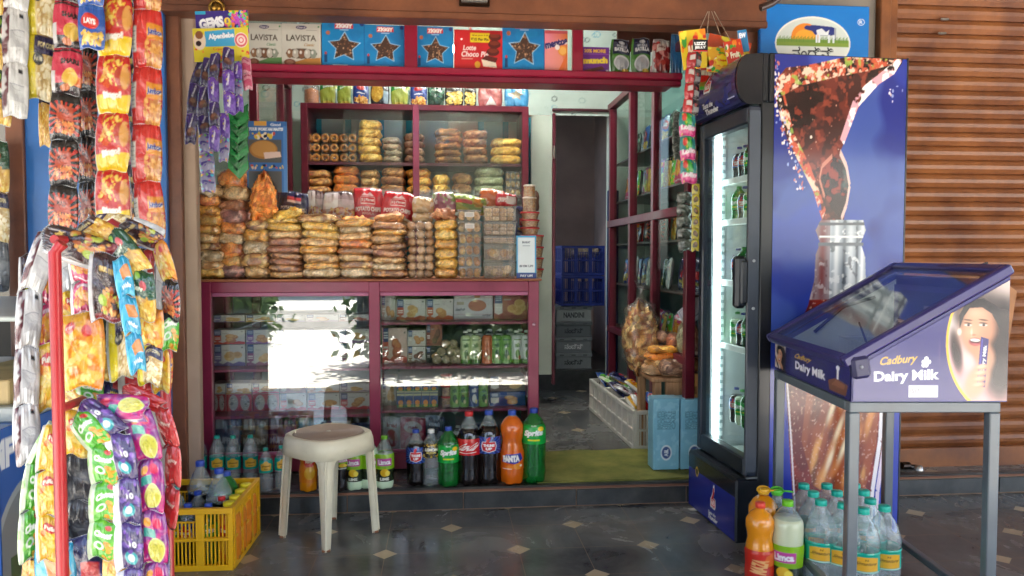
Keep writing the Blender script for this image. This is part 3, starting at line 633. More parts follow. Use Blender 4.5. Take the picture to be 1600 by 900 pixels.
# tube light behind the shelf, lighting the inside
t = thing('tube_light', 'lit white tube light mounted behind the top display shelf', 'lamp', (-.12, YT + .36, 2.36))
m = MB(); m.box(-.36, .02, -.02, .36, .05, .03, '#d8dcd8', .004); m.build('batten', [PAINT], t)
m = MB(); m.tube([(-.34, 0, 0), (.34, 0, 0)], .014, 12); m.build('tube', [TUBE], t)
t = thing('tube_light', 'added white tube light on the ceiling, brightening the shop deeper inside', 'lamp', (.35, 4.6, 2.97))  # extra lamp, added to brighten the interior
m = MB(); m.box(-.6, -.02, .0, .6, .02, .028, '#d8dcd8', .004); m.build('batten', [PAINT], t)
m = MB(); m.tube([(-.58, 0, -.02), (.58, 0, -.02)], .014, 12); m.build('tube', [TUBE], t)

# ------------------------------------------------------------------ rear glass cabinet
YB = 5.30; bx0, bx1 = XA(470, YB, 240), XA(826, YB, 240); bzt = ZA(163, YB, 640)
sh1, sh2 = ZA(253, YB, 640), ZA(303, YB, 640)
t = thing('rear_cabinet', 'maroon wall cabinet with sliding glass behind the snack counter', 'cabinet', ((bx0 + bx1) / 2, YB, ZP)); ox, oy, oz = (bx0 + bx1) / 2, YB, ZP
m = MB(); bx(m, bx0, YB, 1.0, bx0 + .045, YB + .40, bzt, MARD); bx(m, bx1 - .045, YB, 1.0, bx1, YB + .40, bzt, MARD)
bx(m, bx0 + .045, YB, bzt - .04, bx1 - .045, YB + .4, bzt, MARD); xm = XA(650, YB, 240); bx(m, xm - .022, YB - .004, 1.0, xm + .022, YB + .03, bzt - .001, '#7b2a44')
bx(m, bx0 + .045, YB, 1.0, bx1 - .045, YB + .4, 1.04, MARD); m.build('frame', [PAINT], t)
for z in (sh1, sh2, 1.35): m = MB(); bx(m, bx0 + .046, YB + .035, z - .022, bx1 - .046, YB + .39, z, '#5a2a34', .002); m.build('shelf', [PAINT], t)
m = MB(); bx(m, bx0 + .04, YB + .395, 1.0, bx1 - .04, YB + .40, bzt - .04, '#c4d0c8', 0)
for px in (500, 546, 597, 640, 752, 790): bx(m, XA(px, YB + .39) - .022, YB + .391, 1.05, XA(px, YB + .39) + .022, YB + .3935, bzt - .042, '#2f93a8', 0)
m.build('back_panel', [WALLM], t)
for xa, xb, yy in ((XA(538, YB), XA(630, YB), .012), (XA(656, YB), XA(786, YB), .012), (XA(700, YB), XA(820, YB), .022)):
    m = MB(); bx(m, xa, YB + yy, 1.045, xb, YB + yy + .004, bzt - .045, '#fff', 0); m.build('sliding_glass', [PANEG], t)

# ------------------------------------------------------------------ left side cabinet (runs along the left wall)
XL = -1.0; ly0, ly1 = 4.30, 5.29; lzt = 2.34
t = thing('side_cabinet', 'narrow maroon framed glass cabinet along the left wall', 'cabinet', (XL - .2, (ly0 + ly1) / 2, ZP)); ox, oy, oz = XL - .2, (ly0 + ly1) / 2, ZP
m = MB()
for y in (ly0, (ly0 + ly1) / 2 + .2, ly1 - .04): bx(m, XL - .045, y, ZP, XL, y + .04, lzt - .001, MARD)
bx(m, XL - .045, ly0 - .25, lzt, XL, ly1, lzt + .04, MARD); bx(m, XL - .045, ly0, 1.0, XL - .002, ly1 - .04, 1.04, MARD)
m.build('frame', [PAINT], t)
for z in (1.45, 1.80): m = MB(); bx(m, -1.495, ly0, z - .012, XL - .05, ly1, z, '#9fb5ac', .002); m.build('glass_shelf', [PANEG], t)
m = MB(); bx(m, XL - .022, ly0 + .04, 1.04, XL - .018, ly1 - .04, lzt - .002, '#fff', 0); m.build('glass_pane', [PANEG], t)

# ------------------------------------------------------------------ tall glass cabinet along the right wall
XR = 1.24; ry0, ry1 = 3.80, 5.62; rz1 = WX(975, 135, XR)[2]; zr = WX(1000, 341, XR)[2]
t = thing('tall_glass_cabinet', 'tall maroon framed glass cabinet of sundries along the right wall', 'cabinet', (XR + .2, (ry0 + ry1) / 2, ZP)); ox, oy, oz = XR + .2, (ry0 + ry1) / 2, ZP
rz1 = 2.30
m = MB()
for px in (953, 984, 1020, 1073):
    y = WX(px, 341, XR)[1]; w = .05
    bx(m, XR, min(y, ry1 - .05), ZP + (.0 if px != 984 else .001), XR + .05, min(y, ry1 - .05) + w, rz1, '#64182a')
bx(m, XR - .003, ry0 - .03, zr - .025, XR + .05, ry1, zr + .025, '#64182a'); bx(m, XR - .003, ry0 - .03, rz1 + .0, XR + .05, ry1, rz1 + .045, '#64182a'); bx(m, XR - .002, ry0 - .03, ZP + .55, XR + .05, ry1, ZP + .59, '#64182a')
m.build('frame', [PAINT], t)
RS = [ZP + .6, 1.02, 1.31, 1.62, 1.90]
for z in RS: m = MB(); bx(m, XR + .051, ry0, z - .012, 1.635, ry1, z, '#5b4a48', .002); m.build('shelf', [PAINT], t)
m = MB(); bx(m, 1.625, ry0, ZP, 1.636, ry1, rz1, '#5f8f8c', 0); m.build('back_panel', [WALLM], t)
for z0_, z1_ in ((ZP + .59, zr - .025), (zr + .025, rz1)):
    for y0_, y1_, dx in ((ry0, 4.65, .018), (4.45, ry1 - .05, .028)): m = MB(); bx(m, XR + dx, y0_, z0_, XR + dx + .004, y1_, z1_, '#fff', 0); m.build('sliding_glass', [CABG], t)

# ------------------------------------------------------------------ drinks cooler
FO = np.array((1.330, 3.075)); FR = R(3.5); FW, FD, FH = .52, .66, 2.065
t = thing('drinks_cooler', 'tall blue glass door drinks cooler with cola splash artwork on its side', 'cooler', (FO[0], FO[1], 0), FR)
BL = '#1e2a86'
m = MB()   # carcass: open at the front (x=0), local y from near to far, x to the back
m.box(.0, 0, .06, FD, .03, 1.86, '#14161c', .004); m.box(.0, FW - .03, .06, FD, FW, 1.86, '#14161c', .004)
m.box(.03, .001, 1.8601, FD, FW - .001, FH, '#14161c', .008); m.box(FD - .04, .031, .06, FD - .001, FW - .031, 1.86, '#d5dde0', 0); m.box(.031, .031, .06, FD - .041, FW - .031, .28, '#14161c', .0)
m.box(.0, .0, 1.8615, .0295, FW, FH - .002, '#10121a', .006)
m.build('cabinet_body', [PAINT], t)
m = MB()   # white liner
m.box(.004, .0305, .2805, FD - .045, .036, 1.855, '#cfdadc', 0); m.box(.004, FW - .036, .2805, FD - .045, FW - .0305, 1.855, '#dfe8ea', 0)
m.box(FD - .06, .0455, .2805, FD - .0455, FW - .0455, 1.855, '#dfe8ea', 0); m.box(.06, .0455, .2805, FD - .061, FW - .0455, .295, '#dfe8ea', 0); m.box(.06, .0455, 1.84, FD - .061, FW - .0455, 1.855, '#dfe8ea', 0)
m.build('liner', [PAINT], t)
# curved header with the thumb emblem
m = MB(); hp = []
for a in np.linspace(-88, 70, 16): hp.append((-.052 - .062 * math.cos(R(a)), 1.955 + .105 * math.sin(R(a)) * (1.0)))
hp = [(-.0, 1.852)] + [(min(-.0, x), z) for x, z in hp] + [(-.0, 2.062)]
m.prism([(x, z) for x, z in hp], .0, FW, 'y', '#10121a'); m.build('header', [GLOSSP], t)
hs = Cv(200, 96, '#20235c', 2)
hs.noise('#2a2f78', 10, .45, seed=5, al=.5); hs.grad('#12142e', .25, -.1)
def thumb(c, cx, cy, s, asp, red='#c8202c'):
    P = [(-.42, .05), (-.42, -.5), (.35, -.55), (.45, -.35), (.45, .1), (.1, .15), (.28, .62), (.22, .98), (.05, .95), (-.05, .5), (-.3, .1)]
    for k, cc in ((1.22, '#f2f2f2'), (1.0, red)): c.poly([(cx + x * s * k, cy + y * s * asp * k) for x, y in P], cc)
    c.rect(cx - .3 * s, cy - .38 * s * asp, cx + .32 * s, cy - .02 * s * asp, '#ffffff'); c.text('TU', cx, cy - .2 * s * asp, .5 * s, .28 * s * asp, red, bold=.05)
thumb(hs, .42, .70, .14, 1.7)
hs.text('Taste the', .40, .345, .22, .09, '#f0f0f0', rot=0, shear=.3); hs.text('Thunder', .44, .22, .28, .12, '#f0f0f0', shear=.3, bold=.03)
hs.rect(.8, .28, .94, .295, '#c8ccd8')
n_ = 24; aa = np.linspace(-80, 66, n_)
m = MB(); m.grid(lambda u, v: np.c_[-.0538 - .0625 * np.cos(np.radians(-80 + v * 146)), FW - .015 - u * (FW - .03), 1.955 + .1055 * np.sin(np.radians(-80 + v * 146))], hs); m.build('header_sticker', [GLOSSP], t)
# door
DZ0, DZ1 = .285, 1.845; d = MB()
fr_ = '#1a2233'
d.box(-.055, 0.0, DZ0, -.002, .020, DZ1, fr_, .006); d.box(-.055, FW - .045, DZ0, -.002, FW, DZ1, fr_, .006); d.box(-.055, .020, DZ1 - .07, -.002, FW - .045, DZ1, fr_, .006); d.box(-.055, .020, DZ0, -.002, FW - .045, DZ0 + .075, fr_, .006)
door = d.build('door', [PAINT], t)
d = MB(); d.box(-.04, .016, DZ0 + .07, -.034, FW - .04, DZ1 - .065, bv=0); d.build('door_glass', [PANE], door)
d = MB(); d.box(-.085, -.006, 1.02, -.0555, .016, 1.20, '#20242c', .006); d.box(-.105, .0, 1.00, -.056, .045, 1.22, '#191d26', .012); d.build('door_handle', [PLAST], door)
d = MB(); d.box(-.0545, -.0035, DZ0 + .02, -.006, -.0005, DZ1 - .02, '#39414e', .001)
for zz in (1.0, 1.2): d.lathe([(.001, -.003), (.007, -.002), (.007, .002), (.001, .003)], 8, '#b5bac0', T=TR((-.03, -.005, zz), (R(90), 0, 0)))
d.build('door_edge_trim', [RUBBER], door)
# base with vent and emblem
m = MB(); m.box(-.095, .0, .0, .0299, FW, .275, '#12151d', .008); m.box(.03, .002, .0, FD, FW, .0599, '#101216', .004)
base = m.build('base', [PAINT], t)
bs = Cv(130, 56, BL, 2)
bs.rect(0, .74, 1, 1, '#191c26')
thumb(bs, .56, .42, .10, 2.3); bs.text('Taste the', .54, .17, .16, .06, '#f0f0f0', shear=.2); bs.text('Thunder', .56, .09, .2, .08, '#f0f0f0', shear=.2, bold=.03)
bs.ell(.20, .72, .035, .09, '#d8b020'); bs.ell(.20, .72, .025, .065, '#202838')
m = MB(); m.quadc((-.0962, FW - .006, .008), (0, -(FW - .012), 0), (0, 0, .255), bs); m.build('base_sticker', [GLOSSP], t)
m = MB()
for k in range(22): m.box(-.088, .03 + k * .021, .2755, -.058, .041 + k * .021, .2785, '#2c3038', .001)
m.build('vent_slats', [RUBBER], t)
m = MB(); m.box(-.05, -.004, .2755, .0, .015, .2845, '#9aa0a4', .002); m.build('hinge', [METAL], t)
m = MB(); m.box(.008, FW - .062, .31, .030, FW - .038, 1.82, '#fff', .008); m.build('led_strip', [LED], t)
m = MB()
m.box(.040, FW - .0400, .31, .062, FW - .0362, 1.83, '#e3eaec', 0)
for k in range(38): m.box(.043, FW - .0420, .33 + k * .039, .059, FW - .0401, .345 + k * .039, '#8fa0a4', 0)
m.build('shelf_ladder', [PAINT], t)
CZ = [1.565, 1.375, 1.09, .79, .43]
for z in CZ[:4]:
    m = MB(); m.box(.05, .04, z - .006, FD - .08, FW - .045, z, '#e6ecec', .002); m.box(.036, .04, z - .012, .0495, FW - .065, z + .018, '#eef4f4', .003); m.build('wire_shelf', [PAINT], t)
# side artwork
PX0, PX1, PY0, PY1 = 1211., 1414., 82., 872.
sv = Cv(214, 640, '#1c2880', 2)
q0, q1 = .052, FD - .004    # local x range of the artwork
def fpx(px, py):            # photograph pixel on the side panel -> artwork coordinates
    d0 = ray(px, py); c, s = math.cos(FR), math.sin(FR); nx, ny = s, -c
    tt = (FO[0] * nx + FO[1] * ny) / (d0[0] * nx + d0[1] * ny); P = d0 * tt; lx = (P[0] - FO[0]) * c + (P[1] - FO[1]) * s
    return (lx - q0) / (q1 - q0), (P[2] + CH) / (FH - .01)
def FP(pts): return [fpx(*p) for p in pts]
sv.grad('#3a50a6', .62, .35); sv.noise('#5270bc', 2, .5, seed=8, al=.4); sv.grad('#20309a', .50, .25, m=(sv.Y < .5)); sv.noise('#2b46bc', 2, .55, seed=4, al=.3)  # paler middle and patches are reflections painted into the blue
splash = FP([(1212, 128), (1228, 108), (1262, 104), (1300, 96), (1345, 86), (1412, 87), (1408, 102), (1396, 118), (1372, 132), (1352, 152), (1340, 172), (1330, 196), (1320, 222), (1312, 240), (1320, 260), (1326, 290), (1322, 318), (1318, 346), (1284, 346), (1282, 320), (1270, 300), (1260, 280), (1246, 252), (1232, 226), (1222, 196), (1213, 160)])
mk = sv.mask(splash); sv.put(mk, '#3c1a16')
sv.noise('#6c2a1f', 12, .50, mk, 11, .8); sv.noise('#180a0a', 4, .48, mk, 12, .9); sv.noise('#a04632', 24, .62, mk, 14, .55); sv.dots(240, ['#d99a86', '#c06a50', '#f0c8b0', '#8c3c2c'], .005, mk, .33, 13)
edge = FP([(1212, 128), (1228, 108), (1262, 104), (1300, 96), (1345, 86), (1412, 87), (1404, 100), (1360, 112), (1300, 124), (1250, 136), (1226, 150), (1240, 210), (1266, 262), (1290, 330), (1284, 346), (1270, 300), (1246, 252), (1222, 196), (1213, 160)])
me_ = sv.mask(edge) ; sv.noise('#c8583c', 22, .45, me_, 15, .9); sv.noise('#f0c8b0', 36, .56, me_, 16, .95); sv.noise('#8fae4a', 30, .66, me_, 17, .8)
le = sv.mask(FP([(1340, 170), (1372, 134), (1396, 118), (1408, 98), (1404, 92), (1380, 112), (1350, 136), (1332, 160), (1312, 220), (1318, 228)])); sv.noise('#e8a8b4', 20, .40, le, 18, .9); sv.noise('#fff0ee', 24, .52, le, 19, .95)
sw = sv.mask(FP([(1300, 246), (1320, 256), (1327, 290), (1322, 322), (1312, 344), (1300, 330), (1284, 300), (1282, 270)])); sv.put(sw, '#30191a'); sv.noise('#8c3428', 22, .5, sw, 20, .9); sv.noise('#4a5a58', 9, .6, sw, 21, .7)
sv.line(FP([(1312, 240), (1322, 262), (1327, 292), (1322, 322), (1314, 344)]), .014, '#d8b8b0'); sv.line(FP([(1300, 246), (1284, 262), (1280, 282), (1288, 310)]), .010, '#c07a66')
bxs = fpx(1212, 100); 
rs = np.random.RandomState(21)
for k in range(170):
    px, py = rs.choice([1216, 1226, 1240, 1400]) + rs.normal() * 9, rs.uniform(96, 300)
    if py > 170 and px > 1350: continue
    if px < 1260: px = 1214 + max(0, (py - 150)) * .28 - abs(rs.normal()) * 9 + 3
    u, v = fpx(px, py); sv.ell(u, v, rs.uniform(.003, .009), rs.uniform(.001, .004), ['#e8e0ea', '#c8705a', '#f0d8c8', '#8898d0'][rs.randint(4)])
# bottle neck, body, glass
nk = FP([(1282, 346), (1348, 346), (1352, 362), (1344, 382), (1351, 404), (1352, 440), (1366, 480), (1384, 540), (1392, 590), (1386, 640), (1378, 700), (1364, 770), (1360, 872), (1240, 872), (1238, 780), (1232, 680), (1228, 600), (1240, 530), (1262, 480), (1272, 440), (1274, 400), (1281, 382), (1274, 362)])
mn = sv.mask(nk); sv.put(mn, '#a9b2bc')
up = mn & (sv.Y > fpx(1310, 470)[1]); dn = mn & (sv.Y <= fpx(1310, 470)[1])
lf = up & (sv.X < fpx(1296, 400)[0]); keep_ = sv.a.copy()
for px, c_, w in ((1284, '#7c2a28', .030), (1296, '#c4ccd4', .018), (1306, '#f6f8fa', .020), (1318, '#5c646e', .016), (1328, '#e4e9ee', .022), (1338, '#4a525c', .012), (1346, '#f2f4f6', .014)):
    sv.soft(fpx(px, 410)[0], fpx(px, 410)[1], w, .10, c_, .95, -2, 1.2)
sv.noise('#f6f8fa', 30, .64, up, 31, .8); sv.noise('#3c444e', 22, .66, up, 32, .7)
sv.put(lf, '#7c2a28', .55); sv.a[~up] = keep_[~up]
sv.put(dn, '#6c1a18'); sv.noise('#9c2c22', 4, .52, dn, 34, .7); sv.noise('#32090c', 3, .55, dn, 35, .8)
sv.line(FP([(1279, 352), (1350, 352)]), .006, '#5b6068'); sv.line(FP([(1278, 384), (1348, 384)]), .007, '#6a7078'); sv.line(FP([(1280, 372), (1348, 372)]), .004, '#f8f8f8')
ice = sv.mask(FP([(1262, 600), (1300, 612), (1344, 620), (1372, 640), (1368, 700), (1350, 770), (1300, 780), (1270, 760), (1252, 690)])); keep_ = sv.a.copy(); sv.put(ice, '#9c4a22', .85)
rs = np.random.RandomState(44)
for k in range(60):
    px, py = rs.uniform(1258, 1374), rs.uniform(606, 776); u, v = fpx(px, py); sv.soft(u, v, rs.uniform(.02, .07), rs.uniform(.006, .02), ['#5a2012', '#c8702e', '#e8a860', '#7c2c16', '#d88a44'][rs.randint(5)], .8, rs.uniform(20, 60), 1.5)
for px, py, w in ((1300, 640, .05), (1310, 672, .045), (1318, 700, .055), (1296, 720, .04), (1330, 650, .03)): u, v = fpx(px, py); sv.soft(u, v, w, .012, '#fbe6c0', .95, 35, 1.3)
sv.a[~ice] = keep_[~ice]
sv.noise('#e8b8a0', 70, .68, dn, 45, .7)
for a_, c_ in ((1372, '#f3eef2'), (1380, '#e8d8e6')): sv.line(FP([(a_ + 6, 620), (a_ + 2, 690), (a_ - 10, 770), (a_ - 14, 872)]), .028, c_)
sv.line(FP([(1240, 534), (1230, 600), (1236, 690), (1242, 800)]), .012, '#e6dde2')
m = MB(); m.quadc((q0, -.0025, .008), (q1 - q0, 0, 0), (0, 0, FH - .014), sv); m.build('side_artwork', [GLOSSP], t)
m = MB(); m.box(FD - .003, -.004, .006, FD + .004, .004, FH, '#1a1c22', .001); m.build('corner_trim', [PAINT], t)
cooler = t
# ------------------------------------------------------------------ chocolate chiller on its stand (square to the camera's heading)
C5, S5 = math.cos(YAW), math.sin(YAW)
def cw(xc, d, z=0): return np.array((xc * C5 + d * S5, -xc * S5 + d * C5, z))      # sideways / forward metres -> place
A0 = cw(1.076, 2.40); SW, SD, SH = .482, .70, .755
t = thing('metal_stand', 'tall grey square tube stand carrying the chocolate chiller', 'stand', A0, -YAW)
gt = '#5d666d'; tb = .034
for (x, y) in ((0, 0), (SW - tb, 0), (0, SD - tb), (SW - tb, SD - tb)): m = MB(); m.box(x, y, 0, x + tb, y + tb, SH - tb - .0005, gt, .003); m.build('leg', [PAINT], t)
m = MB()
m.box(0, 0, SH - tb, SW, tb, SH, gt, .003); m.box(0, SD - tb, SH - tb, SW, SD, SH, gt, .003); m.box(0, tb + .001, SH - tb + .001, tb, SD - tb - .001, SH - .001, gt, .003); m.box(SW - tb, tb + .001, SH - tb + .001, SW, SD - tb - .001, SH - .001, gt, .003)
m.build('top_frame', [PAINT], t)
for x in (.004, SW - tb + .004): m = MB(); m.box(x, tb, .075, x + tb - .008, SD - tb, .075 + tb - .008, gt, .003); m.build('cross_bar', [PAINT], t)
m = MB(); m.box(tb, SD - tb + .004, .075, SW - tb, SD - .004, .075 + tb - .008, gt, .003); m.build('cross_bar', [PAINT], t)

CX0, CX1, CY0, CY1 = .005, .50, .0, .70          # box footprint on the stand (local)
h0, h1 = .115, .40                                # low front (left) and tall back (right)
PU = '#28246e'
t = thing('chocolate_chiller', 'purple glass lidded chocolate chiller with slanting top on grey stand', 'chiller', A0 + (0, 0, SH + .001), -YAW); ch = t
def zt_(x): return h0 + (h1 - h0) * (x - CX0) / (CX1 - CX0)
m = MB()
w_ = .018
for y0_, y1_ in ((CY0, CY0 + w_), (CY1 - w_, CY1)): m.prism([(CX0, 0), (CX1, 0), (CX1, h1), (CX0, h0)], y0_, y1_, 'y', PU)
m.box(CX0 + .0005, CY0 + w_, 0, CX0 + w_, CY1 - w_, h0 - .002, PU, .002); m.box(CX1 - w_, CY0 + w_, 0, CX1 - .0005, CY1 - w_, h1 - .012, PU, .002); m.box(CX0 + w_, CY0 + w_, .0, CX1 - w_, CY1 - w_, .012, '#c8cccc', 0)
m.build('body', [PAINT], t)
m = MB(); m.box(CX0 + w_ + .001, CY0 + w_ + .001, .013, CX1 - w_ - .001, CY1 - w_ - .001, .018, '#dfe5e5', 0)
m.prism([(CX0 + w_, .02), (CX1 - w_, .02), (CX1 - w_, h1 - .03), (CX0 + w_, h0 - .01)], CY1 - w_ - .006, CY1 - w_ - .001, 'y', '#e2e8e8'); m.prism([(CX0 + w_, .02), (CX1 - w_, .02), (CX1 - w_, h1 - .03), (CX0 + w_, h0 - .01)], CY0 + w_ + .001, CY0 + w_ + .005, 'y', '#e2e8e8')
m.box(CX1 - w_ - .008, CY0 + w_ + .006, .02, CX1 - w_ - .002, CY1 - w_ - .007, h1 - .05, '#3a2f7c', 0)
m.build('liner', [PAINT], t)
# lid: sloping frame with glass
sl = math.atan2(h1 - h0, CX1 - CX0); Ls = math.hypot(h1 - h0, CX1 - CX0) + .035
LT = TR((CX0 - .022, 0, h0 - .006), (0, -sl, 0)); lf = .034
m = MB(); lp = '#332c66'
m.box(0, -.016, 0, Ls, -.016 + lf, .034, lp, .006, 0, LT); m.box(0, .716 - lf, 0, Ls, .716, .034, lp, .006, 0, LT); m.box(0, -.016 + lf, .0, lf, .716 - lf, .033, lp, .005, 0, LT); m.box(Ls - lf, -.016 + lf, .0, Ls, .716 - lf, .033, lp, .005, 0, LT)
lid = m.build('lid', [PAINT], t)
m = MB(); m.box(lf - .004, -.014 + lf, .020, Ls - lf + .004, .714 - lf, .024, '#fff', 0, 0, LT); m.build('lid_glass', [PANE], lid)
m = MB(); m.box(-.008, -.026, -.035, .05, .012, .036, '#2e2b52', .010, 0, TR((CX0 - .0, 0, h0 - .006), (0, -sl * .3, 0))); m.lathe([(.001, -.003), (.006, -.002), (.006, .002), (.001, .003)], 8, '#8a8a96', T=TR((CX0 + .018, -.027, h0), (R(90), 0, 0))); m.build('hinge_cap', [PLAST], t)
m = MB()
for zz in (.0,): m.tube([(.14, .64, .16 + zz), (.26, .655, .26), (.38, .64, .30)], .007, 8, '#1c1c22'); m.tube([(.10, .05, .10), (.2, .3, .13), (.30, .6, .2)], .004, 6, '#2a2a30')
m.build('cable', [RUBBER], t)
m = MB()   # white wire basket
for k in range(15): x = .20 + k * .013; m.tube([(x, .30, .06), (x, .30, .15)], .0016, 5, '#eceff0'); m.tube([(x, .30, .06), (x, .55, .06)], .0016, 5, '#eceff0')
for k in range(9): y = .30 + k * .03; m.tube([(.20, y, .06), (.20, y, .15)], .0016, 5, '#eceff0'); m.tube([(.385, y, .06), (.385, y, .15)], .0016, 5, '#eceff0')
m.tube([(.20, .30, .15), (.385, .30, .15), (.385, .55, .15), (.20, .55, .15), (.20, .30, .15)], .003, 6, '#f4f6f6')
o = tag(m.build('wire_basket', [PAINT]), 'white wire basket lying inside the glass lidded chiller', 'basket'); o.location = ch.location; o.rotation_euler = ch.rotation_euler
m = MB(); cvp = Cv(90, 60, '#302a60', 2)
for i in range(4):
    for j in range(3): cvp.rect(.35 + i * .15, .2 + j * .22, .46 + i * .15, .36 + j * .22, '#8a7890')
m.quadc((CX1 - w_ - .0095, .64, .06), (0, -.55, 0), (0, 0, .27), cvp); m.build('inner_backboard', [PRINT], ch)
# side artwork with the girl's portrait
sc = Cv(330, 250, PU, 2)
def face(c, x, y, s, ax):      # portrait centre, height s, ax = width/height ratio fix
    e = lambda dx, dy, rx, ry, col, rot=0, al=1.0, p=3: c.soft(x + dx * s * ax, y + dy * s, rx * s * ax, ry * s, col, al, rot, p)
    pl = lambda pts, col: c.poly([(x + a * s * ax, y + b * s) for a, b in pts], col)
    e(.10, .10, .42, .50, '#1d1417'); e(.38, -.10, .26, .60, '#231819'); e(.30, -.55, .26, .50, '#201517'); e(-.34, -.30, .09, .34, '#241719', 8); e(-.16, .26, .26, .26, '#1d1417'); e(.42, -.5, .12, .4, '#2a1c1c', 10)
    e(.06, -.36, .15, .22, '#c08a6c', 10); e(-.03, .03, .25, .33, '#b87e60', -6); e(-.08, .02, .20, .28, '#cd9676', -6, .9, 1.6); e(-.03, -.22, .15, .14, '#c48a6c', -6)
    e(-.14, -.02, .09, .07, '#d8a384', 0, .8, 1); e(.10, -.03, .08, .09, '#c4866a', 0, .7, 1); e(-.08, .26, .20, .08, '#d8a88a', -8, .7, 1)
    pl([(-.30, .02), (-.31, .22), (-.20, .42), (.04, .46), (.30, .30), (.30, -.05), (.24, .10), (.16, .24), (.02, .33), (-.16, .32), (-.24, .20)], '#1d1417')
    for dx, w in ((-.18, .055), (.04, .06)):
        e(dx, .075, w, .017, '#e0cfc6', -4, 1, 3); e(dx + .008, .076, .024, .019, '#20120f', 0, 1, 3); e(dx, .105, w * 1.1, .010, '#20120f', -6, 1, 3); e(dx, .150, w * 1.25, .012, '#2a1814', -8, .9, 3)
    e(-.105, -.02, .018, .08, '#d09a7c', -6, .6, 1); e(-.10, -.065, .045, .016, '#a9694e', 0, .8, 2); e(-.125, -.03, .014, .05, '#f2cdb4', 0, .7, 1)
    e(-.07, -.165, .095, .060, '#93303a', -6, 1, 4); e(-.07, -.155, .078, .034, '#3a1216', -6, 1, 4); e(-.07, -.140, .070, .020, '#f8f2ee', -6, 1, 4); e(-.06, -.20, .06, .015, '#c05a5c', -6, .8, 2)
    e(-.30, -.02, .03, .05, '#e8dcc8', 0, .8, 2)
sc.ell(1.0, .48, .405, .62, '#e0b030'); mo = ((sc.X - 1.01) / .40) ** 2 + ((sc.Y - .48) / .60) ** 2 <= 1
sc.put(mo, '#cdb9b2'); keep = sc.a.copy()
sc.noise('#ddccc6', 3, .5, mo, 5, .5)
for q in ((.86, .28, .12, .26, '#d9a09e'), (.97, .18, .14, .28, '#cf9292'), (.80, .50, .05, .12, '#d5a3a0'), (.90, .12, .10, .14, '#e6bab4')): sc.soft(*q[:4], q[4], .95, 0, 2)
sc.soft(.76, .22, .14, .30, '#d59c9c', 1, 20, 3); sc.soft(.72, .40, .06, .14, '#e6c2bc', .9, 10, 2)
face(sc, .815, .57, .56, .80)
sc.soft(.80, .16, .075, .16, '#cf9678', 1, -18, 3)
sc.poly([(.800, .12), (.855, .11), (.872, .50), (.820, .52)], '#2a2266'); sc.poly([(.806, .13), (.816, .13), (.834, .50), (.826, .50)], '#4a42a0'); sc.text('Dairy Milk', .845, .34, .17, .036, '#e8e8f0', rot=84)
for k in range(4): sc.soft(.815 + .006 * k, .13 + .048 * k, .040, .024, '#c98e70', 1, 12, 3); sc.soft(.808 + .006 * k, .135 + .048 * k, .032, .015, '#e6b698', .9, 12, 1.5)
out_ = ~mo & (sc.X > .56); sc.a[out_ & (np.abs(keep - lin('#cdb9b2')).sum(-1) > .01)] = keep[out_ & (np.abs(keep - lin('#cdb9b2')).sum(-1) > .01)]
sc.text('Cadbury', .29, .325, .24, .085, '#d2a93e', shear=.3, rot=5, bold=.02); sc.text('Dairy Milk', .345, .195, .42, .105, '#f2f0f4', bold=.03, rot=2)
for k in range(5): sc.ell(.455 + .016 * (k % 3), .29 + .026 * (k // 2), .014, .018, '#f2f0f4')
sc.rect(.36, .03, .55, .125, '#d5d3d8'); sc.text('1517', .40, .08, .06, .035, '#70707a')
sl_ = (h1 - h0) / (CX1 - CX0)
m = MB(); m.grid(lambda u, v: np.c_[CX0 + .004 + u * (CX1 - CX0 - .006), np.full_like(u, -.0025), .004 + v * (h1 - .006)], sc, smooth=False)
# trim the artwork to the sloping top edge
V = m.v[0]; xr = V[:, 0]; top = h0 - .010 + sl_ * (xr - CX0); keepv = V[:, 2] <= top
q = m.f[0]; kq = keepv[q].all(1); m.f[0] = q[kq]; m.m[0] = m.m[0][kq]; m.sm[0] = m.sm[0][kq]
m.build('side_artwork', [GLOSSP], ch)
fc = Cv(150, 36, PU, 2); fc.rect(0, .1, .17, 1, '#cdbcb6'); face(fc, .085, .55, .8, .19)
fc.text('Cadbury', .42, .76, .22, .22, '#d2a93e', shear=.25, bold=.03); fc.text('Dairy Milk', .52, .42, .40, .36, '#f2f0f4', bold=.035)
fc.poly([(.77, .08), (.95, .08), (.97, .42), (.84, .52), (.75, .38)], '#7a4a38'); fc.poly([(.79, .28), (.93, .26), (.94, .42), (.84, .48)], '#95604a'); fc.line([(.86, .5), (.86, .85)], .02, '#f0eef2'); fc.ell(.86, .85, .02, .08, '#f0eef2')
m = MB(); m.quadc((CX0 - .0025, CY1 - .004, .003), (0, -(CY1 - CY0 - .008), 0), (0, 0, h0 - .010), fc); m.build('front_artwork', [GLOSSP], ch)
# brown board behind the chiller
m = MB(); p = cw(1.60, 2.62, .80); m.prism([(0, 0), (.10, .04), (.13, .30), (.08, .34), (.0, .30)], 0, .02, 'y', '#a8744a'); m.prism([(.02, .33), (.045, .33), (.04, .40), (.02, .39)], .005, .02, 'y', '#26222a')
o = m.build('clip_board', [WOODC]); o.location = p; o.rotation_euler = (0, 0, -YAW - .2); tag(o, 'brown clipboard like board leaning behind the right end of the chiller', 'board')

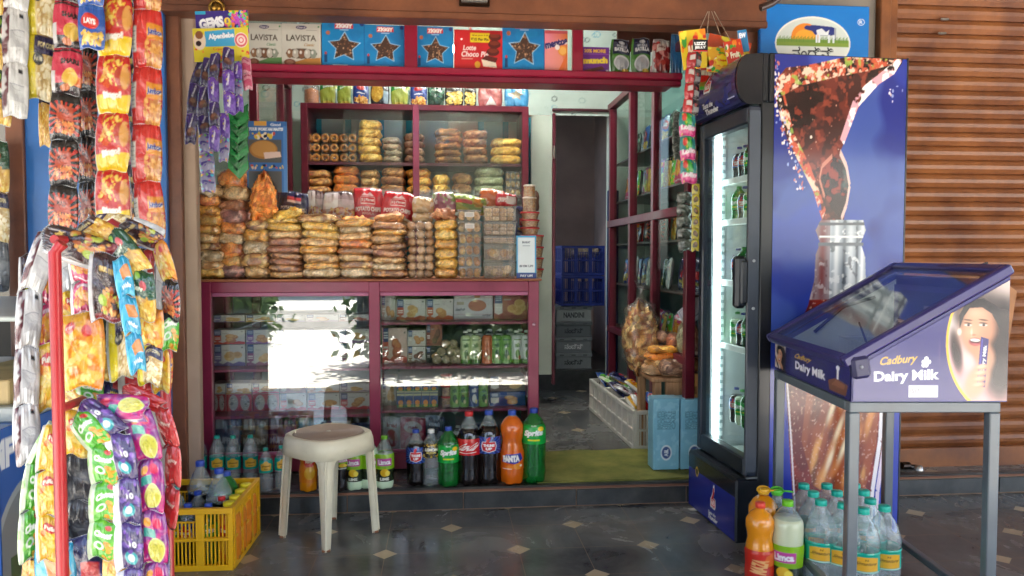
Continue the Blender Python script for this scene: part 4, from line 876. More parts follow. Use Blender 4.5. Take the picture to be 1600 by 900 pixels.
# ------------------------------------------------------------------ plastic stool
sp0 = WZ(505, 860, 0)
t = thing('plastic_stool', 'worn white plastic stool with brown ribbed round seat', 'stool', (sp0[0], sp0[1] + .185, 0), R(4))
wht = '#d9d2ba'; SHs = .455; m = MB()
n = 48
def sq(a, r, k=3.2): c, s_ = abs(math.cos(a)), abs(math.sin(a)); return r / (c ** k + s_ ** k) ** (1 / k)
rings = [(.138, SHs - .006), (.152, SHs), (.163, SHs - .006), (.170, SHs - .03), (.176, SHs - .082), (.172, SHs - .083), (.166, SHs - .035), (.150, SHs - .012)]
an = np.linspace(0, 2 * math.pi, n, endpoint=False); vs2 = []
for r, z in rings: vs2 += [(sq(a + R(45), r, 3.0) * math.cos(a), sq(a + R(45), r, 3.0) * math.sin(a), z) for a in an]
q = [[i * n + j, i * n + (j + 1) % n, (i + 1) * n + (j + 1) % n, (i + 1) * n + j] for i in range(len(rings) - 1) for j in range(n)]
m.add(vs2, [f[::-1] for f in q], wht, 0, True); m.build('seat_rim', [PLAST], t)
m = MB(); m.lathe([(.001, SHs + .0), (.02, SHs + .001), (.146, SHs + .001), (.152, SHs - .006)], 48, '#9c8a7a')
for k in range(14): m.lathe([(.014 + k * .0095, SHs + .001), (.018 + k * .0095, SHs + .0036), (.022 + k * .0095, SHs + .001)], 48, '#ad9b8a', cap=False)
m.lathe([(.001, SHs + .006), (.008, SHs + .004), (.012, SHs + .001)], 12, '#d8d4c8', cap=False); m.build('seat_pad', [PLAST], t)
for k in range(4):
    a = R(-90 + 90 * k); T = TR((0, 0, 0), (0, 0, a)); m = MB()      # leg in local +x direction: outer web with two returns
    zz = np.linspace(0, 1, 12); L = []
    def leg(u, v):
        z = v * (SHs - .045); out = .212 - .030 * v; hw = .018 + .017 * v + .05 * np.clip((v - .8) / .2, 0, 1) ** 2.2
        s_ = (u - .5) * 2; x = out - .022 * np.abs(s_) ** 2; return np.c_[x, s_ * hw, z]
    m.grid(leg, nu=9, nv=16, col=wht); m.grid(lambda u, v: leg(u, v) - np.c_[np.full_like(u, .006) + .012 * (1 - np.abs(u - .5) * 2), np.zeros_like(u), np.zeros_like(u)], nu=9, nv=16, col=wht, flip=True)
    m.tube([(.213, 0, .01), (.199, 0, SHs * .5), (.187, 0, SHs - .06)], .005, 6, wht); m.box(.186, -.017, 0, .211, .017, .008, '#8a5a3c', .002)
    m.T = None
    for i in range(len(m.v)): m.v[i] = m.v[i] @ T[:3, :3].T
    m.build('leg', [PLAST], t)

# ------------------------------------------------------------------ plastic crates
def crate(name, w, d, h, col, nslat=14, rows=2, wall=.012, mat=PLAST, handle=True, lower=None, gap=.013):
    """open basket: origin at the centre of its bottom"""
    m = MB(); x0, x1, y0, y1 = -w / 2, w / 2, -d / 2, d / 2
    m.box(x0 + wall, y0 + wall, .0, x1 - wall, y1 - wall, .010, col, 0)
    for (a0, a1, o, ax) in ((x0, x1, y0, 0), (x0, x1, y1 - wall, 0), (y0 + wall + .0005, y1 - wall - .0005, x0, 1), (y0 + wall + .0005, y1 - wall - .0005, x1 - wall, 1)):
        def b_(p0, z0, p1, z1, out=0.0, c=col):
            if ax == 0: m.box(p0, o - out, z0, p1, o + wall + out, z1, c, .0015)
            else: m.box(o - out, p0, z0, o + wall + out, p1, z1, c, .0015)
        L = a1 - a0
        b_(a0, h - .022, a1, h, .004); b_(a0, 0, a1, .022, .003)
        for r in range(1, rows): b_(a0, h * r / rows - .006, a1, h * r / rows + .006, .004)
        posts = np.linspace(a0, a1, 4 if L < .4 else 5)
        for k, p in enumerate(posts):
            hw = .016 if 0 < k < len(posts) - 1 else .020
            b_(max(a0, p - hw), .0221, min(a1, p + hw), h - .0221, .003)
        for r in range(rows):
            za, zb = h * r / rows + .0065 + (.016 if r == 0 else 0), h * (r + 1) / rows - .0065 - (.016 if r == rows - 1 else 0)
            for k in range(len(posts) - 1):
                p0, p1 = posts[k] + .019, posts[k + 1] - .019; ns = max(2, int((p1 - p0) / gap))
                hz = zb - .034 if (handle and ax == 0 and r == rows - 1 and k in (1, 2)) else zb
                for j in range(ns):
                    pc = p0 + (j + .5) * (p1 - p0) / ns; b_(pc - .0030, za, pc + .0030, hz, -.002)
                if hz != zb: b_(p0, hz, p1, hz + .005, 0)
    return m
c0 = WZ(365, 891, 0); c1 = WZ(407, 832, 0); dv = c1[:2] - c0[:2]; dl = np.hypot(*dv); rzc = math.atan2(-dv[0], dv[1])
CW_, CD_, CHh = .50, max(.40, dl), .245
cen = c0[:2] + np.array((-math.cos(rzc), -math.sin(rzc))) * CW_ / 2 + dv / dl * CD_ / 2
t = tag(crate('c', CW_, CD_, CHh, '#e0a80c').build('bottle_crate', [PLAST]), 'bright yellow plastic crate holding assorted soft drink bottles', 'crate'); t.location = (cen[0], cen[1], 0); t.rotation_euler = (0, 0, rzc); YCR = t
def ycr(x, y, z=.012): c, s_ = math.cos(rzc), math.sin(rzc); return (cen[0] + x * c - y * s_, cen[1] + x * s_ + y * c, z)
# blue crates, milk crates inside
xa, xb = XA(871, 6.5, 400), XA(936, 6.5, 400)
mesh = crate('b', xb - xa, .34, .25, '#1c2f80', rows=2).build('blue_crate', [PLAST])
zc = .27
mc0, mc1 = XA(869, 6.3, 530), XA(924, 6.3, 530); mh = (W(890, 478, 6.3)[2] - .27) / 4
for i in range(4):
    t = thing('milk_crate', ['lowest grey milk crate with white Kannada letters', 'second lowest grey milk crate, pale Kannada letters', 'third grey milk crate up, darker Kannada letters', 'top grey milk crate lettered NANDINI in English'][i], 'crate', ((mc0 + mc1) / 2, 6.42, zc), 0, 'stack of milk crates in the back room')
    w = mc1 - mc0; m = MB(); gcol = ['#8d9496', '#878e90', '#70777a', '#9aa19f'][i]
    m.box(-w / 2, -.12, 0, w / 2, .12, mh - .02, gcol, .006); m.box(-w / 2 - .008, -.128, mh - .032, w / 2 + .008, .128, mh - .002, gcol, .004); m.box(-w / 2 - .004, -.124, .0, w / 2 + .004, .124, .012, gcol, .002)
    for k in range(3): m.box(-w / 2 + .03 + k * w * .33, -.1295, mh - .022, -w / 2 + .03 + k * w * .33 + .035, -.127, mh - .012, '#5c6364', 0)
    m.build('tray', [PLAST], t); c_ = Cv(70, 26, gcol, 2)
    c_.text('NANDINI' if i == 3 else 'ನಂದಿನಿ', .5, .5, .8 if i == 3 else .72, .62, '#2a3034' if i != 1 else '#e8ecec', bold=.035)
    m = MB(); m.quadc((-w * .36, -.1215, mh * .16), (w * .72, 0, 0), (0, 0, mh * .52), c_); m.build('lettering_panel', [PRINT], t)
    zc += mh
for i in range(2):
    o = mesh if i == 0 else dup(mesh); tag(o, ['lower blue lattice crate resting on the milk crate stack', 'upper blue lattice crate topmost in the back room stack'][i], 'crate', 'blue crates in the back room'); o.location = ((xa + xb) / 2, 6.44, zc + .002); zc += .254
ZCR = zc
# goods in the upper blue crate
# blue upright board beside the doorway
m = MB(); bcv = Cv(30, 260, '#16305e', 2)
bcv.text('GOOD', .5, .45, 6.0, .055, '#0a1226', rot=90, bold=.04)
pa, pb = W(936, 585, 5.9), W(948, 292, 5.9)
m.box(0, 0, 0, .085, .02, pb[2] - pa[2], '#16305e', .004); m.quadc((.004, -.0015, .01), (.077, 0, 0), (0, 0, pb[2] - pa[2] - .02), bcv)
o = tag(m.build('blue_board', [PRINT]), 'narrow dark blue lettered board leaning by the back room doorway', 'board'); o.location = (pa[0], 5.62, ZP + .12)
# white lattice baskets on the floor
wb = []
w0, w1 = WZ(919, 640, ZP), WZ(988, 704, ZP)
L = w1[:2] - w0[:2]; ln = np.hypot(*L); ang = math.atan2(L[1], L[0])
ob = crate('w', ln / 3 - .01, .26, .225, '#d2cec4', rows=2, handle=False, gap=.024).build('lattice_basket', [PLAST])
perp = np.array((-L[1], L[0])) / ln
if perp[0] < 0: perp = -perp
for i in range(3):
    o = ob if i == 0 else dup(ob); pc = w0[:2] + L * (i + .5) / 3 + perp * .14
    tag(o, ['white lattice basket on the shop floor, farthest of three', 'white lattice basket on the shop floor, middle of three', 'white lattice basket nearest the wooden bench'][i], 'basket', 'white baskets along the right cabinet'); o.location = (pc[0], pc[1], ZP + .001); o.rotation_euler = (0, 0, ang)
WBK = [w0[:2] + L * (i + .5) / 3 + perp * .14 for i in range(3)]
# wooden bench-table
bt = .60; pA = W(997, 590, 4.3); zb_ = W(1050, 590, 3.92)[2]
x0b, x1b = XA(1021, 3.93, 600), 1.60
t = thing('wooden_bench', 'old wooden bench table carrying bread beside the cooler', 'bench', ((x0b + x1b) / 2, 4.11, ZP)); hb = zb_ - ZP; wbx = (x1b - x0b) / 2
m = MB(); m.box(-wbx - .015, -.20, hb - .022, wbx, .20, hb, bv=.004); m.build('bench_top', [WOODT], t)
for (x, y) in ((-wbx + .0, -.19), (wbx - .05, -.19), (-wbx + .0, .12), (wbx - .05, .12)): m = MB(); m.box(x, y, 0, x + .042, y + .042, hb - .0225, bv=.004); m.build('leg', [WOODT], t)
m = MB(); m.box(-wbx + .063, -.195, hb - .115, wbx - .051, -.175, hb - .023, bv=.003); m.build('apron', [WOODT], t)
BT = (x0b, x1b, zb_)
# green mat
m = MB(); gx0, gx1 = XA(838, 3.66, 745), XA(1092, 3.66, 745) ; g1 = WZ(860, 708, ZP)
rs_ = np.random.RandomState(3)
m.grid(lambda u, v: np.c_[gx0 + (gx1 - gx0) * u, YS + .012 + v * (g1[1] - YS - .0), ZP + .010 + .003 * np.sin(u * 17 + v * 5) * np.cos(v * 9)], nu=30, nv=20); m.box(gx0, YS + .012, ZP + .0015, gx1, g1[1] + .012, ZP + .0065, '#6f7440', .001)
tag(m.build('floor_mat', [GREENMAT]), 'worn olive green mat on the platform at the shop entrance', 'mat')
# blue cartons
def carton(px0, px1, py0, Y, label, d, seed):
    a, b_ = W(px0, 742, Y), W(px1, 742, Y); h = W(px0, py0, Y)[2] - ZP; w = b_[0] - a[0]; m = MB(); m.box(0, 0, 0, w, d, h, '#7fb6cd', .004)
    c = Cv(44, 120, '#86c3da', 2); c.noise('#a8dcec', 5, .55, seed=seed, al=.5)
    for k in range(5): c.text(['BISCUITS', 'PACKED', 'KEEP DRY', 'HANDLE', 'CARE'][k], .22 + .14 * k, .70, .26 * 2.7, .05, '#5d93ab', rot=90)
    c.ell(.5, .24, .22, .11, '#e6f0f6'); c.ell(.5, .24, .17, .085, '#3d5a94'); c.text('ABL', .5, .24, .24 * 1.2, .06, '#eef4fa', rot=90, bold=.04)
    m.quadc((.003, -.0015, .003), (w - .006, 0, 0), (0, 0, h - .006), c); m.box(.0, .0, h, w, d, h + .0015, '#6fa3ba', 0)
    o = m.build('blue_carton', [PRINT]); o.location = (a[0], Y, ZP + .012); return tag(o, label, 'carton', 'blue cartons beside the cooler')
carton(1020, 1061, 627, 3.77, 'tall light blue carton standing on the mat, left of the pair', .10, 1)
carton(1063, 1106, 627, 3.765, 'tall light blue carton half hidden by the drinks cooler', .10, 2)
# papers
def sheet(pts, Y, label, cat, col, cvs=None, name='paper_sheet'):
    m = MB(); P = [W(x, y, Y) for x, y in pts]; o, du, dv_ = P[0], P[1] - P[0], P[3] - P[0]; c0 = o.copy()
    m.grid(lambda u, v: o - c0 + u[:, None] * du + v[:, None] * dv_ + np.c_[0 * u, .006 * np.sin(u * 6) * v, 0 * u], cvs or Cv(20, 20, col)); m.grid(lambda u, v: o - c0 + u[:, None] * du + v[:, None] * dv_ + np.c_[0 * u, .0012 + .006 * np.sin(u * 6) * v, 0 * u], nu=20, nv=20, col=col, flip=True)
    oo = m.build(name, [PRINT]); oo.location = c0; return tag(oo, label, cat)
c = Cv(60, 50, '#d8dade', 2); c.rect(.06, .06, .94, .94, '#aab2bd'); c.rect(.09, .09, .91, .91, '#dcdde1'); c.ell(.5, .5, .12, .16, '#6b7788'); c.text('8', .5, .5, .08, .18, '#dcdde1'); c.rect(.2, .75, .8, .8, '#8c94a2'); c.rect(.25, .2, .75, .23, '#9aa2ae')
sheet([(1058, 488), (1090, 460), (1112, 500), (1082, 516)][:2] + [(1100, 500), (1072, 515)], 3.84, 'white printed certificate hanging tilted between cabinet and cooler', 'certificate', '#d8dade', c)
m = MB(); p = WZ(1120, 853, 0)
for (px, py, s_) in ((1086, 797, .028), (690 - 0, 0, 0)):
    if s_: q_ = WZ(px, py, 0); m.box(q_[0] - s_, q_[1] - .012, .001, q_[0] + s_, q_[1] + .02, .004, '#c9c6bb', 0)
tag(m.build('paper_scrap', [MATTE]), 'small white paper scrap on the floor at the foot of the cooler', 'litter')
# ------------------------------------------------------------------ builders for goods
# ---- film packets: artwork front, plain back, pinched seals
def pillow(cv, w, h, th, seed=0, back='#b9bbbe', waist=.10, nu=None, nv=None, seal=.05):
    rs = np.random.RandomState(seed); ph = rs.uniform(0, 6.28, 6); nu, nv = (cv.nu, cv.nv) if cv else (nu or 14, nv or 18)
    def f(sg, k=1.0):
        def g(u, v):
            a, b_ = u * 2 - 1, v * 2 - 1
            t = np.sqrt(np.clip(1 - np.abs(a) ** 2.6, 0, 1)) * np.clip(1 - (np.abs(b_) / (1 - seal)) ** 4, 0, 1) ** .55
            wd = 1 - waist * (np.abs(b_) ** 2.5) * 1.5
            wr = .30 * np.sin(a * 11 + ph[0] + 2 * b_) * np.abs(b_) ** 2.2 + .12 * np.sin(a * 23 + ph[3]) * np.abs(b_) ** 2 + .07 * np.sin(a * 4 + b_ * 7 + ph[1]) + .05 * np.sin(b_ * 13 + a * 3 + ph[2]) * np.abs(a)
            z = th / 2 * t * (1 + wr) * sg + (.0012 * np.sin(a * 40) * (np.abs(b_) > 1 - seal))
            return np.c_[a * w / 2 * wd, -z, b_ * h / 2 * (1 - .02 * np.sin(a * 5 + ph[3]) * (np.abs(b_) > .9)) + .004 * np.sin(a * 3 + ph[4])]
        return g
    m = MB(); m.grid(f(1), cv, nu, nv, col=back) if cv is None else m.grid(f(1), cv)
    nb, nbv = max(8, nu // 3), max(10, nv // 3)
    bc = Cv(nb, nbv, back, 1)
    m.grid(f(-1), bc, flip=True); return m
def zigzag(c, n=16, d=.012, col='#c9ccd0'):
    k = np.abs(((c.X * n) % 1) - .5) * 2 * d; c.put(c.Y < .004 + k, col); c.put(c.Y > .996 - k, col)
def chips(c, box, n, r, cols, asp, seed=1): c.dots(n, cols, r, None, asp, seed, box)
RES = {}
DES = {}
def design(fn): DES[fn.__name__] = fn; return fn
PN = (42, 56)
def P0(col, n=PN): return Cv(n[0], n[1], col, 3)
@design
def popcorn():
    c = P0('#c9a760'); c.rect(0, 0, .35, 1, '#e0cc1e'); c.rect(.0, 0, .08, 1, '#c8ccc4'); c.rect(.35, 0, 1, .62, '#d8c38c'); c.dots(160, ['#efe2bd', '#c8a866', '#e2cf9d', '#b08d4e'], .07, None, .75, 2, (.42, .03, 1, .62))
    c.rect(.3, .68, 1, .96, '#29234c'); c.text('POP CORN', .66, .82, .5, .08, '#e8d8a0', bold=.03); c.ell(.42, .60, .14, .10, '#1a1c2a'); c.text('Rs.10', .42, .60, .2, .07, '#e8e0c0'); return c
@design
def sharing():
    c = P0('#2c1c22'); c.rect(0, .25, 1, .88, '#c42c48'); c.rect(.55, .2, 1, .4, '#e0732c'); c.rect(0, .1, .18, .5, '#c8c4c4'); c.text('SHARI', .62, .68, .56, .11, '#181014', bold=.06); c.ell(.62, .38, .22, .15, '#ddae3c', 20); c.ell(.74, .32, .17, .12, '#e9c058', 50)
    c.ell(.5, .14, .16, .07, '#c86a28'); c.rect(.0, .92, 1, 1, '#b8243c'); return c
@design
def flames():
    c = P0('#191113'); 
    for k in range(18):
        a = k / 18 * 6.28; c.poly([(.5 + .1 * math.cos(a), .45 + .08 * math.sin(a)), (.5 + .62 * math.cos(a + .12), .45 + .50 * math.sin(a + .12)), (.5 + .62 * math.cos(a - .05), .45 + .50 * math.sin(a - .05))], ['#c0281e', '#d8552a'][k % 2])
    c.rect(.28, .42, .78, .72, '#b8492e'); c.dots(70, ['#e2813a', '#c8501f', '#e8a050'], .05, None, .75, 4, (.25, .15, .8, .42)); c.rect(0, 0, 1, .14, '#141012'); c.rect(0, .80, 1, 1, '#171113'); c.text('MAD', .5, .6, .3, .1, '#3c1410', bold=.03); return c
@design
def bingo():
    c = P0('#c4201f'); c.rect(0, 0, 1, .30, '#ecc81a'); c.poly([(0, .25), (1, .34), (1, .2), (0, .2)], '#ecc81a'); c.dots(60, ['#e8c040', '#f0d468', '#d8982a'], .06, None, .75, 3, (.2, .50, .95, .92)); c.dots(20, ['#d8531c'], .05, None, .75, 5, (.1, .35, .9, .95))
    c.rect(0, 0, .08, 1, '#cdc9bd'); c.text('Bingo!', .56, .30, .5, .14, '#f4f2ea', rot=8, bold=.07, ol='#c4201f', olw=.05); c.ell(.82, .62, .18, .2, '#b83c28'); c.ell(.88, .62, .10, .2, '#d89848'); return c
@design
def jumbo():
    c = P0('#c0231e'); c.rect(0, .28, .2, .70, '#d4d2ca'); 
    for k in range(5): c.rect(.03, .33 + .07 * k, .17, .345 + .07 * k, '#8c8c88')
    c.poly([(.2, .95), (.35, .5), (.75, .42), (1, .6), (1, 1), (.3, 1)], '#cc2a22'); c.rect(.52, .46, 1, .72, '#d88a1c'); c.text('Jumbos', .76, .58, .42, .13, '#1e3a8c', bold=.06, ol='#f2ead0', olw=.03); c.dots(90, ['#d89442', '#e4ac5c', '#b8702c'], .065, None, .75, 6, (.5, .0, 1, .42)); return c
@design
def bluechips():
    c = P0('#1a50a8'); c.ell(.5, .60, .32, .17, '#c8261f'); c.text('LAYS', .5, .60, .42, .12, '#f2f2f2', bold=.05); c.dots(50, ['#e0ba48', '#f0d070', '#c89830'], .07, None, .75, 7, (.15, .1, .9, .38)); c.rect(0, .88, 1, 1, '#2f66bb'); return c
@design
def maroonnut():
    c = P0('#331218'); c.rect(0, 0, .16, 1, '#cfcccb'); c.dots(40, ['#c8782c', '#e0a048', '#a85420', '#b8c040'], .07, None, .75, 8, (.4, .1, 1, .6)); c.text('nut mix', .62, .76, .5, .10, '#e8c060', bold=.04); c.rect(.2, .0, 1, .1, '#7c1c2c'); c.ell(.45, .3, .12, .08, '#9fb838'); return c
@design
def pinkmasala():
    c = P0('#cf3a72'); c.rect(0, .0, .2, 1, '#d4d0d0'); c.dots(80, ['#e89028', '#f0b048', '#d86a20'], .09, None, .75, 9, (.3, .3, 1, .75)); c.text('masala', .62, .86, .5, .1, '#f4e8ec', bold=.04); c.rect(.25, 0, 1, .22, '#c42a5c'); c.rect(.25, .12, 1, .15, '#f0d0dc'); return c
@design
def yellowpuff():
    c = P0('#e8a818'); c.noise('#f4cc38', 4, .5, seed=3, al=.8); c.rect(0, 0, .15, 1, '#d8d4c8'); c.dots(70, ['#e8c040', '#f0d878', '#d89820'], .08, None, .75, 10, (.3, .05, 1, .5)); c.ell(.6, .74, .26, .10, '#d0302c'); c.text('Puffs', .6, .74, .38, .09, '#f8f0d8', bold=.05); c.ell(.36, .60, .10, .07, '#e87820'); return c
@design
def greenonion():
    c = P0('#4cae22'); c.rect(0, 0, .22, 1, '#cfe0c0'); c.noise('#7cd23c', 4, .5, seed=2, al=.7); c.text('Cheer', .58, .66, .6, .16, '#f2f8ec', rot=8, bold=.06); c.ell(.46, .36, .16, .1, '#e2ecd8'); c.ell(.46, .36, .09, .055, '#4cae22'); c.dots(30, ['#e8922c', '#e0b040'], .07, None, .75, 11, (.6, 0, 1, .5)); c.ell(.75, .85, .12, .06, '#d03a2a'); return c
@design
def purpletop():
    c = P0('#3b2a66'); c.rect(0, 0, .3, 1, '#e3e2ea'); c.text('Yo', .62, .62, .3, .18, '#f0f0f6', bold=.05); c.ell(.6, .30, .2, .14, '#2aa0a8'); c.ell(.6, .30, .11, .08, '#e8f0f2'); c.rect(.3, .86, 1, 1, '#523a86'); c.dots(16, ['#8a5ac0', '#6a4aa0'], .08, None, .75, 12, (.3, .4, 1, .95)); return c
@design
def magenta():
    c = P0('#bf1f78'); c.rect(0, 0, .17, 1, '#dcd8dc'); c.noise('#7c2a86', 3, .52, seed=6, al=.9); c.rect(.3, .52, .66, .68, '#2f9f92'); c.ell(.42, .78, .12, .08, '#e89a28'); c.ell(.72, .80, .13, .09, '#d8305a'); c.ell(.66, .30, .26, .22, '#cfe07c', 30); c.ell(.66, .30, .23, .195, '#c8c048', 30); c.dots(14, ['#9a9a30'], .025, None, .75, 3, (.5, .2, .85, .42)); return c
@design
def plainred():
    c = P0('#b81c22'); c.rect(0, .05, .28, .95, '#dcdcd8'); c.rect(.5, 0, 1, 1, '#c6262a'); c.rect(0, 0, 1, .06, '#98161c'); c.text('spicy', .66, .6, .4, .1, '#f0d0c0', bold=.04); return c
@design
def silverback():
    c = P0('#cfcfd0'); c.rect(.0, 0, .26, 1, '#5a2430'); c.noise('#e8e8e8', 3, .5, seed=4, al=.7)
    for k in range(9): c.rect(.3, .30 + k * .035, .82, .312 + k * .035, '#7c7f88')
    c.rect(.62, .80, .78, .87, '#22242a'); return c
@design
def darkfoil():
    c = P0('#3c3e46'); c.noise('#6c7078', 3, .5, seed=4, al=.8); c.rect(.1, .6, .5, .8, '#4a4c54'); return c
@design
def cyanfoil():
    c = P0('#1899c4'); c.noise('#5cc4e0', 4, .5, seed=4, al=.7); c.poly([(.4, .4), (.9, .5), (.8, .8), (.3, .7)], '#d88c48'); c.text('Wafer', .55, .25, .5, .12, '#eef4f8', bold=.04); return c
@design
def greenleaf():
    c = P0('#164a2c'); c.rect(0, .0, 1, .45, '#d8a838'); c.dots(90, ['#e8c050', '#c88a24', '#f0d878'], .045, None, .75, 13, (0, .02, 1, .48)); c.ell(.6, .70, .12, .09, '#c43c3c'); c.ell(.3, .85, .2, .08, '#8fbe3c'); c.text('Sev', .4, .62, .4, .12, '#e8f0d8', bold=.04); return c
@design
def goldmix():
    c = P0('#d8a02c'); c.dots(220, ['#e8c048', '#c8882a', '#f0d470', '#b87420'], .035, None, .75, 14, (0, .0, 1, .8)); c.rect(0, .82, 1, 1, '#3c1a20'); c.text('mixture', .5, .9, .5, .08, '#e8d090', bold=.03); return c
@design
def orangebag():
    c = P0('#e08418'); c.noise('#f0b838', 4, .5, seed=9, al=.8); c.ell(.30, .82, .12, .08, '#d23c30'); c.text('ring', .3, .82, .15, .05, '#fff'); c.ell(.66, .75, .11, .08, '#d23c30'); c.dots(60, ['#f0d050', '#e8b030', '#f6e080'], .09, None, .75, 15, (.1, .05, .9, .6)); return c
@design
def navyfoil():
    c = P0('#1c2250'); c.noise('#3f4a8c', 3, .52, seed=4, al=.7); c.rect(.5, .4, .85, .62, '#c42c30'); c.text('MASALA', .66, .28, .5, .08, '#e8d040', bold=.04); c.text('SAUCE', .62, .14, .5, .08, '#f0f0f0', bold=.04); return c
_pm = {}
def packet_mesh(dn, w, h, th, seed=0, **kw):
    k = (dn, round(w, 3), round(h, 3), round(th, 3), seed)
    if k not in _pm:
        c = DES[dn](); zigzag(c); o = pillow(c, w, h, th, seed, **kw).build('packet', [FOIL]); _pm[k] = o.data; bpy.data.objects.remove(o)
    return _pm[k]
def mesh_of(mb, mats, name='m'):
    o = mb.build(name, mats); d = o.data; bpy.data.objects.remove(o); return d
def strip(label, path, n, wpx, dn, Y, yaw=0.0, flip=False, group='strips of snack packets', seed=0, name='packet_strip', cat='snack strip', th=.30, part='packet', overlap=1.04, yawj=.12, mats=None, depth=0.0):
    """joined packets hanging along a path given in the photograph, at the distance Y (a number, or one per path point)"""
    rs = np.random.RandomState(seed + 17); path = np.array(path, float)
    Ys = np.interp(np.linspace(0, 1, len(path)), np.linspace(0, 1, np.size(Y)), np.atleast_1d(Y))
    P = np.array([W(x, y, yy) for (x, y), yy in zip(path, Ys)])
    seg = np.r_[0, np.cumsum(np.linalg.norm(np.diff(P, axis=0), axis=1))]; Lt = seg[-1]; h = Lt / n
    at = lambda s_: np.array([np.interp(s_, seg, P[:, k]) for k in range(3)])
    w = wpx / FPX * np.mean(Ys); t = thing(name, label, cat, tuple(P[0]), 0, group); dns = dn if isinstance(dn, (list, tuple)) else [dn]
    for i in range(n):
        a, b_ = at(i * h), at((i + 1) * h); c = (a + b_) / 2; up = a - b_; L = np.linalg.norm(up); up /= L
        if flip: up = -up
        y_ = yaw + rs.uniform(-yawj, yawj); nrm = np.array((math.sin(y_), -math.cos(y_), 0)); nrm -= up * (nrm @ up); nrm /= np.linalg.norm(nrm); xax = np.cross(up, nrm) ; xax = np.cross(nrm, up) * -1
        xax = np.cross(-nrm, up) * -1; xax = np.cross(up, -nrm) * 1.0
        # local axes: x right, y away from the viewer (-nrm), z up
        yax = -nrm; xax = np.cross(yax, up)
        me = packet_mesh(dns[i % len(dns)], w, round(h * overlap, 3), w * th, (seed + i) % 2) if mats is None else mats
        o = link(part, me, t); M = np.eye(4); M[:3, 0], M[:3, 1], M[:3, 2] = xax, yax, up; M[:3, 3] = c - P[0]
        o.matrix_local = Matrix(M.tolist())
    return t
def packet(dn, px0, py0, px1, py1, Y, label, cat='snack packet', rot=0, yaw=0, th=.3, seed=0, group=None, name='snack_packet', lean=0):
    c0 = W((px0 + px1) / 2, (py0 + py1) / 2, Y); w, h = (px1 - px0) / FPX * Y, (py1 - py0) / FPX * Y
    o = link(name, packet_mesh(dn, w, h, w * th, seed)); o.location = c0; o.rotation_euler = (R(lean), R(rot), R(yaw) ); return tag(o, label, cat, group)
# ---- cartons
def carton_mb(cv, w, h, d, side='#888888', top=None, bv=.0015):
    m = MB(); m.box(-w / 2, 0, 0, w / 2, d, h, side, bv); m.quadc((-w / 2 + .001, -.0008, .001), (w - .002, 0, 0), (0, 0, h - .002), cv)
    if top: m.box(-w / 2 + .001, .001, h, w / 2 - .001, d - .001, h + .0006, top, 0)
    return m
def put_carton(cv, px0, py0, px1, py1, Y, label, cat='carton', d=.06, side='#888', group=None, name='carton', rz=0, z=None, parts=None):
    a, b_ = W(px0, py1, Y), W(px1, py0, Y); w, h = b_[0] - a[0], b_[2] - a[2]
    if z is not None: h = b_[2] - z
    o = carton_mb(cv, w, h, d, side).build(name, [PRINT]); o.location = ((a[0] + b_[0]) / 2, Y, a[2] if z is None else z); o.rotation_euler = (0, 0, rz); return tag(o, label, cat, group)
# ---- bottles
def bottle(kind):
    """profile (radius, height) for 1 unit of height, with fill level and label band"""
    if kind == 'cola': return [(.06, 0), (.128, .004), (.145, .03), (.148, .10), (.140, .22), (.143, .30), (.150, .36), (.150, .60), (.146, .66), (.125, .74), (.085, .84), (.052, .90), (.045, .93), (.045, .955)]
    if kind == 'fanta': return [(.06, 0), (.135, .004), (.15, .03), (.152, .17), (.148, .26), (.154, .42), (.140, .52), (.128, .58), (.140, .66), (.150, .72), (.146, .80), (.10, .88), (.052, .92), (.045, .955)]
    if kind == 'sprite': return [(.06, 0), (.130, .004), (.148, .03), (.152, .14), (.145, .28), (.152, .42), (.152, .72), (.146, .76), (.11, .84), (.06, .91), (.045, .93), (.045, .955)]
    if kind == 'water': return [(.06, 0), (.13, .004), (.147, .03), (.140, .06), (.147, .09), (.140, .12), (.147, .15), (.140, .18), (.147, .21), (.140, .24), (.147, .28), (.143, .30), (.143, .52), (.148, .54), (.142, .58), (.148, .62), (.140, .68), (.118, .78), (.085, .85), (.055, .90), (.048, .93), (.048, .955)]
    if kind == 'jar': return [(.10, 0), (.150, .004), (.165, .03), (.165, .10), (.160, .13), (.165, .16), (.165, .70), (.155, .78), (.110, .86), (.09, .90), (.09, .93)]
    if kind == 'juice': return [(.06, 0), (.16, .004), (.18, .03), (.18, .52), (.172, .56), (.18, .60), (.182, .70), (.165, .80), (.115, .88), (.065, .92), (.055, .955)]
def pet_foot(m, r, h, col, mat):
    pass
_bc = {}
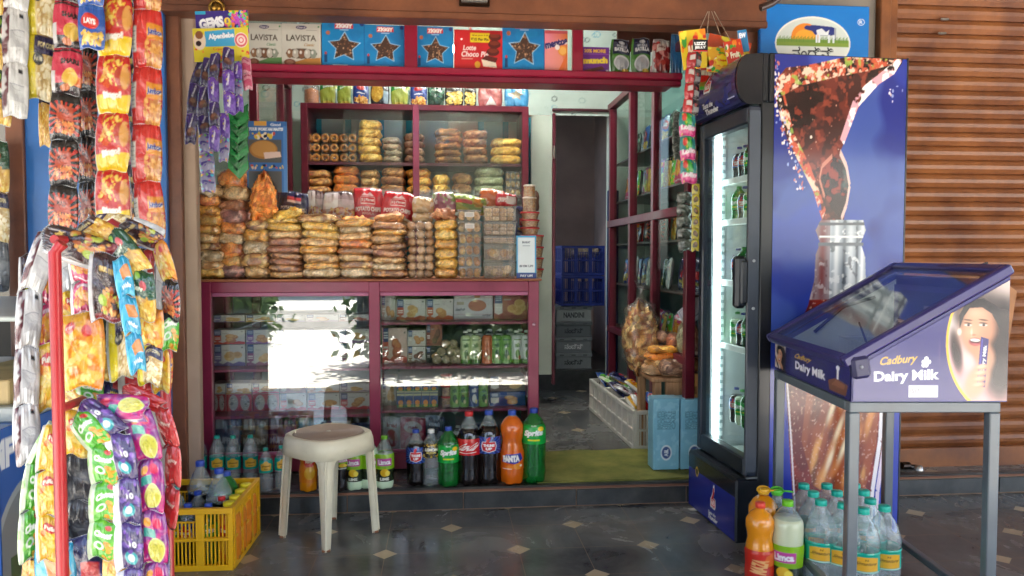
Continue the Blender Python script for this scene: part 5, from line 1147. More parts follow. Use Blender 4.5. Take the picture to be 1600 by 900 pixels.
def make_bottle(name, kind, H, wr, fill, liq, shell, capc, lab, lz, labcol=None, nlab=72, ring=None, capr=.052):
    """returns a thing (Empty) with body, liquid, cap, label"""
    key = (name, kind, round(H, 3), id(liq), capc, lz)
    t = thing(name, 'x', 'bottle'); pr = [(r * H * wr, z * H) for r, z in bottle(kind)]; n = 28
    zf = fill * H; r_at = lambda z: np.interp(z, [p[1] for p in pr], [p[0] for p in pr])
    def foot(v):     # petaloid base
        ang = np.arctan2(v[:, 1], v[:, 0]); k = np.clip(1 - v[:, 2] / (.07 * H), 0, 1); s_ = 1 - .09 * k * (.5 + .5 * np.cos(ang * 5)); v[:, 0] *= s_; v[:, 1] *= s_; v[:, 2] += .012 * H * k * (.5 + .5 * np.cos(ang * 5)) * (v[:, 2] > .002 * H) ; return v
    if liq is not None:
        m = MB(); q = [(r, z) for r, z in pr if z < zf] + [(r_at(zf), zf)]; q += [(.001, zf)]
        if shell is not None: q = [(max(r - .0012, .001), z + .001) for r, z in q]
        m.lathe(q, n, '#fff'); m.v = [foot(v.copy()) for v in m.v] if kind not in ('jar', 'water') else m.v; m.build('drink', [liq], t)
    if shell is not None:
        m = MB(); q = [(r, z) for r, z in pr]
        if liq is not None: q = [(r_at(zf), zf)] + [(r, z) for r, z in pr if z > zf]
        if liq is not None and shell in (PETC, GREENPET) or liq is None: m.lathe(q, n, '#fff', cap=(liq is None))
        m.v = [foot(v.copy()) for v in m.v] if kind not in ('jar', 'water') and liq is None else m.v; m.build('bottle_shell', [shell], t)
    m = MB(); cr = capr * H * wr; zc = pr[-1][1]; m.lathe([(cr * .98, zc - .005 * H), (cr, zc), (cr, zc + .038 * H), (cr * .9, zc + .045 * H), (.001, zc + .045 * H)], 18, capc)
    m.lathe([(cr * .9, zc - .018 * H), (cr * 1.03, zc - .016 * H), (cr * 1.03, zc - .007 * H), (cr * .9, zc - .006 * H)], 18, capc, cap=False)
    if ring: m.tube([(cr * 1.2 * math.cos(a), cr * 1.1 * math.sin(a) + 0, zc + .03 * H + .008 * math.sin(a)) for a in np.linspace(0, 6.3, 16)], .0035, 6, capc); m.tube([(cr, 0, zc + .03 * H), (cr * 2.2, -.005, zc + .04 * H), (cr * 3.0, 0, zc + .03 * H), (cr * 2.2, .012, zc + .02 * H), (cr, .005, zc + .03 * H)], .0035, 6, capc)
    m.build('cap', [PLAST], t)
    if lab is not None:
        m = MB(); z0, z1 = lz[0] * H, lz[1] * H
        def f(u, v): a = -math.pi / 2 + (u - .5) * 2 * math.pi; z = z0 + v * (z1 - z0); r = r_at(z) * 1.0 + .0012; return np.c_[r * np.cos(a), r * np.sin(a), z]
        m.grid(f, lab); m.build('label', [GLOSSP], t)
    return t
def place(t, px, py_base, z, label, rz=0, group=None, first=True, H=None, cat=None):
    p = WZ(px, py_base, z); o = t if first else dup(t); o.location = (p[0], p[1], z + .0015); o.rotation_euler = (0, 0, rz - YAW * 0); o['label'] = label
    if group: o['group'] = group
    return o
def LB(col, n=96, nv=40): return Cv(n, nv, col, 3)      # wrap-round label, u=.5 faces the viewer, .32 of it visible

# ---- cellophane bags of savouries
PAL = dict(
    brown=['#9a6034', '#b87a40', '#743c1c', '#cc9358'], gold=['#e4a43c', '#d48c28', '#f0c062', '#b8741c'], tan=['#d09a58', '#dfb074', '#b07c40', '#ecc88c'], orange=['#dd7e2c', '#e8923c', '#c4642a', '#f0a858'],
    yellow=['#e8b848', '#f0cc70', '#d4a038', '#c08a30'], rust=['#b07048', '#9a5a38', '#c48a60', '#8a4a30'], mixed=['#d4a458', '#9c5c34', '#e4c07c', '#b0743c', '#8c5a2c'], pale=['#d8bc90', '#e6d0ac', '#c8a878', '#b08c58'],
    choc=['#74503c', '#88604a', '#5c3c2c', '#a07c62'], green=['#b4ba90', '#c4c8a6', '#a0a67c', '#ccd0b4'], pink=['#c88a7c', '#a86a60', '#dcaa9c', '#744a48'], biscuit=['#c49a6e', '#d0a880', '#b88a60', '#dab48c'], grey=['#9c8a70', '#ac9a80', '#7c6c54', '#bca88c'])
_bagc = {}
def bag_mb(w, d, h, pal, cell=.018, seed=0, stretch=(1, 1, 1), nu=46, nv=26, amp=.35, round_=2.6):
    rs = np.random.RandomState(seed); nseed = int(min(700, max(30, w * d * h / cell ** 3 * 1.1)))
    S = rs.uniform(-1, 1, (nseed, 3)) * (w / 2, d / 2, h / 2); sc = 1 / (np.array(stretch) * cell)
    cols = np.array([lin(c) for c in PAL[pal]]); cc = cols[rs.randint(len(cols), size=nseed)] * rs.uniform(.75, 1.7, (nseed, 1))
    ph = rs.uniform(0, 6.28, 4)
    def f(U, V):
        th = (U - .5) * 2 * math.pi; phi = (V - .5) * math.pi
        sg = lambda x, e: np.sign(x) * np.abs(x) ** e
        x = sg(np.sin(th), .6) * sg(np.cos(phi), .36); y = -sg(np.cos(th), .6) * sg(np.cos(phi), .36); z = sg(np.sin(phi), .62)
        sag = 1 + .10 * np.sin(th * 2 + ph[0]) + .09 * np.sin(th * 5 + ph[1]) + .06 * np.sin(th * 9 + ph[2])
        P = np.c_[x * w / 2 * (1 - .05 * np.abs(z)) * (1 + .03 * np.sin(z * 5 + ph[3])), y * d / 2 * (1 - .06 * np.abs(z) + .05 * np.sin(x * 6 + ph[1]) + .04 * np.sin(x * 13 + z * 4 + ph[0])), z * h / 2 * sag * (1 - .14 * np.abs(x) ** 4)]; return P
    m = MB(); u = np.linspace(0, 1, nu); v = np.linspace(0, 1, nv); U, V = np.meshgrid(u, v); P = f(U.ravel(), V.ravel())
    D = ((P[:, None] * sc - (S * sc)[None]) ** 2).sum(2); i1 = D.argmin(1); D2 = np.sort(D, 1)[:, :2]; g = np.sqrt(D2[:, 1]) - np.sqrt(D2[:, 0])
    bump = (np.clip(g, 0, .8) - .35) * cell * amp * 1.5; n_ = P / (np.array([w, d, h]) / 2); n_ /= np.linalg.norm(n_, axis=1)[:, None] + 1e-9
    Q = P + n_ * bump[:, None]; i = np.arange(nv - 1)[:, None] * nu + np.arange(nu - 1)[None]; i = i.ravel()
    m.add(Q + (0, 0, h / 2), np.c_[i, i + 1, i + nu + 1, i + nu], cc[i1], 0, True)
    return m
def bag_tail(m, w, d, h, seed, mat=1, col='#fff'):
    rs = np.random.RandomState(seed)      # crimped end flaps of the film
    for sgn in (-1, 1):
        L = rs.uniform(.012, .022); p1, p2 = rs.uniform(0, 6.28, 2)
        m.grid(lambda u, v: np.c_[sgn * (w / 2 * .93 + v * L), (u - .5) * d * (.55 + .25 * v), h / 2 + .005 * np.sin(u * 14 + p1) * v + .004 * np.sin(u * 31 + p2) * v - .006 * v], nu=14, nv=4, mat=mat, col=col)
# ------------------------------------------------------------------ cartons on the top display shelf
Yt = YT + .05; zt0 = zl1 + .001
def ziggy(big=True, seed=0):
    c = Cv(66, 74, '#1884c2', 2); c.noise('#1a74b4', 4, .55, seed=seed + 3, al=.6)
    pts = [(.30, .83), (.73, .84), (.72, .95), (.31, .96)]; c.poly([(x, y) for x, y in pts], '#c8242c'); c.text('ZIGGY', .515, .895, .40, .095, '#f4f2f0', bold=.07)
    c.rect(.42, .80, .62, .815, '#a9d0ea')
    c.star(.52, .44, .40, '#9ccbe8', asp=.86, rot=2, inner=.52); c.star(.52, .44, .365, '#4a352a', asp=.86, rot=2, inner=.52)
    mk_ = c.mask([(.52 + math.sin(R(2) + k * math.pi / 5) * (.36 if k % 2 == 0 else .187), .44 + math.cos(R(2) + k * math.pi / 5) * (.36 if k % 2 == 0 else .187) * .86) for k in range(10)])
    c.dots(420, ['#7c5640', '#9a7052', '#3a2620', '#c8a07c'], .020, mk_, .9, 4 + seed)
    c.rect(.06, .10, .13, .28, '#15406c'); c.ell(.095, .30, .03, .03, '#c84038'); c.ell(.15, .74, .05, .045, '#b06a4a'); c.ell(.93, .94, .05, .045, '#28357c'); c.rect(.25, .04, .6, .055, '#d0e4f2'); c.rect(.97, 0, 1, 1, '#1670ae')
    return c
def lavista(c1, c2, full='LAVISTA'):
    c = Cv(60, 62, '#cfccc0', 2); c.poly([(0, 0), (1, 0), (1, .20), (.6, .17), (.3, .08), (0, .03)], c1); c.text(full, .5, .66, .76, .14, '#4a3a2c', bold=.02); c.ell(.5, .91, .14, .045, '#4c4470'); c.text('Grand', .5, .91, .2, .04, '#e0dcd8')
    c.text('Classic', .70, .50, .26, .07, c2, shear=.2, bold=.02); c.ell(.5, .29, .40, .125, '#5a4a3a')
    for k in range(5): c.ell(.20 + .15 * k, .29, .085, .11, ['#8a6242', '#b9b2a6', '#7c5238', '#c4bdb0', '#8c9484'][k]); c.ell(.18 + .15 * k, .32, .03, .04, '#e0dcd2')
    c.ell(.2, .08, .15, .08, '#7a4a34'); c.ell(.2, .08, .09, .05, '#a0705a'); c.rect(.62, .84, .9, .855, '#a8a498'); c.ell(.94, .93, .025, .022, '#3a8a4a'); return c
g = 'cartons standing on the top shelf'
put_carton(lavista('#5f8a52', '#4f8a58'), 386, 37, 440, 101, Yt, 'white chocolate carton with green wave, left of its brown twin', d=.05, side='#c4c0b4', group=g)
put_carton(lavista('#b8803e', '#a87a2c'), 441, 38, 501, 102, Yt, 'white chocolate carton with brown wave, beside the star cartons', d=.05, side='#c4c0b4', group=g)
for k, (a, b_, c_, d_, lb) in enumerate(((503, 34, 570, 104, 'blue star chocolate carton, tallest at the left of the red upright'), (570, 40, 632, 106, 'blue star chocolate carton touching the red upright on its left'), (650, 42, 708, 109, 'blue star chocolate carton just right of the red upright'), (785, 32, 851, 113, 'blue star chocolate carton between the red choco pie carton and the orange mint carton'))):
    put_carton(ziggy(seed=k), a, b_, c_, d_, Yt, lb, d=.06, side='#156eaa', group=g)
c = Cv(80, 62, '#c9272c', 2); c.rect(.33, .70, .73, .93, '#e6cf2a'); c.text('Now pack it at', .53, .865, .34, .05, '#7c1c20', bold=.02); c.text('₹10 Per Pie', .53, .775, .36, .075, '#3a1414', bold=.03)
c.text('Lotte', .32, .57, .26, .12, '#f6eee8', shear=.15, bold=.02); c.text('Choco Pie', .43, .42, .56, .13, '#f6eee8', shear=.15, bold=.02); c.rect(.15, .30, .38, .315, '#e8b8a8')
for k, (x, y) in enumerate(((.84, .84), (.83, .66), (.80, .48))): c.ell(x, y, .13, .10, '#5a2018'); c.ell(x, y + .03, .10, .05, '#7c3424')
c.poly([(.56, .30), (.86, .22), (.88, .10), (.60, .13)], '#eadcc4'); c.poly([(.56, .30), (.86, .22), (.9, .34), (.66, .40)], '#5a2018'); c.ell(.48, .17, .06, .08, '#d8a030'); c.ell(.15, .77, .02, .02, '#fff')
c.rect(.74, .90, .95, 1.0, '#a81c24'); put_carton(c, 710, 48, 785, 111, Yt, 'red choco pie carton with yellow price panel on the top shelf', d=.06, side='#a82024', group=g)
c = Cv(40, 62, '#e88a9a', 2); c.grad('#e8803a', .2, 1.0, ax=0); c.ell(.3, .25, .5, .35, '#ee9a8c', al=.6); c.text('mentos', .5, .70, .98, .17, '#2c2c6c', bold=.06, rot=12, ol='#f2e4e0', olw=.04); c.ell(.78, .52, .2, .12, '#ef9a38'); c.ell(.78, .52, .15, .09, '#f4b860'); c.ell(.55, .60, .10, .06, '#f0e4dc')
c.poly([(.55, .0), (.8, .0), (1, .4), (1, .5)], '#e8743a'); c.rect(0, .92, 1, 1, '#d05a62'); put_carton(c, 851, 48, 887, 113, Yt, 'pink and orange mint carton against the second red upright', d=.05, side='#d06a5a', group=g)
c = Cv(56, 48, '#6b2a86', 2); c.text('20% MORE', .5, .85, .75, .13, '#e8b43c', bold=.04); c.rect(.0, .72, 1, .75, '#8c4aa4'); c.text('munch', .52, .50, .84, .24, '#ecd040', bold=.07, rot=2); c.poly([(.3, .18), (.75, .30), (.85, .18), (.4, .08)], '#5a2a20'); c.poly([(.1, .12), (.35, .2), (.4, .1), (.15, .02)], '#74402c'); c.rect(.88, .06, .96, .16, '#e8e8e8')
put_carton(c, 907, 74, 952, 115, Yt, 'small purple chocolate bar carton with yellow lettering', d=.05, side='#582070', group=g)
@design
def batilla():
    c = P0('#4c8a34'); c.rect(.12, .55, 1, 1, '#24304c'); c.text('WHOLE', .56, .78, .5, .07, '#d8dce0', bold=.03); c.text('BATILLA', .56, .68, .7, .10, '#eef0f2', bold=.04); c.ell(.56, .88, .16, .05, '#c8ccd0'); c.ell(.55, .30, .38, .22, '#dfe2e4'); c.ell(.55, .30, .31, .17, '#b4b8bc'); c.ell(.75, .1, .18, .06, '#e0c030'); return c
packet('batilla', 953, 62, 985, 115, Yt + .03, 'green and navy seed packet with white bowl, beside the purple carton', group='packets at the right of the top shelf', th=.25)
packet('batilla', 985, 60, 1017, 117, Yt + .03, 'green and navy seed packet with white bowl, nearer the red jelly packet', group='packets at the right of the top shelf', th=.25, seed=1)
@design
def redberry():
    c = P0('#c9c4c0'); c.dots(60, ['#a02c2c', '#c04038', '#8a2226', '#d88a80'], .14, None, .75, 3, (.05, .05, .95, .9)); c.poly([(.2, .6), (.7, .7), (.8, .9), (.25, .82)], '#d8c4b8'); c.text('jelly', .5, .76, .4, .08, '#6c1c20', bold=.03); return c
packet('redberry', 1018, 62, 1048, 117, Yt + .03, 'clear packet of red jellies at the right end of the top shelf', th=.3)
@design
def bluepk():
    c = P0('#1c6aa8'); c.noise('#3c8ac4', 4, .5, al=.5); return c
packet('bluepk', 1047, 54, 1066, 118, Yt + .05, 'blue wrapped packet at the very end of the top shelf', th=.3)

# ------------------------------------------------------------------ row of packets on top of the rear cabinet
@design
def limegreen():
    c = P0('#9aa83c'); c.poly([(0, .60), (1, .85), (1, 1), (0, 1)], '#2c8a34'); c.text('Banana', .5, .78, .6, .09, '#e8f0dc', rot=14, bold=.03); c.ell(.5, .93, .2, .06, '#c83028'); c.ell(.5, .1, .32, .07, '#c8b848'); c.rect(.88, 0, 1, .7, '#3c5a3c'); return c
@design
def navymix():
    c = P0('#1a3c86'); c.ell(.5, .74, .26, .10, '#c02c2c'); c.text('chips', .5, .52, .5, .07, '#e8ecf4', bold=.04); c.dots(40, ['#d89a3c', '#e8b860', '#b87828'], .1, None, .75, 6, (.15, .08, .9, .38)); return c
@design
def darkyellow():
    c = P0('#1c2a34'); c.ell(.38, .55, .32, .38, '#c89c34'); c.dots(60, ['#dcb448', '#b88828'], .05, None, .75, 5, (.12, .25, .62, .85)); c.rect(.7, .1, .95, .6, '#8aa4b0'); return c
@design
def darkgreenp():
    c = P0('#16402e'); c.noise('#5a8a70', 5, .55, al=.6); c.text('seeds', .5, .7, .5, .08, '#cfe0d0', bold=.03); return c
@design
def yellowpasta():
    c = P0('#2c2a22'); c.dots(120, ['#d8bc50', '#c4a438', '#e8d078'], .07, None, .75, 8, (.12, .12, .9, .62)); c.rect(0, .8, 1, 1, '#46382a'); return c
@design
def pinkbox():
    c = P0('#a85a58'); c.noise('#c88078', 4, .5, al=.5); c.poly([(.3, .12), (.75, .12), (.52, .45)], '#e8e4de'); return c
@design
def skybag():
    c = P0('#3c8fc0'); c.noise('#8cc4de', 3, .5, al=.7); c.star(.5, .55, .3, '#8a8468', .8); c.text('star', .5, .85, .5, .1, '#dceaf2', bold=.04); return c
gr = 'packets on the rear cabinet'; Yr = YB + .10
rowp = [('limegreen', 500, 527, 'green and yellow chips packet on the rear cabinet, beside the brown jar'), ('limegreen', 527, 551, 'green and yellow chips packet between its twin and a blue packet'), ('navymix', 552, 576, 'blue mixture packet right of two green packets on the rear cabinet'), ('darkyellow', 579, 608, 'dark packet with a big yellow biscuit picture on the rear cabinet'), ('limegreen', 611, 640, 'lone green and yellow packet right of the dark yellow biscuit packet'), ('navymix', 641, 667, 'blue mixture packet left of the dark green packet, rear cabinet'), ('darkgreenp', 668, 694, 'dark green seed packet among blue and brown ones, rear cabinet top'), ('yellowpasta', 695, 724, 'dark packet of yellow pasta on the rear cabinet'), ('yellowpasta', 725, 744, 'narrow brown packet beside the pink one, rear cabinet'), ('pinkbox', 747, 785, 'dull pink packet with white triangle on the rear cabinet'), ('skybag', 788, 826, 'pale blue bag at the right end of the rear cabinet top')]
for k, (dn, a, b_, lb) in enumerate(rowp):
    zc = bzt; ytop = 128 + k * .4; p1 = W((a + b_) / 2, ytop, Yr)[2]; cpx = (a + b_) / 2; ybot = 400 - (400 - 162.5) * 1; c0 = W(cpx, 146, Yr)
    w = (b_ - a) / FPX * Yr; h = (p1 - bzt); o = link('snack_packet', packet_mesh(dn, w, .165, w * .28, k % 2)); o.location = (c0[0], Yr, bzt + .0845); o.rotation_euler = (0, 0, R(rnd.uniform(-8, 8))); tag(o, lb, 'snack packet', gr)
t = make_bottle('snack_jar', 'jar', .17, 1.9, .76, None, TUB, '#5a3a30', None, (0, 0)); t.location = (XA(487, Yr, 146), Yr, bzt + .0015); tag(t, 'brown lidded clear jar of orange snacks on the rear cabinet', 'jar')
m = MB(); m.lathe([(.001, .008), (.045, .008), (.048, .02), (.048, .10), (.001, .12)], 20, '#c8742c'); m.build('snacks', [CELLO], t)

# ------------------------------------------------------------------ hanging candy cards and strips, upper left
def card(cv, px0, py0, px1, py1, Y, label, name='candy_card', rot=0, cat='candy card'):
    a, b_ = W(px0, py1, Y), W(px1, py0, Y); w, h = b_[0] - a[0], b_[2] - a[2]; m = MB(); m.box(0, .0012, 0, w, .004, h, '#b8b6ae', 0); m.quadc((0, 0, 0), (w, 0, 0), (0, 0, h), cv)
    o = m.build(name, [GLOSSP]); o.location = a; o.rotation_euler = (0, R(rot), 0); return tag(o, label, cat)
c = Cv(90, 40, '#3a2a80', 2); c.dots(150, ['#e04a7c', '#e8c030', '#4ab8d8', '#e87830', '#6cc040', '#b84ac0'], .035, None, 2.2, 3, (.58, 0, 1, 1)); c.dots(20, ['#d84a7c', '#48b0d0', '#e0b830'], .03, None, 2.2, 4, (0, 0, .3, .25))
c.text('GEMS', .30, .48, .46, .46, '#f2f0f6', bold=.06, rot=8); c.ell(.60, .55, .06, .14, '#e8c832'); c.text('5', .60, .55, .04, .16, '#3a2a80', bold=.05); c.rect(0, .85, .2, 1, '#2c9fc8')
card(c, 307, 20, 389, 54, 3.20, 'purple sweet card with multicoloured candies and white lettering', rot=-3)
c = Cv(96, 60, '#d8c63a', 2); c.poly([(.22, .45), (.75, .45), (.75, .95), (.22, .9)], '#4aa4d0'); c.text('Alpenliebe', .51, .74, .46, .20, '#f0f2f6', bold=.05, rot=4, ol='#28418c', olw=.05); c.ell(.12, .62, .11, .26, '#e2cbb4'); c.ell(.12, .80, .07, .12, '#8c5a3a'); c.ell(.10, .55, .05, .08, '#3a2a2a'); c.ell(.86, .62, .12, .22, '#ecd2ce'); c.ring(.86, .62, .11, .2, .3, '#d8646c'); c.ring(.86, .62, .05, .09, .4, '#d8646c'); c.text('Creamfills', .5, .38, .3, .08, '#d87830', bold=.04); c.dots(14, ['#d8503c', '#e89a3c'], .03, None, 1.6, 4, (0, .05, 1, .4))
card(c, 304, 47, 390, 97, 3.16, 'yellow and blue toffee card with a pink swirl, above the chocolate strips', rot=-3)
@design
def choc():
    c = P0('#2c1a52', (20, 30)); c.noise('#4c2c86', 4, .5, al=.7); c.ell(.5, .38, .34, .14, '#5a2c24'); c.ell(.45, .42, .2, .07, '#8c5a44'); c.text('Dairy', .5, .74, .7, .10, '#e8e0f0', rot=70, bold=.05); c.rect(0, .93, 1, 1, '#6a4aa8'); return c
@design
def choc5():
    c = P0('#5b2f9e', (20, 30)); c.noise('#8a5ad0', 4, .5, al=.7); c.text('5star', .5, .55, .8, .12, '#f0e8f8', rot=80, bold=.05); c.dots(8, ['#d8c04a'], .08, None, .7); return c
@design
def gempk():
    c = P0('#8a86a8', (20, 30)); c.dots(24, ['#d84a7c', '#e8c030', '#4ab8d8', '#5a3a9c', '#6cc040'], .1, None, .7, 5); c.text('gems', .5, .5, .8, .14, '#3a2a80', bold=.05); return c
@design
def pinkcandy():
    c = P0('#d88aa0', (20, 30)); c.rect(.1, .2, .9, .6, '#c23c68'); c.text('Pop', .5, .8, .7, .14, '#a02850', bold=.05); return c
gs = 'chocolate strips under the candy cards'
strip('purple chocolate bar strip, leftmost below the yellow toffee card', [(322, 88), (305, 130), (300, 180), (297, 224)], 3, 17, 'choc', 3.2, .3, seed=1, group=gs, name='chocolate_strip', cat='chocolate strip', th=.35)
strip('purple chocolate bar strip hanging second from the left post', [(326, 92), (320, 135), (316, 180)], 2, 17, 'choc', 3.15, .1, seed=2, group=gs, name='chocolate_strip', cat='chocolate strip', th=.35)
strip('dark purple chocolate strip under the middle of the toffee card', [(337, 84), (332, 130), (336, 180), (334, 235)], 4, 17, ['choc', 'choc5'], 3.12, -.1, seed=3, group=gs, name='chocolate_strip', cat='chocolate strip', th=.35)
strip('bright violet wrapped chocolate strip under the toffee card', [(357, 75), (356, 120), (360, 178)], 3, 18, ['choc', 'choc5', 'choc5'], 3.1, .1, seed=4, group=gs, name='chocolate_strip', cat='chocolate strip', th=.35)
strip('strip of colourful candy sachets right of the violet chocolates', [(371, 98), (372, 140), (374, 175)], 3, 15, ['choc5', 'gempk'], 3.12, -.2, seed=5, group=gs, name='candy_strip', cat='candy strip', th=.3)
strip('short pink sachet strip at the right edge of the toffee card', [(384, 90), (388, 140)], 2, 14, 'pinkcandy', 3.14, 0, seed=6, group=gs, name='candy_strip', cat='candy strip', th=.3)
strip('long thin sachet strip with candy beads hanging down to the snack bags', [(320, 178), (322, 220), (324, 262), (326, 300)], 4, 22, ['choc', 'gempk', 'gempk', 'gempk'], 3.25, .1, seed=7, group=gs, name='candy_strip', cat='candy strip', th=.2)
strip('short bead sachet strip behind the violet chocolates', [(350, 178), (352, 215), (349, 252)], 2, 15, ['choc5', 'gempk'], 3.2, .1, seed=8, group=gs, name='candy_strip', cat='candy strip', th=.25)
# folded green plastic strip
t = thing('green_strip', 'folded zigzag strip of green plastic pouches by the chocolate strips', 'pouch strip', W(372, 160, 3.3))
for k in range(8):
    m = MB(); w_ = 30 / FPX * 3.3; h_ = .062; m.prism([(-w_ / 2, -h_ * .2), (0, -h_), (w_ / 2, -h_ * .3), (w_ / 2, h_ * .25), (0, -h_ * .35), (-w_ / 2, h_ * .35)], 0, .008 + .006 * (k % 2), 'y', ['#14702e', '#1c8a3c'][k % 2]); o = m.build('green_pouch', [FOIL], t); q = W(372, 160, 3.3); p = W(371 + (k % 2), 166 + k * 13, 3.3); o.location = p - q; o.rotation_euler = (0, R(4 * (-1) ** k), 0)
# blue promotional card behind the big orange puffs bag
c = Cv(70, 110, '#3d6aa6', 2); c.rect(.2, .93, .5, 1, '#d8a04a'); c.text('YOUR WORK HAI MASTER', .5, .885, .86, .045, '#e8eef4', bold=.05, shear=.2); c.text('Good', .72, .95, .25, .04, '#dfe8f0', bold=.03)
c.dots(26, ['#d8b840', '#1c2440', '#c84a34', '#e8dcc0'], .045, None, .7, 3, (.12, .76, .72, .84)); c.rect(.06, .42, .86, .74, '#5a5a58'); c.ell(.42, .60, .34, .13, '#a8743c'); c.ell(.42, .61, .30, .11, '#bd8a4c'); c.poly([(.45, .47), (.85, .50), (.82, .575), (.42, .56)], '#dcc0b4'); c.dots(24, ['#d8b840', '#c84a34', '#1c2440', '#e0c0a0'], .03, None, .7, 5, (.05, .34, .95, .38)); c.rect(.06, .0, .86, .3, '#565a5c'); c.rect(.9, 0, 1, .93, '#5080bc')
card(c, 386, 190, 448, 300, 4.05, 'blue promotional hanging card with a large round biscuit picture', name='promo_card', cat='display card')
# ------------------------------------------------------------------ hanging candy cards and strips, upper right
def wire(pts, label=None): pass
cards = [(1068, 50, 1110, 110, 3.3, '#d8b828', -8, 'yellow candy card at the left of the right hanging cluster'), (1100, 52, 1168, 92, 3.36, '#d0481e', 12, 'orange red candy card at the top right of the hanging cluster'), (1104, 74, 1150, 112, 3.3, '#dca21e', 3, 'yellow lollipop card with a round flower logo'), (1074, 90, 1120, 140, 3.4, '#8a7a20', 0, 'olive yellow candy card low in the right cluster'), (1140, 66, 1168, 110, 3.27, '#c8361c', -14, 'red toffee card nearest the brown post'), (1118, 92, 1160, 124, 3.42, '#c89a22', 6, 'small yellow chewing gum card over the cooler top')]
for k, (a, b_, c_, d_, Y, col, rot, lb) in enumerate(cards):
    c = Cv(50, 44, col, 2); c.dots(26, ['#e8d840', '#c8281c', '#e88020', '#3c9a34', '#f0e8d0'], .10, None, 1.1, k + 2); c.ell(.5, .5, .24, .26, '#c8281c' if k != 2 else '#d8701c'); c.text(['JUICY', 'Jelly', 'Chupa', 'gum', 'Fruit', 'Cola'][k], .5, .5, .5, .2, '#f4ecd0', bold=.05)
    if k == 2: c.star(.5, .5, .26, '#e8c828', n=8, inner=.75); c.text('Chupa', .5, .5, .3, .12, '#c8281c', bold=.05)
    card(c, a, b_, c_, d_, Y, lb, rot=rot)
c = Cv(50, 56, '#131316', 2); c.text('LIZZY', .5, .66, .8, .26, '#f0f0f0', bold=.06, rot=6); c.text('JELLY', .5, .32, .8, .26, '#f0f0f0', bold=.06, rot=6); c.rect(0, 0, 1, .12, '#c8242c')
card(c, 1083, 62, 1106, 80, 3.24, 'black card with white jelly lettering above the red candy strip')
c = Cv(24, 40, '#2c7ab0', 2); c.text('EW', .5, .75, .7, .22, '#f0f4f8', bold=.06); card(c, 1157, 48, 1172, 82, 3.3, 'small blue tag card at the right of the candy cluster', rot=-10)
@design
def redjelly():
    c = P0('#c4242c', (22, 26)); c.rect(.55, 0, 1, 1, '#3a2a2e'); c.rect(.2, .5, .5, .8, '#e8dcd8'); c.rect(.6, .2, .95, .5, '#a8a4a4'); c.noise('#e05a50', 4, .6, al=.6); return c
@design
def lolly():
    c = P0('#d83a86', (26, 26)); c.rect(0, .42, 1, 1, '#2c8a8c'); c.ell(.5, .62, .22, .3, '#3aa83c'); c.ell(.3, .75, .14, .16, '#d83828'); c.text('Lollo', .5, .36, .8, .2, '#f4e8f0', bold=.06); c.dots(10, ['#e8d040'], .06); return c
@design
def yellowsachet():
    c = P0('#c8b42a', (18, 26)); c.ell(.5, .5, .3, .24, '#5a4a1a'); c.ell(.5, .54, .18, .14, '#8a5a2a'); return c
@design
def foilsachet():
    c = P0('#54564e', (22, 22)); c.noise('#90948c', 5, .5, al=.8); c.noise('#4c5a50', 7, .55, al=.8); return c
strip('red and black jelly sachet strip under the black jelly card', [(1086, 82), (1082, 130), (1079, 178)], 4, 27, 'redjelly', 3.3, .1, seed=1, group='candy strips beside the cooler', name='candy_strip', cat='candy strip', th=.2)
strip('pink and teal lollipop sachet strip hanging beside the cooler', [(1074, 176), (1074, 230), (1077, 286)], 3, 28, 'lolly', 3.3, .1, seed=2, group='candy strips beside the cooler', name='candy_strip', cat='candy strip', th=.3)
strip('cream folded sachet bundle strip left of the pink lollipop strip', [(1060, 176), (1056, 210), (1060, 250)], 6, 16, 'foilsachet', 3.4, .2, seed=3, group='candy strips beside the cooler', name='candy_strip', cat='candy strip', th=.3)
strip('yellow sachet strip low beside the cooler frame', [(1087, 286), (1087, 340), (1086, 392)], 6, 13, 'yellowsachet', 3.42, 0, seed=4, group='candy strips beside the cooler', name='candy_strip', cat='candy strip', th=.2)
strip('silver foil sachet bunch hanging in front of the tall cabinet', [(1070, 300), (1068, 350), (1072, 392)], 5, 26, 'foilsachet', 3.5, .1, seed=5, group='candy strips beside the cooler', name='candy_strip', cat='candy strip', th=.5)
m = MB(); q = W(1105, 18, 3.5)
for a, b_ in (((1106, 18), (1086, 62)), ((1108, 18), (1104, 62)), ((1116, 18), (1142, 64)), ((1112, 18), (1126, 56))): m.tube([W(*a, 3.45), W(*b_, 3.32)], .0016, 5, '#b8aa96')
tag(m.build('hanging_string', [MATTE]), 'thin strings holding the candy cards under the brown header', 'string')
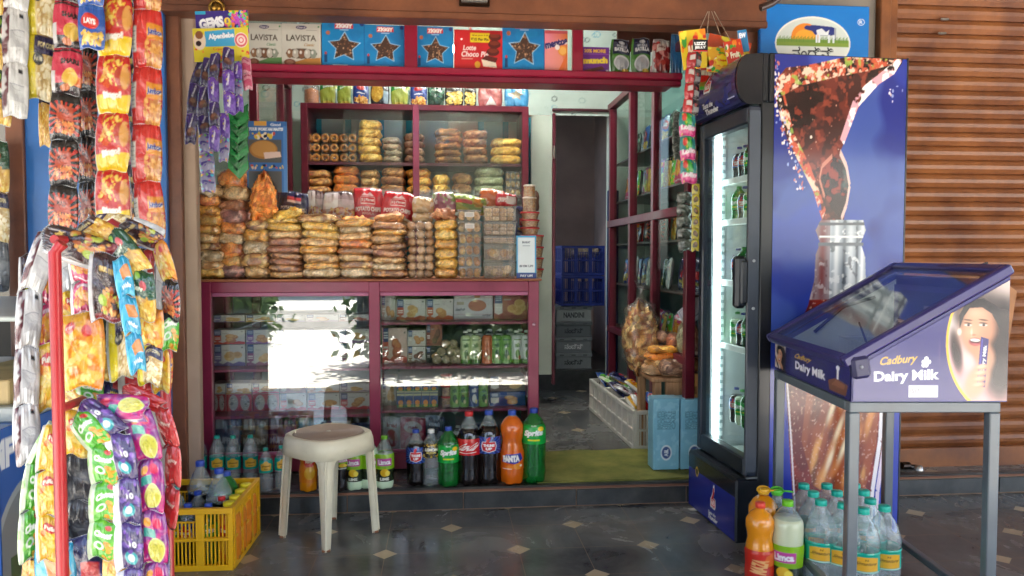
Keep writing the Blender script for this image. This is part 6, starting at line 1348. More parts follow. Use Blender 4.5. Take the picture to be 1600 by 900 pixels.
# ------------------------------------------------------------------ cellophane snack bags stacked on the counter
ZT = zt + .0005
def bag_part(pal, w, d, h, cell, seed, stretch=(1, 1, 1), tail=True):
    m = bag_mb(w, d, h, pal, cell, seed, stretch)
    o = m.build('snack_bag', [CELLO]); rs = np.random.RandomState(seed + 5); m = MB(); p = rs.uniform(0, 6.28, 6)
    def f(U, V):     # crumpled film round the contents
        th = (U - .5) * 2 * math.pi; phi = (V - .5) * math.pi; sg = lambda x, e: np.sign(x) * np.abs(x) ** e
        x = sg(np.sin(th), .55) * sg(np.cos(phi), .3); y = -sg(np.cos(th), .55) * sg(np.cos(phi), .3); z = sg(np.sin(phi), .6)
        k = 1.035 + .022 * np.sin(x * 17 + z * 5 + p[0]) + .018 * np.sin(x * 31 - z * 9 + p[1]) + .015 * np.sin(z * 14 + x * 7 + p[2])
        return np.c_[x * w / 2 * 1.03, y * d / 2 * k * 1.03, h / 2 + z * h / 2 * (1.02 + .10 * np.abs(np.sin(x * 9 + p[3])) * (np.cos(phi) < .5)) * (1 - .3 * np.abs(x) ** 6)]
    m.grid(f, nu=40, nv=16)
    if tail: bag_tail(m, w, d, h, seed, mat=0)
    m.build('film_wrap', [BAGC], o); return o
SD_ = {'gold': 'golden fried savoury', 'brown': 'brown savoury', 'tan': 'pale tan cracker', 'orange': 'orange savoury', 'yellow': 'yellow chip', 'rust': 'rust red savoury', 'mixed': 'mixed savoury', 'pale': 'cream coloured puff', 'choc': 'dark brown sweet', 'green': 'pale green mixture', 'pink': 'reddish sweet', 'biscuit': 'round tan biscuit', 'grey': 'greyish savoury'}
# pixel column, palettes from the bottom up, row tops given by total height
cols_ = [
 ('leftmost stack', 309, 349, 436, 292, ['yellow', 'tan', 'pale', 'mixed', 'tan', 'gold', 'gold', 'gold', 'orange', 'pale'], 4.02, .020),
 ('second stack from left', 347, 390, 436, 272, ['pink', 'gold', 'orange', 'pale', 'orange', 'pink', 'rust', 'tan', 'orange'], 4.06, .020),
 ('third stack from left', 383, 426, 436, 347, ['tan', 'mixed', 'pale', 'gold', 'mixed'], 4.04, .018),
 ('fourth stack from left', 422, 474, 436, 342, ['tan', 'brown', 'rust', 'brown', 'rust', 'rust', 'tan', 'yellow', 'yellow'], 4.03, .012),
 ('fifth stack from left', 473, 530, 436, 338, ['pale', 'gold', 'tan', 'gold', 'tan', 'yellow', 'yellow', 'mixed'], 4.02, .010),
 ('sixth stack from left', 530, 585, 436, 345, ['pale', 'mixed', 'tan', 'brown', 'orange', 'tan', 'pale', 'gold'], 4.03, .012),
 ('seventh stack from left', 584, 634, 436, 350, ['brown', 'pale', 'tan', 'rust', 'brown', 'tan', 'gold', 'brown'], 4.02, .014),
]
TALL = []
for ci, (cn, a, b_, py0, py1, pals, Y, cell) in enumerate(cols_):
    x0, x1 = XA(a, Y, 420), XA(b_, Y, 420); H = W((a + b_) / 2, py1, Y)[2] - ZT; n = len(pals); rs = np.random.RandomState(ci + 40)
    hs_ = rs.uniform(.8, 1.2, n); hs_ = hs_ / hs_.sum() * H; z = ZT
    for i, pal in enumerate(pals):
        w = (x1 - x0) * rs.uniform(1.0, 1.16); d = .17; h = hs_[i]
        o = bag_part(pal, w, d, h * 1.24, cell * rs.uniform(.9, 1.2), ci * 20 + i, (1.6, 1, 1) if pal in ('gold', 'yellow') and ci > 2 else (1, 1, 1), ci >= 3)
        o.location = ((x0 + x1) / 2 + rs.uniform(-.010, .010), Y + .01 + rs.uniform(-.012, .012), z - h * .02 if i else z + .001); o.rotation_euler = (R(rs.uniform(-1, 1)), R(rs.uniform(-5, 5)) if i else 0, R(rs.uniform(-9, 9)))
        tag(o, '%s bag, %s of the %s on the counter' % (SD_[pal], nth_top(i, n), cn), 'snack bag', 'savoury bags stacked on the counter'); z += h
    TALL.append(((x0 + x1) / 2, z))
    # a second, hidden row behind gives the pile its depth
# big bag of orange puffs on the third stack
def bigbag(a, b_, py0, py1, Y, pal, cell, label, top_narrow=.5, z=None):
    x0, x1 = XA(a, Y), XA(b_, Y); z0 = W((a + b_) / 2, py0, Y)[2] if z is None else z; z1 = W((a + b_) / 2, py1, Y)[2]; m = bag_mb(x1 - x0, .12, z1 - z0, pal, cell, 77, nu=60, nv=60, amp=.8)
    V = m.v[0]; k = V[:, 2] / (z1 - z0); f = 1 - (1 - top_narrow) * np.clip((k - .45) / .55, 0, 1) ** 1.4; V[:, 0] *= f; V[:, 0] += .01 * np.clip(k - .3, 0, 1); o = m.build('snack_bag', [CELLO]); o.location = ((x0 + x1) / 2, Y, z0); return tag(o, label, 'snack bag')
bigbag(392, 434, 346, 273, 4.03, 'orange', .019, 'tall clear bag of orange corn puffs on the third stack', .45, TALL[2][1] - .006)
o = bigbag(350, 384, 283, 266, 4.10, 'pink', .02, 'round red sweet packet topping the second stack from the left', .8, TALL[1][1] - .01)
# printed packets standing behind the stacks
@design
def potatonavy():
    c = Cv(60, 60, '#1d2350', 3); c.rect(.3, .66, .76, .80, '#e8d8da'); c.rect(.3, .72, .76, .82, '#c8323a'); c.text('POTATO CHIPS', .5, .50, .78, .09, '#e8e6f0', bold=.04); c.text('SALTED', .5, .41, .3, .05, '#d8a840', bold=.03); c.noise('#2f3670', 3, .55, al=.5); return c
@design
def potatored():
    c = Cv(64, 72, '#c01c28', 3); c.rect(.28, .66, .72, .80, '#c01c28'); c.line([(.28, .66), (.72, .66), (.72, .8), (.28, .8), (.28, .66)], .012, '#f0dcdc'); c.text('S | Planet', .5, .73, .4, .07, '#f2e2e2', bold=.03); c.poly([(.3, .82), (.4, .88), (.48, .84), (.58, .9), (.7, .82)], '#e8d0d0')
    c.text('POTATO CHIPS', .5, .55, .78, .09, '#f6ecec', bold=.05); c.text('MASALA', .5, .46, .36, .05, '#e8a8a0', bold=.03); c.ell(.62, .14, .42, .24, '#f2e6c8', 14); c.ell(.62, .14, .36, .19, '#c89850', 14); c.dots(50, ['#d8b070', '#b87c3c', '#e8c890'], .06, None, .9, 4, (.35, .0, .9, .3)); return c
@design
def clearmix():
    c = Cv(48, 56, '#a89c9c', 3); c.rect(0, .75, 1, 1, '#5a4448'); c.rect(.02, .5, .5, .95, '#d8d8d8'); c.dots(120, ['#a8643c', '#c8a868', '#8a4a2c'], .06, None, .8, 4, (.0, .0, 1, .5)); c.noise('#c8b0b4', 5, .5, al=.5); return c
@design
def pinkgreen():
    c = Cv(48, 40, '#c2b8a8', 3); c.noise('#a04a68', 3, .42, al=.95, seed=5); c.noise('#7a9a48', 4, .52, al=.9, seed=9); c.noise('#ece6e0', 5, .6, al=.9, seed=3); return c
@design
def limewrap():
    c = Cv(40, 40, '#7f9c3c', 3); c.noise('#c8cc6c', 4, .45, al=.9, seed=2); c.noise('#c87830', 4, .6, al=.9, seed=7); c.rect(.1, .5, .6, .7, '#c0302c'); return c
@design
def redwrap():
    c = Cv(44, 30, '#c0242c', 3); c.rect(.5, .3, .95, .8, '#e8d8d4'); c.text('CRISPS', .3, .5, .4, .3, '#f4e0d8', bold=.05); c.noise('#8c1820', 5, .6, al=.7); return c
@design
def orangewrap():
    c = Cv(44, 34, '#c8622c', 3); c.noise('#e8d0b0', 4, .52, al=.9, seed=2); c.noise('#3c2a30', 5, .6, al=.9, seed=5); return c
gp = 'printed packets standing behind the stacks'
packet('potatonavy', 436, 300, 481, 352, 4.22, 'navy potato chips pillow packet behind the fourth stack', rot=4, group=gp)
packet('clearmix', 480, 298, 506, 350, 4.24, 'clear and brown packet with white sticker right of the navy chips', group=gp)
packet('clearmix', 505, 300, 553, 352, 4.20, 'silver topped clear packet with pink label, left of the red chips', seed=1, group=gp)
packet('potatored', 552, 294, 600, 368, 4.24, 'red potato chips packet, left one of the pair', rot=-2, group=gp, seed=0)
packet('potatored', 595, 300, 646, 366, 4.17, 'red potato chips packet, right one, leaning over its twin', rot=8, group=gp, seed=1)
packet('pinkgreen', 676, 300, 712, 336, 4.2, 'pink and clear crumpled wrapper behind the yellow chip bags', rot=-5, group=gp)
packet('limewrap', 703, 305, 760, 334, 4.26, 'lime green wrapper with red patch above the small clear boxes', rot=6, group=gp)
packet('orangewrap', 748, 296, 790, 330, 4.28, 'orange and white torn wrapper above the large clear tubs', rot=3, group=gp)
packet('redwrap', 774, 302, 808, 325, 4.22, 'small red and white packet above the large clear tubs', rot=2, group=gp)
packet('navyfoil', 800, 322, 822, 372, 4.16, 'dark blue packet wedged between tubs and the red lidded tubs', group=gp)
# twisted packet on the fifth and sixth stacks: rings and sticks
def lay(a, b_, py, hpx, Y, pal, cell, label, rot=0, st=(1, 1, 1), seed=3):
    x0, x1 = XA(a, Y), XA(b_, Y); h = hpx / FPX * Y; m = bag_mb(x1 - x0, .12, h, pal, cell, seed, st, amp=.6); bag_tail(m, x1 - x0, .12, h, seed); o = m.build('snack_bag', [CELLO, BAGC]); p = W((a + b_) / 2, py, Y); o.location = (p[0], Y, p[2]); o.rotation_euler = (0, R(rot), R(4)); return tag(o, label, 'snack bag')
lay(528, 580, 366, 26, 4.05, 'orange', .022, 'bag of orange fried rings slumped on top of the sixth stack', -8, seed=5)
lay(584, 634, 352, 18, 4.08, 'brown', .012, 'bag of brown sticks lying below the right red chips packet', -12, (2.2, 1, 1), 6)
lay(428, 476, 344, 16, 4.0, 'yellow', .02, 'yellow banana chips bag tilted on top of the fourth stack', -14, seed=8)
# tray packs of round biscuits (eighth stack)
def roundpack(n, w, d, h, seed, col='biscuit'):
    rs = np.random.RandomState(seed); t = thing('biscuit_pack', 'x', 'biscuit pack'); r = w / n / 2
    for k in range(n):
        m = MB(); cc = lin(PAL[col][rs.randint(4)]) * rs.uniform(.85, 1.1); 
        for j in range(2): m.lathe([(.001, -h * .46), (r * .55, -h * .44), (r * .93, -h * .2), (r * .97, 0), (r * .93, h * .2), (r * .55, h * .44), (.001, h * .46)], 16, cc, T=TR((-w / 2 + r + k * 2 * r, -d / 4 + j * d / 2, h / 2), (R(rs.uniform(60, 110)), 0, 0), (1, 1, 1)))
        m.build('biscuits', [CELLO], t)
    m = bag_mb(w * 1.04, d, h * 1.02, 'pale', .1, seed, amp=0); m.c = [np.ones_like(m.c[0])]; bag_tail(m, w * 1.04, d, h, seed, mat=0); m.build('film_wrap', [BAGC], t); return t
x0, x1 = XA(636, 4.02), XA(679, 4.02); z = ZT; H = (W(657, 349, 4.02)[2] - ZT) / 6.4; w = x1 - x0
for i in range(7):
    t = roundpack(3, w * .96, .13, H, i); t.location = ((x0 + x1) / 2 + rnd.uniform(-.004, .004), 4.04, z); t.rotation_euler = (0, 0, R(rnd.uniform(-4, 4))); h_ = H * (.93)
    tag(t, '%s three biscuit tray pack in the stack right of the brown snack bags' % nth_top(i, 7), 'biscuit pack', 'biscuit tray packs on the counter'); z += h_
@design
def buns():
    c = Cv(44, 40, '#bfa27c', 3); c.ell(.3, .6, .26, .28, '#c9a06c'); c.ell(.75, .62, .24, .28, '#c49a68'); c.ell(.3, .64, .16, .18, '#d8b888'); c.ell(.75, .66, .14, .16, '#d6b484'); c.noise('#4c3c78', 4, .66, al=.8); c.noise('#e8e0d8', 6, .62, al=.6); return c
packet('buns', 644, 308, 678, 334, 4.1, 'clear packet of small buns on the biscuit tray stack', th=.5); packet('buns', 644, 332, 676, 349, 4.08, 'thin clear packet of buns directly on the biscuit trays', th=.4, seed=1)
# ninth stack: yellow chip bags with red packet on top
x0, x1 = XA(679, 4.02), XA(716, 4.02); z = ZT; n = 6; H = (W(697, 345, 4.02)[2] - ZT) / n
for i in range(n):
    o = bag_part('yellow' if i % 3 else 'gold', x1 - x0, .16, H * 1.1, .013, 300 + i, (1.3, 1, 1)); o.location = ((x0 + x1) / 2, 4.04, z); o.rotation_euler = (0, R(rnd.uniform(-3, 3)) if i else 0, R(rnd.uniform(-5, 5))); tag(o, '%s yellow chip bag of the stack left of the small clear boxes' % nth_top(i, n), 'snack bag', 'yellow chip bags on the counter'); z += H
lay(676, 712, 345, 18, 4.03, 'rust', .03, 'red wrapped packet topping the yellow chip bags', 3, seed=9)
# small clear boxes of laddus (tenth stack), large tubs (eleventh)
def tub(w, d, h, items, seed, label, rib=True, r=.0):
    rs = np.random.RandomState(seed); t = thing('clear_tub', label, 'tub'); m = MB()
    def wall(x0, x1, inset): return [(x0, inset), (x1, inset)]
    tp = .006; P = lambda z, o: [(-w / 2 + o, -d / 2 + o), (w / 2 - o, -d / 2 + o), (w / 2 - o, d / 2 - o), (-w / 2 + o, d / 2 - o)]
    v = []; 
    for z, o in ((0, tp), (h - .004, 0)): v += [(x, y, z) for x, y in P(z, o)]
    m.add(v, [[0, 1, 5, 4], [1, 2, 6, 5], [2, 3, 7, 6], [3, 0, 4, 7], [3, 2, 1, 0]], '#fff')
    m.box(-w / 2 - .003, -d / 2 - .003, h - .009, w / 2 + .003, -d / 2 + .001, h - .004, '#fff', .001)
    if rib:
        for k in range(int(w / .008)): x = -w / 2 + .008 + k * .008; m.box(x - .0012, -d / 2 - .0005 + tp * .5, .008, x + .0012, -d / 2 + tp * .5 + .0006, h - .012, '#fff', .0004)
    m.build('tub_shell', [TUB], t)
    m = MB(); m.box(-w / 2 - .004, -d / 2 - .004, h - .0035, w / 2 + .004, d / 2 + .004, h - .0005, '#fff', .001); m.build('lid', [TUB], t)
    m = MB(); kind, pal = items
    if kind == 'ball':
        rr = h * .30; nx = max(2, int(w / (2 * rr)))
        for i in range(nx):
            for j in range(2):
                c_ = lin(PAL[pal][rs.randint(4)]); x = -w / 2 + tp + rr * .9 + i * (w - 2 * tp - 1.8 * rr) / max(1, nx - 1); zz = rr + .003 + j * rr * 1.1
                m.lathe([(.001, -rr), (rr * .7, -rr * .72), (rr, 0), (rr * .7, rr * .72), (.001, rr)], 12, c_, T=TR((x + rs.uniform(-.003, .003), -d / 2 + tp + rr + .001 + .03 * (j), min(zz, h - rr - .006))))
    elif kind == 'slab':
        nx = max(2, int(w / .035))
        for j in range(3):
            for i in range(nx):
                x = -w / 2 + .010 + i * (w - .02) / nx; m.box(x, -d / 2 + .009 + .001 * rs.rand(), .004 + j * (h - .014) / 3, x + (w - .02) / nx - .003, d / 2 - .01, .004 + (j + 1) * (h - .014) / 3 - .002, lin(PAL[pal][rs.randint(4)]) * rs.uniform(.9, 1.1), .004)
    else:
        for i in range(9):
            rr = .022; c_ = lin([*PAL['tan'], *PAL['gold'], *PAL['biscuit']][rs.randint(12)]); x = rs.uniform(-w / 2 + rr + .008, w / 2 - rr - .008); zz = rs.uniform(rr * .8 + .004, max(rr, (h - .01) * .62))
            m.lathe([(.001, -.006), (rr * .8, -.0055), (rr, 0), (rr * .8, .0055), (.001, .006)], 18, c_, T=TR((x, -d / 2 + .014 + .0125 * (i % 4), zz), (R(90 + rs.uniform(-20, 20)), R(rs.uniform(-20, 20)), 0)))
        m.box(-w / 2 + .012, d / 2 - .04, .004, w / 2 - .012, d / 2 - .012, h * .7, '#c09a70', .004)
    m.build('biscuits', [CELLO], t)
    if seed % 2 == 1 or kind == 'lab': pass
    return t
def label_sheet(w, h, col, lines, seed=0):
    c = Cv(26, 16, col, 2)
    for k in range(lines): c.rect(.15, .2 + k * .2, .85, .26 + k * .2, '#6a6a70')
    m = MB(); m.quadc((-w / 2, 0, 0), (w, 0, 0), (0, 0, h), c); return m
x0, x1 = XA(715, 4.02), XA(752, 4.02); z = ZT; n = 6; H = (W(733, 328, 4.02)[2] - ZT) / n; w = x1 - x0
for i in range(n):
    t = tub(w * .97, .12, H - .0005, ('ball', 'gold') if i < 4 else ('ball', 'tan'), i * 2, '%s small clear box of round sweets, stack left of the large tubs' % nth_top(i, n), False); t.location = ((x0 + x1) / 2 + rnd.uniform(-.003, .003), 4.04, z); t['group'] = 'small clear sweet boxes'; z += H
    if i >= 4:
        m = label_sheet(.05, .026, '#d8cfc8', 3); o = m.build('price_label', [PRINT], t); o.location = (0, -.0665, H * .35)
x0, x1 = XA(754, 4.02), XA(806, 4.02); w = x1 - x0; pys = [436, 408, 381, 368, 346, 322]; kinds = [('round', 'tan'), ('round', 'tan'), ('slab', 'biscuit'), ('slab', 'biscuit'), ('slab', 'tan')]
for i in range(5):
    za, zb__ = (ZT if i == 0 else W(780, pys[i], 4.0)[2]), W(780, pys[i + 1], 4.0)[2]
    t = tub(w * .97, .17, zb__ - za - .0008, kinds[i], i * 2 + 20, '%s large ribbed clear tub of biscuits, stack beside the payment stand' % nth_top(i, 5)); t.location = ((x0 + x1) / 2, 4.06, za); t['group'] = 'large clear biscuit tubs'
# round tubs with red lids and a small jar on top
def rtub(r0, r1, h, pal, label, lidc='#c42c2c', fillh=.92, seed=0):
    t = thing('round_tub', label, 'tub'); m = bag_mb(2, 2, 2, pal, .25, seed, nu=60, nv=24); 
    m = MB(); rs = np.random.RandomState(seed); cvx = Cv(60, 20, '#c9a06c', 2); cvx.dots(260, PAL[pal], .022, None, 2.2, seed + 1)
    m.grid(lambda u, v: np.c_[(r0 + (r1 - r0) * v * fillh - .0015) * np.sin(u * 6.2832), -(r0 + (r1 - r0) * v * fillh - .0015) * np.cos(u * 6.2832), .002 + v * h * fillh], cvx); m.build('snacks', [CELLO], t)
    m = MB(); m.lathe([(r0, 0), (r1, h - .004)], 28, '#fff', cap=False); m.build('tub_shell', [TUB], t)
    m = MB(); m.lathe([(r1 * .6, h - .004), (r1 + .003, h - .006), (r1 + .004, h), (r1, h + .003), (.001, h + .002)], 28, lidc); m.build('lid', [PLAST], t); return t
ct = XA(829, 4.08); rr = 17.5 / FPX * 4.1; pys = [436, 419, 402, 385, 367]
for i in range(4):
    za, zb__ = (ZT if i == 0 else W(829, pys[i], 4.1)[2]), W(829, pys[i + 1], 4.1)[2]
    t = rtub(rr * .85, rr, zb__ - za - .004, 'tan', '%s red rimmed wide tub behind the payment stand' % nth_top(i, 4), seed=i); t.location = (ct + .012, 4.10, za); t['group'] = 'red rimmed tubs'
z = W(829, 367, 4.1)[2]; hh = (W(829, 331, 4.1)[2] - z) / 3
for i in range(3):
    t = rtub(rr * .68, rr * .82, hh - .004, 'tan', '%s of the three smaller red lidded tubs above the wide ones' % nth_top(i, 3), seed=i + 7); t.location = (ct - .002, 4.10, z); t['group'] = 'red lidded tubs'; z += hh
t = rtub(rr * .62, rr * .58, W(829, 308, 4.1)[2] - z - .003, 'mixed', 'tapering clear jar of orange and white sprinkles on the red lidded tubs', '#d8c8b8', seed=12); t.location = (ct - .004, 4.10, z); z = W(829, 308, 4.1)[2]
t = rtub(rr * .56, rr * .5, W(829, 290, 4.1)[2] - z, 'orange', 'smallest clear jar of corn at the very top of the tub stack', '#cfc4b4', seed=13); t.location = (ct - .004, 4.10, z)
# payment stand (blank instead of its code)
t = thing('payment_stand', 'small upright blue and white payment sign at the right end of the counter', 'sign stand'); a, b_ = W(807, 434, 3.94), W(838, 368, 3.94); w, h = b_[0] - a[0], b_[2] - ZT
c = Cv(40, 84, '#3c9fd0', 3); c.rect(.08, .14, .92, .95, '#e4ecf0'); c.rect(0, 0, 1, .13, '#27408c'); c.text('BHARAT', .5, .84, .4, .05, '#2a3a5c', bold=.04); c.rect(.32, .75, .68, .765, '#8c98a8'); c.text('BHIM UPI', .5, .29, .66, .05, '#3c4454', bold=.03, shear=.2); c.text('PAY UPI', .5, .065, .6, .055, '#f0f4f8', bold=.04, shear=.2)
m = MB(); m.box(-w / 2, .0008, 0, w / 2, .004, h, '#9a9488', .001); m.quadc((-w / 2, 0, 0), (w, 0, 0), (0, 0, h), c); m.build('panel', [PRINT], t); m = MB(); m.box(-w / 2 + .01, .0045, 0, w / 2 + .012, .035, .006, '#8c8678', .001); m.prism([(.0045, 0), (.035, .006), (.0045, .08)], w / 2 - .002, w / 2 + .006, 'x', '#8c8678'); m.build('stand_foot', [PRINT], t); t.location = ((a[0] + b_[0]) / 2, 3.94, ZT); t.rotation_euler = (R(-2), 0, 0)
# small wooden figure on the cabinet side
m = MB(); m.lathe([(.001, 0), (.018, .004), (.024, .03), (.02, .07), (.024, .10), (.018, .13), (.001, .15)], 16, '#5c3a26'); p = W(833, 328, 5.24); o = m.build('wooden_pestle', [WOODC]); o.location = (p[0] + .04, 5.40, p[2]); tag(o, 'brown rounded wooden pestle standing right of the rear cabinet', 'pestle')

# ------------------------------------------------------------------ bags and ring biscuits in the rear cabinet
def rstack(a, b_, pybase, pytop, pal, n, row, pos, cell=.02, z=None, d=.2, Y=YB + .13):
    x0, x1 = XA(a, Y), XA(b_, Y); z0 = z + .0008; zt_ = W((a + b_) / 2, pytop, Y)[2]; H = (zt_ - z0) / n; me = None; rs = np.random.RandomState(int(a))
    for i in range(n):
        if me is None or i % 2 == 0: me = mesh_of(bag_mb(x1 - x0, d, H * 1.14, pal, cell, int(a) + i, nu=34, nv=18), [CELLO])
        o = link('snack_bag', me); o.location = ((x0 + x1) / 2 + rs.uniform(-.006, .006), Y + .02, z0 + i * H); o.rotation_euler = (0, R(rs.uniform(-2, 2)) if i else 0, R(rs.uniform(-5, 5)))
        tag(o, '%s bag in the %s stack, %s shelf of the rear cabinet' % (nth_top(i, n), pos, row), 'snack bag', 'bags in the rear cabinet')
for a, b_, t_, pal, n, pos in ((561, 598, 191, 'yellow', 5, 'tall yellowish'), (600, 629, 217, 'grey', 4, 'greyish middle'), (632, 664, 211, 'choc', 4, 'dark brown'), (680, 722, 204, 'brown', 5, 'wide brown'), (724, 762, 206, 'rust', 4, 'reddish'), (766, 815, 219, 'yellow', 3, 'right hand yellow')): rstack(a, b_, 252, t_, pal, n, 'upper', pos, z=sh1)
for a, b_, t_, pal, n, pos in ((479, 521, 268, 'mixed', 3, 'leftmost'), (522, 563, 262, 'orange', 3, 'second'), (564, 594, 268, 'tan', 3, 'third'), (596, 634, 264, 'brown', 3, 'fourth'), (636, 675, 266, 'gold', 3, 'fifth'), (677, 704, 276, 'yellow', 2, 'sixth'), (706, 738, 274, 'brown', 2, 'seventh'), (740, 786, 264, 'green', 3, 'pale green')): rstack(a, b_, 303, t_, pal, n, 'lower', pos, z=sh2, cell=.015)
# ring biscuit packs
def ringpack(a, b_, z, h, label, Y=YB + .10):
    x0, x1 = XA(a, Y), XA(b_, Y); w = x1 - x0; t = thing('ring_biscuit_pack', label, 'biscuit pack', ((x0 + x1) / 2, Y, z), 0, 'ring biscuit packs in the rear cabinet')
    for k in (-1, 1):
        m = MB(); 
        for j in range(3):
            r = h / 2 * .92; c_ = lin(PAL['gold'][(k + j) % 4]) * .95; pts = [(k * w / 4 + (r * .66) * math.cos(q), j * .03, h / 2 + (r * .66) * math.sin(q)) for q in np.linspace(0, 6.2832, 18)]; m.tube(pts, r * .33, 7, c_)
        m.build('ring_biscuits', [CELLO], t)
    m = MB(); m.box(-w / 2, -.016, .001, w / 2, .08, h - .001, '#fff', .008); m.build('film_wrap', [BAGC], t)
hz = (W(505, 208, YB + .1)[2] - sh1) / 3
for ci, (a, b_) in enumerate(((478, 502), (503, 531), (532, 559))):
    for i in range(3): ringpack(a, b_, sh1 + .001 + i * hz, hz * .98, '%s ring biscuit pack in the %s column, upper shelf of the rear cabinet' % (nth_top(i, 3), ['left', 'middle', 'right'][ci]))
for i in range(3):
    t = tub(.11, .1, (W(800, 268, YB + .1)[2] - sh2) / 3 - .001, ('ball', 'yellow'), 50 + i * 2, '%s small clear box of yellow sweets in the rear cabinet corner' % nth_top(i, 3), False); t.location = (XA(801, YB + .12), YB + .12, sh2 + .001 + i * (W(800, 268, YB + .1)[2] - sh2) / 3); t['group'] = 'clear boxes in the rear cabinet'
# ------------------------------------------------------------------ goods inside the glass counter
def biscuit(col, pic, base='#d2cec6', word=False, seed=1, nu=44, nv=34, blk=.22):
    c = Cv(nu, nv, base, 3); c.poly([(0, 0), (1, 0), (1, .16), (.8, .22), (.62, .12), (.45, .22), (.3, .10), (.15, .2), (0, .14)], col); c.rect(.04, .60, .04 + blk, 1, '#2c4478')
    for k in range(3): c.rect(.07, .70 + k * .07, .01 + blk, .73 + k * .07, '#dfe6f0')
    c.poly([(.04, .6), (.04 + blk, .6), (.04 + blk, .25), (.04 + blk / 2, .18), (.04, .25)], '#e2dcd2' if base == col else col); c.rect(.07, .42, .01 + blk, .47, '#f0ece4'); c.rect(.07, .33, .01 + blk, .37, '#f0ece4')
    P_ = dict(round=['#c0844a', '#d8a468'], flat=['#d8b070', '#c89a58'], choc=['#5c3424', '#7c4a34'], red=['#a8482c', '#c0643c'])[pic]; rs = np.random.RandomState(seed)
    for k in range(4): x, y = .62 + rs.uniform(-.16, .16), .38 + rs.uniform(-.14, .22); c.ell(x, y, .15, .15, P_[0], rs.uniform(0, 90)); c.ell(x - .01, y + .03, .11, .10, P_[1], rs.uniform(0, 90))
    c.ell(.90, .86, .035, .03, '#6a6a62'); c.rect(.3, .72, .5, .75, '#a8a49c'); return c
gc = 'biscuit cartons in the glass counter'
def incase(cv, a, b_, py0, zsh, Y, label, d=.12, side='#a8a29a', name='biscuit_carton', cat='biscuit carton', group=gc, rz=0):
    o = put_carton(cv, a, py0, b_, py0 + 20, Y, label, cat, d, side, group, name, rz, z=zsh + .0008); return o
YI = YC + .16
zbase = ZP + .03
# right bay, top shelf
z1, z2, z3 = shelfR
incase(biscuit('#b0a090', 'round', seed=9, nu=24), 596, 618, 461, z1, YI, 'pale biscuit carton end at the left of the right bay, top shelf', side='#b8b0a0')
incase(biscuit('#b8442c', 'flat', seed=1), 619, 665, 467, z1, YI, 'grey and red biscuit carton, second on the right bay top shelf')
incase(biscuit('#c2542c', 'round', seed=2), 666, 708, 467, z1, YI, 'grey and orange carton with round biscuits, left of the dotted carton')
c = Cv(74, 48, '#c9c4c8', 3)
for k in range(24): c.ell(.02 + k * .042, .02, .012, .025, '#b8483c'); c.ell(.02 + k * .042, .98, .012, .025, '#b8483c')
c.rect(0, .80, 1, .815, '#b86a60'); c.rect(0, .2, 1, .21, '#b86a60'); c.ell(.60, .52, .23, .21, '#b8705a'); c.ell(.60, .52, .20, .18, '#c27c62'); c.ell(.60, .86, .08, .06, '#c48a5c'); c.text('ನಂದಿನಿ', .17, .38, .24, .10, '#2c3448', bold=.03); c.rect(.08, .55, .26, .66, '#a89a88'); c.text('ಗುಡ್‌ಲೈಫ್', .84, .15, .22, .10, '#3c3c50', bold=.03)
incase(c, 709, 770, 457, z1, YI - .01, 'wide white dotted carton with brown oval on the right bay top shelf')
incase(biscuit('#9c4a44', 'flat', base='#9c4a44', seed=4), 771, 826, 457, z1, YI - .01, 'maroon biscuit carton with yellow sponge slices, right end of top shelf', side='#7c3a36')
# right bay, second shelf
incase(biscuit('#c85a48', 'red', base='#d8bcae', seed=5, nu=40, nv=50), 597, 636, 512, z2, YI, 'tall pale red carton at the left of the right bay second shelf')
c = biscuit('#cfc6b8', 'round', seed=7); o = incase(c, 637, 665, 516, z2 + .09, YI, 'small carton with round red biscuit picture, stacked beside the brown one'); 
o2 = incase(biscuit('#8c6a54', 'choc', seed=3), 637, 665, 543, z2, YI, 'small dark carton below the round red biscuit carton', side='#5a4a40'); o2.scale = (1, 1, .09 / max(.02, W(650, 543, YI)[2] - z2) * .99)
o = incase(biscuit('#8a3c34', 'choc', base='#a8644c', seed=8, nu=30), 666, 691, 505, z2 + .09, YI, 'brown carton leaning right of the round red biscuit carton'); o2 = incase(biscuit('#4a4844', 'flat', base='#3c3a38', seed=3), 666, 691, 543, z2, YI, 'dark carton below the brown leaning carton', side='#3a3632'); o2.scale = (1, 1, .09 / max(.02, W(650, 543, YI)[2] - z2) * .99)
def sweetball(px, pyb, z, r, Y, label, k):
    m = MB(); m.lathe([(.001, -r), (r * .5, -r * .88), (r * .9, -r * .45), (r, 0), (r * .9, r * .45), (r * .5, r * .88), (.001, r)], 16, '#b3a283'); m.lathe([(r * .75, r * .05), (r * 1.02, r * .0), (r * .75, -r * .1)], 16, '#8c7a58', cap=False); o = m.build('sweet_ball', [CELLO]); o.location = (XA(px, Y), Y, z); tag(o, label, 'sweet', 'wrapped sweet balls in the counter')
rb = .024; hb_ = z2 + rb + .001; k = 0
for row, pxs in enumerate(((682, 696, 709, 716), (689, 703, 714), (696, 708))):
    for px in pxs: sweetball(px, 0, hb_ + row * rb * 1.72, rb, YI - .06, 'beige wrapped sweet ball in the small pyramid beside the juice bottles', k); k += 1
JUI = dict(white=('#e4e8e0', '#5a8a34'), orange=('#d8744a', '#b8542c'), green=('#7cae5a', '#2c5a38'), lime=('#cfe0a8', '#4a7a2c'), blue=('#26488c', '#e4e8ec'))
